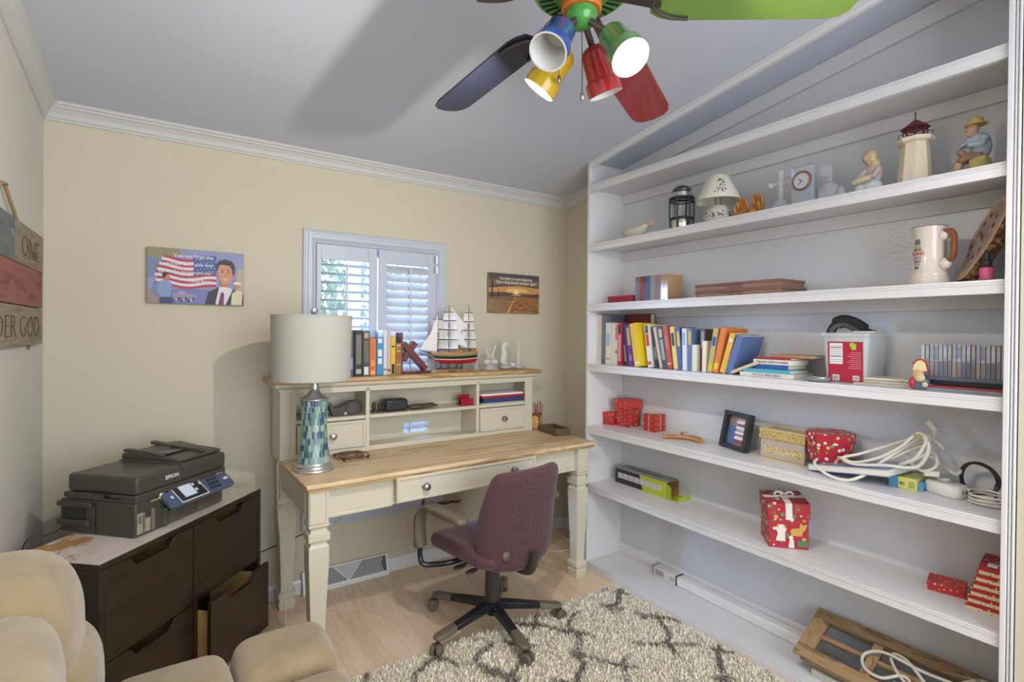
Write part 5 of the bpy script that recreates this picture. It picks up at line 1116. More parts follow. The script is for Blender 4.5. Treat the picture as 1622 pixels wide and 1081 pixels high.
hd = add('head', MB().ell((2.196, y0+.006, z+.155), (.016, .017, .021)).cyl((2.20, y0-.002, z+.128), (2.197, y0+.002, z+.142), .010, n=8).ell((2.190, y0+.023, z+.153), (.004, .005, .006)).ell((2.192, y0+.012, z+.138), (.010, .010, .009)), SKIN, t, remesh=.0026)
add('hat', MB().lathe([(.010, .168), (.029, .166), (.030, .169), (.020, .173), (.018, .186), (.010, .192), (0, .193)], (2.199, y0-.002, z), 22), pm('bisque straw', rgb(190, 168, 100), .5, .1, 60), hd)
add('pipe', MB().tube([(2.165, y0+.014, z+.098), (2.163, y0+.030, z+.088)], [.003, .002], 6), DKB, t)
# lighthouse
t = thing('toy_lighthouse', 'pale wooden model lighthouse with dark red lantern room', 'model lighthouse', (2.21, .77, z))
def octa(cx, cy, r, zz, n=8): return [(cx+r*cos(2*pi*(i+.5)/n), cy+r*sin(2*pi*(i+.5)/n), zz) for i in range(n)]
cl = (2.215, .770); LW = wood('pale basswood', rgb(214, 196, 168), rgb(226, 212, 186), axis='z', r=.6, bmp=.05)
add('tower', MB().loft([octa(*cl, .052, z), octa(*cl, .040, z+.158)]), LW, t, smooth=0)
add('gallery', MB().loft([octa(*cl, .042, z+.1582), octa(*cl, .056, z+.163), octa(*cl, .056, z+.176), octa(*cl, .050, z+.1765)]), LW, t, smooth=0)
MRN = pm('maroon paint', rgb(104, 30, 34), .4)
add('lantern_base', MB().loft([octa(*cl, .036, z+.177), octa(*cl, .036, z+.186)]), MRN, t, smooth=0)
for k in range(8): p = octa(*cl, .034, 0)[k]; add('lantern_post', MB().cyl((p[0], p[1], z+.186), (p[0], p[1], z+.212), .0022, n=6), MRN, t)
add('roof', MB().loft([octa(*cl, .044, z+.212), octa(*cl, .043, z+.215), octa(*cl, .006, z+.243)]), MRN, t, smooth=0)
add('spire', MB().cyl((cl[0], cl[1], z+.24), (cl[0], cl[1], z+.272), .002, n=6), MRN, t)
add('railing', MB().tube(ring((cl[0], cl[1], z+.19), .053, 8, ph=0), .0012, 5, closed=True), MRN, t)
add('step_block', MB().box(2.185, .690, z, 2.215, .714, z+.028), LW, t, bev=.001)

# ------------------------------------------------------------------ shelf Z3
z = Z3+.0003
t = thing('red_card_box', 'small flat dark red cardboard box on the third shelf', 'box', (2.21, 2.17, z))
RC = pm('dark red card', rgb(150, 34, 52), .5); add('tray', MB().box(2.165, 2.065, z, 2.255, 2.262, z+.030), RC, t, bev=.001); add('lid', MB().box(2.163, 2.063, z+.0302, 2.257, 2.264, z+.044), pm('pinkish red card', rgb(164, 46, 68), .5), t, bev=.001)
for i, (a, b, c, l) in enumerate(((2.000, 2.038, rgb(152, 124, 112), 'taupe'), (1.968, 1.998, rgb(168, 62, 56), 'brick red'), (1.932, 1.966, rgb(106, 126, 166), 'dusty blue'), (1.896, 1.930, rgb(196, 190, 186), 'grey white'), (1.860, 1.894, rgb(186, 150, 150), 'rose'), (1.815, 1.858, rgb(172, 140, 100), 'tan'))):
    t = thing('wrapped_book', l+' small book shrink-wrapped in a row on the third shelf', 'book', (2.2, (a+b)/2, z), 0, 'shrink-wrapped small books')
    h = .138; add('cover', MB().box(2.155, a, z, 2.157, b, z+h).box(2.157, a, z, 2.275, a+.002, z+h).box(2.157, b-.002, z, 2.275, b, z+h), pm('wrap cover %d' % i, c, .12), t); add('pages', MB().box(2.157, a+.002, z+.002, 2.27, b-.002, z+h-.002), PAGE, t)
tag(add('plastic_wrap', MB().box(2.1538, 1.862, z, 2.1546, 2.034, z+.1385), glass('shrink film', (.96, .97, 1), .12, 1.05), loc=(2.154, 1.95, z)), 'clear crinkled film over the row of small books', 'film')
WAL = wood('walnut box', rgb(126, 92, 74), rgb(150, 116, 96), rgb(108, 76, 62), 2, 'y', .6, 8)
for k in range(2):
    t = thing('flat_box', ['lower', 'upper'][k]+' brown flat wooden box in the pair on the third shelf', 'box', (2.2, 1.40, z+.031*k))
    zz = z+.0312*k; add('tray', MB().box(2.118, 1.195+.006*k, zz, 2.31, 1.615, zz+.020), WAL, t, bev=.001); add('lid', MB().box(2.115, 1.192+.006*k, zz+.0202, 2.313, 1.618, zz+.0308), wood('walnut lid', rgb(112, 76, 64), rgb(136, 100, 84), axis='y', r=.5), t, bev=.001)
# stein
c = (2.185, .715, z); t = thing('beer_stein', 'cream ceramic beer stein with brown handle and coloured print', 'stein', c)
ST = pm('stein glaze', rgb(212, 200, 186), .16, .04, 40, coat=.4)
add('body', MB().lathe([(0, 0), (.060, 0), (.061, .008), (.056, .014), (.057, .02), (.055, .026), (.053, .036), (.0535, .040), (.050, .046), (.047, .10), (.046, .185), (.049, .194), (.0495, .200), (.047, .2005), (.044, .19), (.044, .03), (0, .03)], c, 40), ST, t, smooth=50)
add('rim_line', MB().lathe([(.0498, .199), (.0502, .2008), (.046, .2012), (.046, .1995)], c, 40, caps=False), DKB, t)
hA = Vector((-.35, -.94, 0)).normalized()
def hp(r, h): return (c[0]+hA.x*r, c[1]+hA.y*r, z+h)
add('handle', MB().tube(spline([hp(.044, .172), hp(.062, .178), hp(.079, .168), hp(.083, .13), hp(.078, .09), hp(.066, .082)], 5), .0095, 10, sy=1.), pm('brown glaze', rgb(128, 72, 40), .15, .2, 60, coat=.5), t)
add('handle_root', MB().ell(hp(.047, .165), (.018, .018, .018)), ST, t); add('handle_root', MB().ell(hp(.052, .070), (.020, .020, .020)), ST, t)
for s_, h, cc, sz in (('ECK', .150, (60, 60, 66), .010), ('RICK', .141, (80, 90, 110), .011), ('ECK', .130, (196, 170, 70), .013), ('RICH', .117, (110, 100, 90), .014), ('YLAND', .103, (196, 84, 50), .016), ('RICH', .089, (140, 130, 150), .014), ('RICH', .077, (60, 70, 150), .012), ('RICK', .066, (90, 110, 160), .011), ('ECK', .057, (60, 60, 66), .010)):
    text_round(s_, sz, pm('stein ink %d' % sum(cc), rgb(*cc), .4), t, c, .0478+(.0035 if h < .06 else .0006 if h < .1 else 0), radians(158), z+h, sx=.85, bold=.0004)
# wood-slice clock leaning against the end panel
t = thing('wood_slice_clock', 'oval bark-edged wood slice clock leaning on the bookcase end', 'clock', (2.22, .62, z))
n = 44; rnd = random.Random(11); jit = [1+.035*rnd.uniform(-1, 1) for _ in range(n)]
ca_, cb, ph_ = .082, .158, radians(34)
Ud = Vector((0, -.43, .90)).normalized(); N0 = Vector((0, .90, .43)).normalized(); Nd = N0*cos(ph_)+Vector((-1, 0, 0))*sin(ph_); Sd = Vector((1, 0, 0))*cos(ph_)+N0*sin(ph_)
V0 = Vector((2.232, .652, z+.012))
def sl(u, v, w_): return V0+Sd*u+Ud*(v+cb)+Nd*w_
def srg(k, w_): return [sl(ca_*k*cos(2*pi*i/n)*jit[i], cb*k*sin(2*pi*i/n)*jit[i], w_) for i in range(n)]
BARKS = dots('bark crust', rgb(96, 64, 38), [rgb(136, 94, 54), rgb(70, 46, 30), rgb(156, 110, 64), rgb(58, 40, 28)], 75, .6, .8)
add('bark_edge', MB().loft([srg(.97, 0), srg(1.0, -.008), srg(1.0, -.030), srg(.96, -.034)]), BARKS, t, smooth=0)
add('sapwood_face', MB().loft([srg(.965, .0002), srg(.96, .002)]), wood('sapwood', rgb(186, 150, 116), rgb(200, 168, 136), axis='y', r=.5), t)
add('heartwood_face', MB().loft([srg(.76, .0022), srg(.755, .003)]), wood('heartwood', rgb(150, 128, 118), rgb(168, 146, 134), rgb(138, 116, 108), 3, 'y', .45), t)
for k in range(12):
    a = 2*pi*k/12; c0 = (ca_*.52*cos(a), cb*.50*sin(a))
    for q in range(1+k % 3): add('numeral', MB().add([sl(c0[0]+.004*q+du, c0[1]+dv, w_) for w_ in (.0032, .0042) for du, dv in ((-.001, -.007), (.001, -.007), (.001, .007), (-.001, .007))], [(0, 1, 2, 3), (4, 7, 6, 5), (0, 4, 5, 1), (1, 5, 6, 2), (2, 6, 7, 3), (3, 7, 4, 0)]), BLK, t)
for a, ln in ((.35, .040), (-2.6, .030)): add('hand', MB().tube([sl(0, 0, .006), sl(ln*cos(a), ln*sin(a), .006)], [.0035, .0012], 6), wood('clock hand wood', rgb(110, 70, 40), rgb(130, 84, 50), axis='x'), t)
t = thing('dropper_bottle', 'small amber dropper bottle with pink label', 'bottle', (2.145, .552, z))
c = (2.145, .552, z)
add('bottle', MB().lathe([(0, 0), (.0165, 0), (.017, .003), (.017, .044), (.012, .052), (.009, .056), (0, .056)], c, 20), pm('amber glass', rgb(70, 40, 20), .1, trans=.2), t)
add('label', MB().lathe([(.0172, .006), (.0174, .007), (.0174, .030), (.0174, .042), (.0172, .043)], c, 20, caps=False), pm('pink label', rgb(206, 90, 130), .4, .25, 30), t)
add('cap', MB().lathe([(.013, .052), (.0135, .066), (.010, .068), (.008, .070), (.0075, .086), (.004, .092), (0, .093)], c, 20), BLK, t)

# ------------------------------------------------------------------ book shelf Z4
z = Z4+.0003
def shelf_book(label, yc, th, h, x0, dep, col, lean=0, bands=(), name='book', group='books standing on the bookcase shelf', right=None):
    """upright book, spine towards the room (low x); lean > 0 tips its top to lower y"""
    t = thing(name, label, 'book', (x0+dep/2, yc, z), 0, group)
    L = radians(lean); piv = (-th/2 if lean > 0 else th/2)
    M = Matrix.Translation((0, piv, 0)) @ Matrix.Rotation(L, 4, 'X') @ Matrix.Translation((0, -piv, 0)); e = .002
    a, b, d = -dep/2, -th/2, dep/2
    cm = pm('cover '+label[:40], col, .38)
    add('cover', MB().box(a, b, 0, a+e, -b, h).box(a+e, b, 0, d, b+e, h).box(a+e, -b-e, 0, d, -b, h).xf(M), cm, t, local=True, bev=.0006)
    add('pages', MB().box(a+e, b+e, .003, d-.004, -b-e, h-.003).xf(M), PAGE, t, local=True)
    for p, q, c in bands: add('title_band', MB().box(a-.0006, b*.66, h*p, a-.0001, -b*.66, h*q).xf(M), pm('band %d %d %d' % tuple(int(v*999) for v in c), c, .5), t, local=True)
    if right: add('cover_art', MB().box(a+.02, b-.0006, h*.25, d-.03, b-.0001, h*.8).xf(M), pm('band %d %d %d' % tuple(int(v*999) for v in right), right, .5), t, local=True)
    return t
W, K = rgb(222, 218, 208), rgb(40, 40, 46)
BK = [('tall white ring-bound volume against the bookcase end', 2.318, .040, .292, 2.15, .20, W, 0, [(.05, .95, rgb(206, 202, 192))]),
('tall thin grey book with a red foot', 2.284, .018, .296, 2.145, .20, rgb(112, 116, 128), 0, [(.02, .1, rgb(176, 40, 40))]),
('white paperback with faint blue title', 2.247, .044, .245, 2.155, .14, W, 0, [(.45, .75, rgb(170, 180, 206)), (.12, .16, rgb(190, 160, 130))]),
('plain cream paperback standing upright', 2.206, .030, .240, 2.155, .14, rgb(216, 208, 194), 0, []),
('white book with a red shoulder and brown stamp', 2.180, .018, .238, 2.155, .14, rgb(220, 214, 206), 0, [(.6, .98, rgb(200, 90, 80)), (.28, .36, rgb(110, 84, 60))]),
('crimson book with white vertical title', 2.151, .032, .242, 2.152, .15, rgb(170, 50, 66), 0, [(.1, .72, rgb(206, 150, 150)), (.78, .95, rgb(60, 50, 54))]),
('charcoal book with a flame-coloured stripe', 2.116, .022, .232, 2.17, .14, rgb(60, 62, 70), -6, [(.1, .5, rgb(160, 160, 166))]),
('slim navy paperback leaning slightly', 2.092, .016, .236, 2.16, .14, rgb(56, 62, 92), -8, []),
('purple book with pale yellow title', 2.062, .032, .232, 2.155, .15, rgb(120, 64, 150), -8, [(.5, .92, rgb(206, 186, 130)), (.12, .26, rgb(170, 130, 190))]),
('slim white paperback between purple and yellow', 2.033, .018, .222, 2.16, .14, rgb(220, 218, 222), -10, [(.1, .3, K)]),
('thick bright yellow guidebook with orange cover panel', 1.986, .045, .238, 2.125, .17, rgb(224, 190, 40), -10, [(.06, .12, W)]),
('white and red paperback next to the yellow guide', 1.925, .030, .230, 2.155, .15, W, -8, [(.5, .78, rgb(196, 60, 50)), (.8, .98, rgb(90, 84, 80)), (.06, .14, rgb(190, 60, 70))]),
('black paperback with small white print', 1.888, .026, .222, 2.165, .14, K, -8, [(.2, .5, rgb(120, 116, 110))]),
('beige book with teal panel', 1.856, .016, .222, 2.16, .14, rgb(206, 186, 166), -13, []),
('dark teal book with white capital letters', 1.828, .030, .218, 2.16, .14, rgb(60, 84, 88), -11, [(.2, .7, rgb(150, 170, 170)), (.75, .95, rgb(200, 190, 170))]),
('brick red clothbound book', 1.793, .030, .224, 2.155, .15, rgb(178, 76, 60), -10, [(.1, .14, rgb(226, 190, 170)), (.45, .75, rgb(196, 110, 90))]),
('pale yellow book with dark title patch', 1.760, .026, .220, 2.16, .14, rgb(216, 200, 130), -8, [(.55, .85, rgb(70, 70, 60))]),
('small blue paperback with a yellow head', 1.731, .022, .216, 2.16, .14, rgb(70, 96, 160), -6, [(.55, .9, rgb(216, 190, 110))]),
('white slim book with tiny blue lettering', 1.703, .024, .210, 2.155, .14, rgb(216, 220, 224), -2, [(.6, .9, rgb(150, 170, 206))]),
('steel blue book with an orange head', 1.676, .024, .208, 2.16, .14, rgb(96, 120, 156), -1, [(.62, .95, rgb(206, 176, 90))]),
('short cream booklet in front of the dark book', 1.647, .026, .130, 2.155, .12, rgb(220, 212, 196), 0, []),
('dark brown hardback standing behind the short booklet', 1.618, .026, .206, 2.18, .15, rgb(96, 70, 66), 0, [(.55, .95, rgb(150, 150, 160))]),
('short ivory booklet beside the leaning books', 1.590, .022, .150, 2.155, .12, rgb(226, 216, 190), 0, [])]
for b in BK: shelf_book(*b)
for b in (('leaning tan paperback with blue emblem', 1.556, .026, .212, 2.15, .14, rgb(186, 170, 110), 9, [(.6, .8, rgb(60, 84, 150)), (.05, .2, rgb(216, 190, 60))]),
 ('leaning orange hardback with yellow foot', 1.524, .028, .214, 2.145, .17, rgb(214, 122, 50), 12, [(.08, .22, rgb(226, 190, 60))]),
 ('leaning golden yellow book with white roundel', 1.488, .028, .190, 2.15, .15, rgb(220, 180, 70), 16, [(.78, .88, W)]),
 ('leaning slate blue hardback with dark cover', 1.452, .030, .182, 2.14, .17, rgb(92, 112, 160), 19, [])): shelf_book(*b)
t = thing('red_album', 'large dull red album standing behind the white paperbacks', 'album', (2.325, 2.16, z)); AL = pm('dull red cloth', rgb(138, 60, 54), .6)
add('cover', MB().box(2.308, 2.062, z, 2.311, 2.250, z+.298).box(2.344, 2.062, z, 2.347, 2.250, z+.298).box(2.311, 2.247, z, 2.344, 2.250, z+.298), AL, t, bev=.001); add('pages', MB().box(2.3112, 2.066, z+.004, 2.3438, 2.2468, z+.294), PAGE, t)
t = thing('slanted_book', 'pale thin book slumped against the leaning books', 'book', (2.21, 1.385, z)); L_ = Matrix.Translation((2.14, 1.345, z+.0005)) @ Matrix.Rotation(radians(22), 4, 'X').inverted()
L_ = Matrix.Translation((2.14, 1.44, z+.002)) @ Matrix.Rotation(radians(-15), 4, 'X')
L_ = Matrix.Translation((2.13, 1.47, z+.0005)) @ Matrix.Rotation(radians(180-18), 4, 'X')
L_ = Matrix.Translation((2.14, 1.315, z+.058)) @ Matrix.Rotation(radians(22), 4, 'X')
BGE = pm('beige cover', rgb(196, 180, 150), .5)
add('cover', MB().box(0, 0, 0, .12, .15, .002).box(0, 0, .012, .12, .15, .014).box(0, 0, .002, .002, .15, .012).xf(Matrix.Translation((2.14, 1.302, z+.056)) @ Matrix.Rotation(radians(-22), 4, 'X')), BGE, t); add('pages', MB().box(.002, .002, .0022, .118, .148, .0118).xf(Matrix.Translation((2.14, 1.302, z+.056)) @ Matrix.Rotation(radians(-22), 4, 'X')), PAGE, t)
def flat_book(label, x0, x1, y0, y1, z0, th, col, title=None, tcol=(.1, .1, .1), rz=0, group='books lying in the flat stack', name='book', tsize=.012):
    c = ((x0+x1)/2, (y0+y1)/2); t = thing(name, label, 'book', (c[0], c[1], z0), rz, group); a, b, e = (x1-x0)/2, (y1-y0)/2, .002
    cm = pm('cover '+label[:40], col, .35)
    add('cover', MB().box(-a, -b, 0, a, b, e).box(-a, -b, th-e, a, b, th).box(-a, -b, e, -a+e, b, th-e), cm, t, local=True, bev=.0006)
    add('pages', MB().box(-a+e, -b+.003, e, a-.003, b-.003, th-e), PAGE, t, local=True)
    if title: text(title, tsize, pm('title ink %d' % int(sum(tcol)*300), tcol, .5), t, frame((-a-.0002, 0, th/2-tsize*.34), (0, -1, 0), (0, 0, 1)), .0006, sx=1, bold=.0003, local=True)
    return t
g = 'books lying in the flat stack'
flat_book('white dog breed book at the bottom of the flat stack', 2.135, 2.30, 1.150, 1.388, z, .018, rgb(216, 210, 200), 'THE DOG BREED BIBLE', rgb(110, 104, 100), .02, tsize=.0125)
flat_book('turquoise book second in the flat stack', 2.140, 2.29, 1.165, 1.375, z+.0182, .016, rgb(84, 166, 176), None, rz=.0)
flat_book('blue book with a pale red title in the middle of the flat stack', 2.150, 2.29, 1.175, 1.340, z+.0344, .020, rgb(54, 86, 150), None, rz=-.03)
flat_book('white book about greyhounds in the flat stack', 2.145, 2.28, 1.160, 1.330, z+.0546, .021, rgb(222, 218, 206), 'ITALIAN GREYHOUNDS', rgb(70, 64, 60), -.03, tsize=.0135)
flat_book('red topped thin book near the top of the flat stack', 2.150, 2.28, 1.165, 1.320, z+.0758, .009, rgb(164, 52, 52), None, rz=-.03)
flat_book('orange-brown book on the very top of the flat stack', 2.185, 2.34, 1.09, 1.28, z+.085, .012, rgb(176, 128, 84), None, rz=-.08)
# plastic tub with a red label
t = thing('plastic_tub', 'clear plastic tub with a red printed label', 'tub', (2.235, 1.0, z)); TUB = pm('milky plastic', (.80, .82, .80), .2, .04, 30, alpha=.38)
def rr3(x0, y0, x1, y1, r, zz): return [(u, v, zz) for u, v in rrect(x0, y0, x1, y1, r, 4)]
add('tub', MB().loft([rr3(2.17, .900, 2.335, 1.040, .015, z), rr3(2.162, .888, 2.340, 1.056, .018, z+.176), rr3(2.156, .882, 2.345, 1.062, .018, z+.178), rr3(2.156, .882, 2.345, 1.062, .018, z+.192), rr3(2.1645, .8905, 2.3375, 1.0535, .018, z+.192), rr3(2.1645, .8905, 2.3375, 1.0535, .018, z+.176), rr3(2.173, .903, 2.332, 1.037, .014, z+.003)]), TUB, t, smooth=40)
def tl(y_, h): return (2.1685-.008*(h/.176)-.0012, y_, z+h)
def tlab(n, y0, y1, h0, h1, m, o=0): return add(n, MB().add([tuple(Vector(tl(y, h))-Vector((q, 0, 0))) for q in (o, o+.0004) for y, h in ((y1, h0), (y0, h0), (y0, h1), (y1, h1))], [(0, 1, 2, 3), (4, 7, 6, 5), (0, 4, 5, 1), (1, 5, 6, 2), (2, 6, 7, 3), (3, 7, 4, 0)]), m, t)
tlab('label', .905, 1.028, .004, .158, pm('label red', rgb(168, 40, 60), .35))
tlab('nutrition_panel', .975, 1.022, .072, .152, pm('label white', rgb(226, 220, 216), .5), .0006)
for k, h in enumerate((.080, .088, .100, .110, .118, .126, .134, .142)): tlab('panel_line', .978, 1.019, h, h+(.003 if k in (2, 6) else .0012), BLK, .0012)
tlab('barcode', .988, 1.014, .008, .030, INKW, .0006); tlab('barcode', .918, .940, .012, .030, INKW, .0006)
for k in range(6): tlab('barcode_bar', .990+.004*k, .9915+.004*k+.0008*(k % 2), .010, .027, BLK, .0012); tlab('barcode_bar', .920+.0032*k, .9212+.0032*k, .014, .028, BLK, .0012)
tlab('leaf_emblem', .928, .944, .128, .150, pm('label green', rgb(170, 190, 70), .4), .0006); tlab('leaf_emblem', .934, .950, .138, .154, pm('label green', rgb(170, 190, 70), .4), .0008)
for k in range(9): tlab('text_line', .912, .958-.006*(k % 3), .056+.0075*k, .0585+.0075*k, pm('label pink', rgb(210, 130, 140), .5), .0006)
add('paper_inside', MB().box(2.19, .91, z+.004, 2.32, 1.03, z+.13), pm('dim contents', rgb(150, 146, 140), .7), t, bev=.004)
GLV = pm('black cloth', (.02, .019, .02), .85, .2, 60, .3, 300)
t = thing('black_pouch', 'rumpled black strap and pouch heaped in the plastic tub', 'pouch', (2.25, 1.0, z+.14))
add('pouch', MB().tube(spline([(2.20, 1.038, z+.15), (2.205, 1.035, z+.205), (2.23, 1.01, z+.238), (2.26, .975, z+.225), (2.27, .94, z+.198), (2.28, .91, z+.186)], 5), [.016]*8+[.026]*12+[.014]*6, 10), GLV, t); add('strap', MB().tube(spline([(2.185, 1.03, z+.15), (2.185, 1.025, z+.205), (2.20, 1.0, z+.222), (2.23, .98, z+.215), (2.24, .95, z+.19)], 5), .009, 8, sy=.4), pm('grey strap', (.07, .065, .06), .7), t)
flat('booklet', 'white booklet lying across the plastic tub rim', 'booklet', 2.18, .885, z+.1925, 2.33, .955, z+.199, pm('booklet white', rgb(206, 200, 196), .5), rz=.1)
t = thing('glass_coaster', 'round grey glass candle dish in front of the tub', 'dish', (2.135, 1.052, z)); add('dish', MB().lathe([(0, 0), (.034, 0), (.042, .006), (.043, .016), (.040, .017), (.036, .008), (0, .006)], (2.137, 1.052, z), 28), pm('grey glass', (.3, .3, .28), .2, trans=.3), t); add('rim', MB().tube(ring((2.137, 1.052, z), .0415, 28, .017), .002, 6, closed=True), STEEL, t)
PPR = pm('buff paper', rgb(190, 180, 164), .8, .1, 40)
for k, (l, a, b, zz, rz) in enumerate((('stack of buff papers at the bottom beside the tub', .745, .935, 0, .05), ('crumpled buff envelope on the paper stack', .75, .92, .008, -.06), ('folded cream leaflet topmost on the paper stack', .765, .915, .018, .1))):
    flat('paper_bundle', l, 'paper', 2.155+.01*k, a, z+zz, 2.30, b, z+zz+(.0075 if k < 1 else .009), PPR if k < 2 else pm('cream leaflet', rgb(206, 196, 178), .7), rz=rz)
# small santa-like ornament, generic gnome with wreath
t = thing('gnome_ornament', 'small painted wooden gnome ornament with red trimmed arch', 'ornament', (2.15, .718, z)); y0 = .722
add('body', MB().box(2.138, y0-.024, z, 2.162, y0+.020, z+.036), pm('ornament blue', rgb(96, 110, 130), .5, .2, 60), t, bev=.006)
add('sleeve', MB().ell((2.140, y0+.020, z+.022), (.012, .010, .020)), pm('ornament red', rgb(176, 50, 56), .4), t); add('hand', MB().ell((2.133, y0-.018, z+.018), (.008, .009, .009)), CRM, t)
add('head', MB().ell((2.146, y0+.006, z+.050), (.014, .018, .018)), pm('ornament face', rgb(206, 160, 120), .5), t)
add('arch', MB().prism([(y0-.020, z+.062), (y0+.022, z+.062), (y0+.019, z+.085), (y0+.009, z+.098), (y0-.004, z+.1), (y0-.014, z+.09)], 2.142, 2.156, 'yz'), pm('ornament cream', rgb(226, 210, 160), .4), t, bev=.003)
add('arch_trim', MB().tube([(2.149, y0-.021, z+.060), (2.149, y0-.016, z+.088), (2.149, y0-.004, z+.102), (2.149, y0+.010, z+.100), (2.149, y0+.022, z+.084)], .003, 6), MATS['ornament red'], t); add('beard', MB().ell((2.136, y0-.002, z+.040), (.008, .016, .014)), pm('straw beard', rgb(206, 186, 140), .9, .3, 200, .5, 400), t)
# discs in cases
g = 'compact disc cases standing in a row'
CDM = [pm('disc case %d' % i, c, .12, .3, 40, coat=.5) for i, c in enumerate((rgb(164, 168, 180), rgb(190, 194, 206), rgb(150, 150, 160), rgb(186, 178, 160), rgb(170, 180, 204)))]
CDB = [pm('disc inlay %d' % i, c, .4, .4, 120) for i, c in enumerate((rgb(150, 138, 124), rgb(116, 118, 132), rgb(168, 152, 126), rgb(110, 120, 150), rgb(132, 128, 128)))]
for k in range(19):
    yy = .738-k*.0125; t = thing('disc_case', 'clear compact disc case standing upright in the row', 'disc case', (2.275, yy, z+.034), 0, g)
    h = .120; zz = z+.034
    add('case', MB().box(2.215, yy-.0055, zz, 2.335, yy+.0050, zz+h), CDM[(k*2) % 5], t, bev=.0008); add('inlay', MB().box(2.2142, yy-.0042, zz+.004, 2.2149, yy+.0038, zz+.062), CDB[(k*3+1) % 5], t); add('hinge', MB().box(2.2142, yy-.0042, zz+.066+.004*(k % 3), 2.2149, yy+.0038, zz+.114), CDM[(k*2+1) % 5], t)
flat('disc_album', 'flat dark disc album under the row of cases', 'album', 2.20, .497, z+.0164, 2.345, .748, z+.0335, pm('black album', rgb(70, 74, 84), .3), rz=0)
flat('magazine', 'red edged magazine beneath the disc album', 'magazine', 2.145, .498, z+.0108, 2.34, .700, z+.016, pm('rose red cover', rgb(176, 70, 84), .35), rz=0)
flat('dvd_case', 'grey movie case at the bottom of the pile by the bookcase end', 'case', 2.140, .498, z, 2.33, .705, z+.0104, pm('grey case', rgb(130, 134, 138), .2, .3, 90), rz=0)
flat('clear_case', 'clear empty jewel case on the dark disc album', 'case', 2.165, .498, z+.0336, 2.213, .748, z+.046, pm('clear case', rgb(120, 128, 144), .1, trans=.5), rz=0)
# ------------------------------------------------------------------ gift shelf Z5
z = Z5+.0003
SNOW = dots('red paper with gold spots', rgb(178, 44, 48), [rgb(222, 190, 120), rgb(214, 206, 190), rgb(178, 44, 48), rgb(206, 150, 90)], 75, .26); SNL = dots('red lid paper with spots', rgb(190, 56, 50), [rgb(222, 190, 120), rgb(190, 56, 50), rgb(214, 206, 190)], 70, .22)
t = thing('gift_box', 'tiny plain red gift box squeezed in the shelf corner', 'gift box', (2.235, 2.307, z)); add('box', MB().box(2.205, 2.280, z, 2.265, 2.336, z+.048), SNOW, t, bev=.001); add('lid', MB().box(2.203, 2.278, z+.0482, 2.267, 2.338, z+.074), SNL, t, bev=.001)
t = thing('gift_box', 'large red spotted gift box with overhanging lid', 'gift box', (2.29, 2.215, z)); bmx = (2.236, 2.160, 2.350, 2.274)
add('box', MB().loft([[(2.245, 2.169, z), (2.341, 2.169, z), (2.341, 2.265, z), (2.245, 2.265, z)], [(2.240, 2.164, z+.108), (2.346, 2.164, z+.108), (2.346, 2.270, z+.108), (2.240, 2.270, z+.108)]]), SNOW, t, smooth=0, bev=.001)
add('lid', MB().box(2.234, 2.158, z+.1082, 2.352, 2.276, z+.160), SNL, t, bev=.001)
for k in range(3):
    zz = z+.0317*k; t = thing('gift_box', ['bottom', 'middle', 'topmost'][k]+' flat red gift box of the gold-corded stack', 'gift box', (2.30, 2.02, zz)); add('box', MB().box(2.262, 1.984, zz, 2.344, 2.064, zz+.020), SNOW, t, bev=.001); add('lid', MB().box(2.259, 1.981, zz+.0202, 2.347, 2.067, zz+.0315), SNOW, t, bev=.001)
t = thing('gold_cord', 'pale gold cord tied around the stack of three gift boxes', 'cord', (2.30, 2.02, z)); GC = pm('gold cord', rgb(222, 200, 150), .4)
cm_ = [(2.257, 2.024, z+.003), (2.257, 2.024, z+.097), (2.349, 2.024, z+.097), (2.349, 2.024, z+.003)]; add('loop', MB().tube(cm_, .0016, 5), GC, t); add('loop', MB().tube([(2.303, 1.979, z+.003), (2.303, 1.979, z+.097), (2.303, 2.069, z+.097), (2.303, 2.069, z+.003)], .0016, 5), GC, t)
for a in (0, 1.6, 3.1, 4.7): add('bow', MB().tube([(2.303+.016*cos(a)+.012*cos(q), 2.024+.016*sin(a)+.012*sin(q), z+.100) for q in [2*pi*i/10 for i in range(10)]], .0016, 5, closed=True), GC, t)
t = thing('crucifix', 'small bent wooden crucifix lying on the gift shelf', 'crucifix', (2.26, 1.77, z)); OLW = wood('olive wood', rgb(166, 112, 56), rgb(190, 138, 76), rgb(140, 90, 44), 4, 'y', .4)
add('beam', MB().tube(spline([(2.170, 1.845, z+.012), (2.215, 1.800, z+.013), (2.245, 1.760, z+.013), (2.250, 1.715, z+.012), (2.235, 1.655, z+.012)], 5), .012, 8, sy=.95), OLW, t); add('arm', MB().obox((2.290, 1.765, z+.014), (.024, .15, .018), (0, 0, -.3)), OLW, t, bev=.002); add('figure', MB().ell((2.272, 1.772, z+.024), (.010, .030, .006)).ell((2.285, 1.740, z+.027), (.007, .007, .007)), pm('pewter figure', (.6, .6, .62), .35, metal=.4), t)
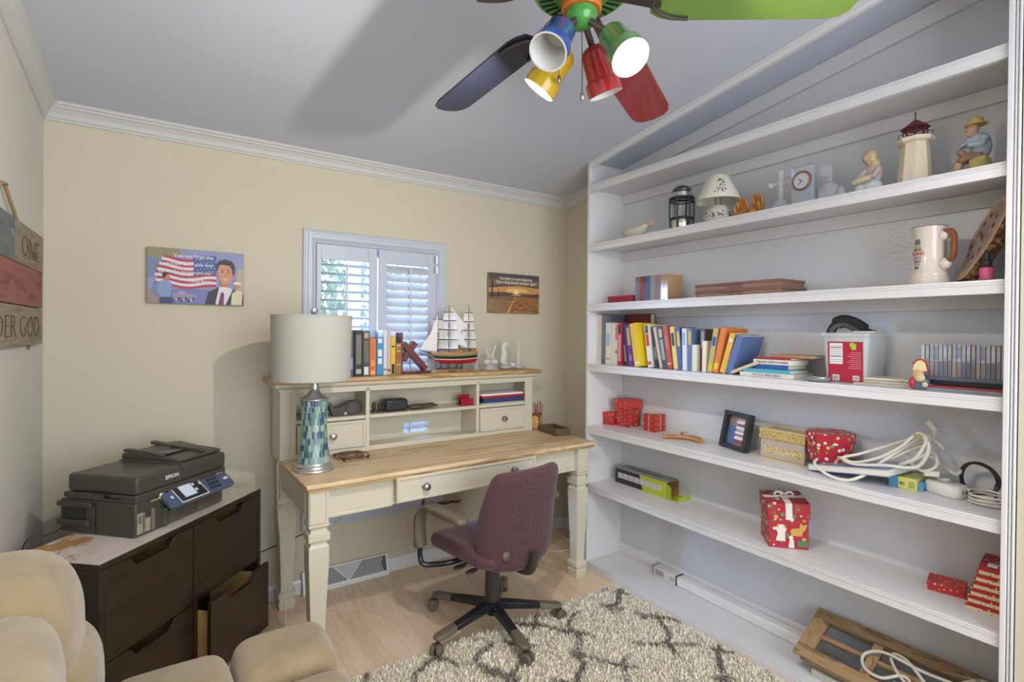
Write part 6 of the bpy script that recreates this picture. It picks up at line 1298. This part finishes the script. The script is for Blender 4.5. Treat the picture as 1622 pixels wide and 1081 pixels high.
# photo frame, turned and leaning back
t = thing('photo_frame', 'black shadow-box photo frame with a printed flag picture', 'photo frame', (2.262, 1.50, z), radians(-19)); FB = pm('black frame', (.03, .028, .028), .4)
TM = Matrix.Rotation(radians(12), 4, 'Y')
def fbox(x0, y0, z0, x1, y1, z1): return MB().box(x0, y0, z0, x1, y1, z1).xf(TM)
for a in ((-.09, 0, -.07, .178), (.07, 0, .09, .178), (-.07, 0, .07, .02), (-.07, .158, .07, .178)): add('frame_side', fbox(-.018, a[0], a[1]+.0005, .014, a[2], a[3]), FB, t, local=True, bev=.001)
add('mat_board', fbox(.006, -.0698, .0202, .012, .0698, .1578), pm('frame print', rgb(150, 120, 116), .4, .3, 30), t, local=True)
pm_ = MB(); mats = [pm('frame blue', rgb(90, 110, 150), .4, .3, 80), pm('frame red', rgb(150, 80, 84), .4), pm('frame pale', rgb(200, 180, 170), .4)]
pm_.mat(0).box(.0052, .010, .0205, .0058, .069, .11)
for k in range(6): pm_.mat(1 + k % 2).box(.0052, -.069, .03+.02*k, .0058, .008, .048+.02*k)
add('photo_print', pm_.xf(TM), mats, t, local=True)
for k in range(4): add('title_band', fbox(.0040, -.05+.004*k, .05+.025*k, .0046, .015, .062+.025*k), INKW, t, local=True)
add('easel', MB().add([(.03, -.02, .12), (.03, .02, .12), (.075, .02, .001), (.075, -.02, .001), (.033, -.02, .12), (.033, .02, .12), (.078, .02, .001), (.078, -.02, .001)], [(0, 1, 2, 3), (4, 7, 6, 5), (0, 4, 5, 1), (1, 5, 6, 2), (2, 6, 7, 3), (3, 7, 4, 0)]), wood('easel board', rgb(150, 104, 60), rgb(166, 120, 74), axis='z'), t, local=True)
# gold keepsake box
t = thing('keepsake_box', 'gold patterned keepsake box with framed lid', 'box', (2.295, 1.25, z)); GP = dots('gold lace paper', rgb(196, 176, 136), [rgb(176, 140, 66), rgb(206, 186, 146), rgb(160, 124, 60)], 110, .5); GB = dots('gold leaf band', rgb(180, 154, 92), [rgb(206, 186, 128), rgb(150, 120, 64)], 150, .45)
add('box', MB().box(2.236, 1.152, z, 2.358, 1.346, z+.086), pm('taupe silk', rgb(176, 164, 148), .45, .12, 20, .1), t, bev=.001); add('lace_band', MB().box(2.2352, 1.165, z+.022, 2.2358, 1.333, z+.056), GP, t); add('lace_band', MB().box(2.25, 1.1512, z+.022, 2.345, 1.1518, z+.056), GP, t); add('foot_trim', MB().box(2.234, 1.150, z, 2.2358, 1.348, z+.005).box(2.234, 1.150, z, 2.358, 1.1518, z+.005), pm('gold trim', rgb(196, 164, 84), .35, metal=.3), t)
add('lid', MB().box(2.231, 1.147, z+.0862, 2.362, 1.351, z+.124), GB, t, bev=.001); add('lid_rim', MB().box(2.2305, 1.1465, z+.1242, 2.3625, 1.166, z+.131).box(2.2305, 1.332, z+.1242, 2.3625, 1.3515, z+.131).box(2.2305, 1.166, z+.1242, 2.248, 1.332, z+.131).box(2.345, 1.166, z+.1242, 2.3625, 1.332, z+.131), pm('pale gold rim', rgb(206, 182, 116), .35, .1, 60), t, bev=.002); add('lid_photo', MB().box(2.248, 1.166, z+.1242, 2.345, 1.332, z+.126), pm('grey photo', rgb(150, 146, 144), .2, .2, 14), t)
# big book tilted on top of the bulb box, octagonal gift box on its low end
XM = dots('christmas paper', rgb(170, 34, 50), [rgb(222, 214, 196), rgb(110, 150, 84), rgb(206, 176, 110), rgb(170, 34, 50), rgb(222, 214, 196), rgb(170, 34, 50)], 60, .42)
t = thing('tilted_book', 'cream-edged blue picture book propped under the white cords', 'book', (2.25, .95, z)); BM = Matrix.Translation((2.17, 1.105, z+.0008)) @ Matrix.Rotation(radians(-8.5), 4, 'X') @ Matrix.Rotation(radians(-5), 4, 'Z')
add('cover', MB().box(.0, -.30, 0, .18, 0, .0025).box(.0, -.30, .0255, .18, 0, .028).xf(BM), pm('picture book blue', rgb(112, 134, 176), .25, .4, 12), t); add('pages', MB().box(.004, -.297, .0027, .178, -.003, .0253).xf(BM), PAGE, t); add('cover_panel', MB().box(.02, -.28, .0282, .16, -.02, .0286).xf(BM), pm('pale blue panel', rgb(150, 166, 196), .25, .3, 14), t)
t = thing('gift_box', 'octagonal christmas gift box with printed paper on the propped book', 'gift box', (2.268, 1.065, z+.036), .25)
def oc(r, zz): return [(r*cos(2*pi*(i+.5)/8), r*sin(2*pi*(i+.5)/8), zz) for i in range(8)]
add('box', MB().loft([oc(.075, -.002), oc(.086, .078)]), XM, t, local=True, smooth=0, bev=.001); add('lid', MB().loft([oc(.0895, .0785), oc(.0915, .118)]), XM, t, local=True, smooth=0, bev=.001)
t = thing('bulb_box', 'yellow and blue light bulb carton under the propped book', 'carton', (2.27, .785, z)); add('carton', MB().box(2.214, .750, z, 2.325, .835, z+.040), pm('carton yellow', rgb(206, 204, 110), .4, .1, 30), t, bev=.001); add('blue_end', MB().box(2.2132, .806, z, 2.2138, .8355, z+.0402).box(2.2132, .8352, z, 2.325, .8358, z+.0402), pm('carton blue', rgb(90, 150, 190), .4), t); add('carton_flap', MB().box(2.225, .736, z+.0005, 2.315, .7498, z+.03), pm('carton blue', rgb(90, 150, 190), .4), t); text('40', .018, BLK, t, frame((2.2130, .795, z+.012), (0, -1, 0), (0, 0, 1)), .0005)
for k in range(3): add('print_line', MB().box(2.2132, .756, z+.008+.008*k, 2.2138, .775, z+.011+.008*k), pm('carton print', rgb(120, 120, 80), .5), t)
t = thing('plug_timer', 'white plug-in timer with round dial and outlet', 'timer', (2.262, .680, z), radians(-112)); TW_ = pm('timer white', rgb(222, 220, 212), .35)
add('body', MB().pad(rrect(-.060, -.038, .060, .038, .03, 6), [(.004, .0003), (0, .004), (0, .036), (.004, .041), (.012, .043)]), TW_, t, local=True, smooth=50); add('dial', MB().lathe([(.030, .0432), (.030, .047), (.026, .049), (0, .049)], (-.012, 0, 0), 28), pm('dial grey ring', rgb(160, 160, 164), .4), t, local=True); add('dial_knob', MB().lathe([(.021, .0492), (.020, .054), (0, .0545)], (-.012, 0, 0), 24), TW_, t, local=True)
for dy, h in ((-.008, .012), (.008, .012), (0, .006)): add('outlet_slot', MB().box(.0602, dy-.0015, .018, .0608, dy+.0015, .018+h), BLK, t, local=True)
WC = pm('white flex', rgb(214, 208, 194), .4)
def cable(label, P, r, m, name='power_cord', k=6, ends=()):
    t = thing(name, label, 'cable', P[0]); add('flex', MB().tube(spline(P, k), r, 7), m, t)
    for p, q in ends: add('plug', MB().obox(p, (.022, .045, .022), q), m, t, bev=.005)
    return t
rnd = random.Random(9)
P = [(2.20, 1.08, z+.05), (2.135, 1.06, z+.04), (2.12, 1.0, z+.012), (2.13, .94, z+.006), (2.16, .89, z+.035), (2.19, .86, z+.075), (2.22, .82, z+.12), (2.25, .775, z+.165), (2.23, .74, z+.19), (2.21, .715, z+.16), (2.20, .745, z+.09), (2.17, .83, z+.08), (2.16, .93, z+.065), (2.18, .98, z+.075), (2.21, .93, z+.098), (2.25, .84, z+.145), (2.27, .77, z+.185)]
cable('white extension cord looping off the propped book', P, .0058, WC, ends=[((2.275, .755, z+.19), (.3, .4, .8))])
P = [(2.19, 1.0, z+.072), (2.165, .975, z+.078), (2.17, .93, z+.07), (2.20, .86, z+.10), (2.22, .80, z+.15), (2.24, .76, z+.20), (2.215, .725, z+.185), (2.20, .75, z+.12), (2.21, .80, z+.085), (2.24, .77, z+.10), (2.255, .72, z+.14), (2.235, .70, z+.10), (2.22, .74, z+.075), (2.26, .80, z+.12), (2.30, .74, z+.175), (2.29, .695, z+.15)]
cable('tangled white flex heaped above the bulb carton', P, .0052, WC, ends=[((2.235, .715, z+.068), (0, .2, .5))])
P = [(2.31, .74, z+.22), (2.30, .73, z+.19), (2.28, .75, z+.16), (2.24, .79, z+.13), (2.22, .84, z+.095), (2.25, .86, z+.11), (2.29, .80, z+.14), (2.31, .72, z+.10), (2.29, .665, z+.07), (2.30, .65, z+.085)]
cable('white cord with a grey plug standing up behind the tangle', P, .0048, WC, ends=[((2.312, .742, z+.225), (.9, 0, .3))])
GLD = pm('brass tie', rgb(186, 150, 70), .4); tag(add('twist_tie', MB().tube(ring((2.228, .752, z+.196), .012, 12), .003, 6, closed=True), GLD), 'small brass-coloured twist tie on the white cords', 'twist tie')
flat('teal_card', 'teal card lying behind the timer', 'card', 2.30, .70, z, 2.355, .80, z+.03, pm('teal card', rgb(90, 130, 130), .5), rz=.1)
P = [(2.31, .60+.052*cos(a)*(1+.05*sin(3*a+k_)), z+.062+.052*sin(a)) for a, k_ in [(2*pi*i/12, i) for i in range(31)]]
P = [(2.305+.006*sin(i*.9), .605+(.050+.006*sin(i*.4))*cos(2*pi*i/12), z+.064+(.052+.007*cos(i*.5))*sin(2*pi*i/12)) for i in range(32)]+[(2.27, .55, z+.012), (2.25, .53, z+.008), (2.26, .50, z+.008)]
cable('coil of black cable standing against the bookcase back', P, .0048, BLK, name='black_cable', k=3)
P = [(2.23+(.045+.004*sin(i))*cos(2*pi*i/10), .560+(.052+.005*cos(i*.7))*sin(2*pi*i/10), z+.005+.0011*i) for i in range(34)]
cable('flat coil of white cable lying beside the timer', P, .0036, WC, name='white_cable', k=3)

# ------------------------------------------------------------------ shelf Z6
z = Z6+.0003
t = thing('lime_carton', 'empty black and lime green tool carton with its end flap open', 'carton', (2.30, 2.08, z)); LB = pm('carton black', (.03, .03, .03), .4); LM = pm('carton lime', rgb(176, 190, 40), .4); CG = pm('carton grey', rgb(150, 148, 140), .5); KR = pm('kraft inside', rgb(166, 120, 70), .8)
add('front_panel', MB().prism([(2.278, z), (2.278, z+.084), (2.085, z+.084), (2.060, z)], 2.254, 2.256, 'yz'), LB, t); add('lime_panel', MB().prism([(2.0605, z), (2.0855, z+.084), (1.890, z+.084), (1.890, z)], 2.254, 2.256, 'yz'), LM, t)
for k in range(8): add('window_print', MB().box(2.2532, 2.252-.042*k, z+.030, 2.2539, 2.214-.042*k, z+.062), pm('carton picture', rgb(190, 184, 190), .4, .2, 40), t)
add('top_panel', MB().box(2.254, 1.892, z+.0842, 2.358, 2.278, z+.0862), CG, t); add('top_print', MB().box(2.30, 1.97, z+.0863, 2.315, 2.22, z+.0868), LB, t); add('bottom_panel', MB().box(2.2565, 1.892, z+.0002, 2.358, 2.278, z+.002), KR, t); add('rear_panel', MB().box(2.356, 1.892, z+.0022, 2.358, 2.278, z+.084), KR, t); add('end_panel', MB().box(2.2565, 2.276, z+.0022, 2.3555, 2.278, z+.084), LB, t)
add('side_flap', MB().add([(2.256, 1.890, z+.003), (2.256, 1.890, z+.078), (2.236, 1.845, z+.072), (2.236, 1.845, z+.006), (2.258, 1.890, z+.003), (2.258, 1.890, z+.078), (2.238, 1.845, z+.072), (2.238, 1.845, z+.006)], [(0, 1, 2, 3), (4, 7, 6, 5), (0, 4, 5, 1), (1, 5, 6, 2), (2, 6, 7, 3), (3, 7, 4, 0)]), LM, t); add('end_flap', MB().box(2.258, 1.815, z+.0002, 2.356, 1.8918, z+.002).box(2.258, 1.812, z+.0005, 2.356, 1.8148, z+.022), LM, t)
XM2 = dots('christmas puppy paper', rgb(166, 30, 46), [rgb(226, 218, 200), rgb(206, 156, 70), rgb(84, 130, 90), rgb(166, 30, 46), rgb(226, 218, 200), rgb(140, 84, 60)], 46, .40)
t = thing('gift_box', 'tall red christmas gift box with white ribbon on the lower shelf', 'gift box', (2.110, 1.232, z), atan2(-.74, .68)); a = .158
add('box', MB().box(.003, .003, 0, a-.003, a-.003, .150), XM2, t, local=True, bev=.001); LT = Matrix.Translation((0, 0, .118)) @ Matrix.Rotation(radians(3), 4, 'X') @ Matrix.Rotation(radians(-3), 4, 'Y')
add('lid', MB().box(-.002, -.002, .0, a+.002, a+.002, .068).xf(LT), XM2, t, local=True, bev=.001); RB = pm('white ribbon', rgb(226, 220, 212), .35)
add('ribbon', MB().box(a*.42, -.0032, -.001, a*.58, -.0022, .068).box(a*.42, -.0032, .0685, a*.58, a+.003, .0695).box(-.003, a*.42, .0696, a+.003, a*.58, .0705).xf(LT), RB, t, local=True)
for sg in (-1, 1): add('bow', MB().tube([tuple(LT @ Vector((a*.5+sg*(.020+.016*cos(q)), a*.5+.004*sin(q*2), .080+.009*sin(q)))) for q in [2*pi*i/12 for i in range(12)]], .005, 6, closed=True, sy=.5), RB, t, local=True)
# dogs printed on the paper, a flat spotted and a flat tan shape
def fr(P, m, o): return add('paper_print', MB().prism(P, -.0001-o, .0028, 'xz'), m, t, local=True)
TAN = pm('print tan', rgb(206, 156, 76), .5); PW_ = pm('print white', rgb(224, 216, 204), .5); PG = pm('print green', rgb(70, 126, 84), .5)
fr([(.088, .055), (.128, .055), (.132, .075), (.142, .084), (.146, .108), (.134, .100), (.122, .110), (.118, .088), (.092, .084), (.084, .076)], TAN, .0004); fr([(.030, .030), (.066, .030), (.064, .062), (.070, .082), (.060, .098), (.038, .098), (.028, .082), (.036, .062)], PW_, .0004); fr([(.036, .080), (.042, .096), (.034, .094)], TAN, .0008); fr([(.056, .094), (.064, .082), (.066, .094)], TAN, .0008); fr([(.112, .012), (.150, .012), (.150, .036), (.112, .036)], PG, .0004); fr([(.078, .004), (.100, .004), (.098, .034), (.082, .034)], PW_, .0004)
z6 = z
t = thing('gift_box', 'single flat red gift box with gold spots beside the striped pile', 'gift box', (2.29, .683, z), radians(13)); add('box', MB().box(-.045, -.050, 0, .045, .050, .018), SNOW, t, local=True, bev=.001); add('lid', MB().box(-.047, -.052, .0182, .047, .052, .030), SNOW, t, local=True, bev=.001)
RS = dots('red sleigh paper', rgb(172, 32, 44), [rgb(222, 206, 150), rgb(172, 32, 44), rgb(172, 32, 44)], 60, .3); CS = dots('cream stripe paper', rgb(220, 206, 160), [rgb(186, 120, 90), rgb(220, 206, 160)], 90, .22)
for k in range(6):
    t = thing('gift_box', ['lowest', 'second', 'third', 'fourth', 'fifth', 'topmost'][k]+' flat red and cream box of the slanted pile by the bookcase end', 'gift box', (2.27+.0*k, .557-.0055*k, z+.0252*k), radians(8))
    b = .049-.0008*k; add('box', MB().box(-.075, -b, .0002, .075, b+.008, .012), CS, t, local=True); add('lid', MB().box(-.077, -b-.001, .0122, .077, b+.009, .025), RS, t, local=True, bev=.0006)
    if k == 5: add('price_label', MB().box(-.06, .01, .0252, -.02, .035, .0256), INKW, t, local=True)

# ------------------------------------------------------------------ bottom shelf Z7
z = Z7+.0003
t = thing('curtain_rod_box', 'long white boxed curtain rod lying along the bottom shelf', 'rod box', (2.315, 1.55, z)); RWB = pm('rod white', (.74, .73, .72), .35)
add('tube', MB().box(2.286, 1.145, z, 2.338, 1.845, z+.048), RWB, t, bev=.006); add('end_sleeve', MB().box(2.284, 1.847, z, 2.340, 2.005, z+.050), pm('sleeve print', rgb(206, 202, 198), .5, .1, 30), t, bev=.004)
for y_ in (1.846, 2.004): add('strap', MB().box(2.283, y_-.0015, z, 2.341, y_+.0015, z+.0512), LB, t)
add('sleeve_photo', MB().box(2.2832, 1.93, z+.012, 2.2838, 1.985, z+.040), pm('sleeve grey', rgb(150, 142, 138), .5), t)
for k in range(4): add('barcode_bar', MB().box(2.2832, 1.862+.008*k, z+.012, 2.2838, 1.866+.008*k, z+.036), CG, t)
flat('old_book', 'thin white book propping up the old window sash', 'book', 2.135, .93, z, 2.25, 1.062, z+.028, pm('worn white cover', rgb(190, 186, 176), .6), rz=-.05)
t = thing('old_window_sash', 'weathered wooden window sash with dusty panes propped on the bottom shelf', 'window sash', (2.24, .82, z)); OW = wood('weathered oak', rgb(140, 108, 72), rgb(172, 144, 108), rgb(112, 82, 54), 3, 'y', .75, 9); OW2 = wood('weathered oak short', rgb(140, 108, 72), rgb(172, 144, 108), rgb(112, 82, 54), 3, 'x', .75, 9)
ta = atan2(.115, .205); WM = Matrix.Translation((2.135, 1.132, z+.045)) @ Matrix.Rotation(-ta, 4, 'Y')
def ws(n, x0, y0, x1, y1, z0, z1, m): return add(n, MB().box(x0, -y1, z0, x1, -y0, z1).xf(WM), m, t, bev=.003)
ws('rail', 0, 0, .052, .628, 0, .030, OW); ws('rail', .196, 0, .244, .628, 0, .030, OW); ws('stile', .0525, 0, .1955, .060, 0, .030, OW2); ws('stile', .0525, .580, .1955, .628, 0, .030, OW2)
ws('muntin', .114, .0605, .134, .225, .006, .026, OW); ws('muntin', .0525, .2255, .1955, .2605, .004, .027, OW2); ws('muntin', .114, .261, .134, .5795, .006, .026, OW)
DG = glass('dusty pane', (.72, .74, .74), .25, 1.1)
for a in ((.0525, .0605, .1135, .225), (.1345, .0605, .1955, .225), (.0525, .261, .1135, .5795), (.1345, .261, .1955, .5795)): add('pane', MB().box(a[0], -a[3], .010, a[2], -a[1], .013).xf(WM), DG, t)
add('corner_bracket', MB().box(-.0015, -.03, .004, -.0002, -.004, .026).xf(WM), STEEL, t)
def wp(u, v, h): p = WM @ Vector((u, -v, .031+h)); return (p.x, p.y, p.z)
cable('white cord looped over the old window sash', [wp(.16, .60, .01), wp(.15, .50, .03), wp(.14, .40, .035), wp(.15, .28, .03), wp(.12, .22, .008), wp(.07, .24, .006), wp(.06, .30, .012), wp(.10, .36, .02), wp(.05, .42, .012), wp(.02, .45, .01)], .0055, WC, ends=[(wp(.055, .36, .014), (.2, -.4, .3))])
cable('second white cord crossing the old window sash', [wp(.05, .52, .01), wp(.09, .44, .03), wp(.15, .36, .035), wp(.17, .31, .02), wp(.15, .30, .012), wp(.10, .34, .02), wp(.06, .40, .02), wp(.04, .47, .01), wp(.05, .55, .012)], .0055, WC, ends=[(wp(.06, .455, .014), (.2, -.4, -.2))])
cable('third white cord hanging at the bookcase end', [wp(.03, .50, .012), wp(.10, .56, .03), wp(.17, .585, .06), wp(.19, .55, .05), wp(.15, .50, .025), wp(.09, .53, .015)], .0055, WC)
t = thing('safety_glasses', 'clear framed glasses resting on the white cords', 'glasses', wp(.14, .56, .02)); CLR = glass('clear acrylic', (.85, .84, .82), .08)
for k in range(2): add('lens_rim', MB().tube([tuple(Vector(wp(.10+.055*k, .555, .062))+Vector((.024*cos(q), .004*sin(q), .022*sin(q)))) for q in [2*pi*i/16 for i in range(16)]], .0022, 6, closed=True), CLR, t); add('temple', MB().tube([wp(.075+.105*k, .555, .066), wp(.085+.085*k, .50, .058), wp(.09+.075*k, .45, .045)], .002, 6), CLR, t)

# ------------------------------------------------------------------ cords on the floor and wall under the desk
TWC = pm('braided black cord', (.05, .045, .04), .7, .3, 200); TWG = pm('braided gold strand', rgb(150, 116, 70), .6)
def twist(P, r):
    Q = spline(P, 10); A = []; B = []
    for i, p in enumerate(Q):
        a = i*.9; A.append((p.x+r*cos(a), p.y, p.z+r*sin(a))); B.append((p.x-r*cos(a), p.y, p.z-r*sin(a)))
    return A, B
A, B = twist([(1.315, 2.885, .55), (1.30, 2.885, .44), (1.275, 2.88, .36), (1.33, 2.88, .35), (1.42, 2.88, .345), (1.52, 2.88, .34)], .006)
t = thing('braided_cord', 'twisted black and gold cord hanging on the wall under the desk', 'cord', (1.33, 2.885, .34)); add('strand', MB().tube(A, .0055, 6), TWC, t); add('strand', MB().tube(B, .0045, 6), TWG, t)
cable('dark cable hook hanging under the desk behind the chair', [(1.50, 2.86, .60), (1.54, 2.86, .52), (1.58, 2.86, .50), (1.60, 2.865, .44)], .005, CAB_, name='dark_cable')
cable('white cable running along the floor behind the right desk leg', [(1.62, 2.62, .005), (1.75, 2.58, .005), (1.90, 2.60, .005), (2.02, 2.66, .005), (2.12, 2.80, .005), (2.16, 2.875, .06)], .004, WC, name='white_cable')
cable('second white cable sagging to the floor by the right desk leg', [(1.70, 2.87, .20), (1.80, 2.80, .06), (1.90, 2.72, .006), (2.0, 2.66, .006), (2.08, 2.58, .006), (2.20, 2.60, .006), (2.25, 2.80, .006)], .004, WC, name='white_cable')
cable('thin dark cable rising from the floor by the back corner', [(2.02, 2.86, .006), (2.025, 2.87, .10), (2.03, 2.88, .25), (2.01, 2.88, .45)], .0025, CAB_, name='thin_cable')
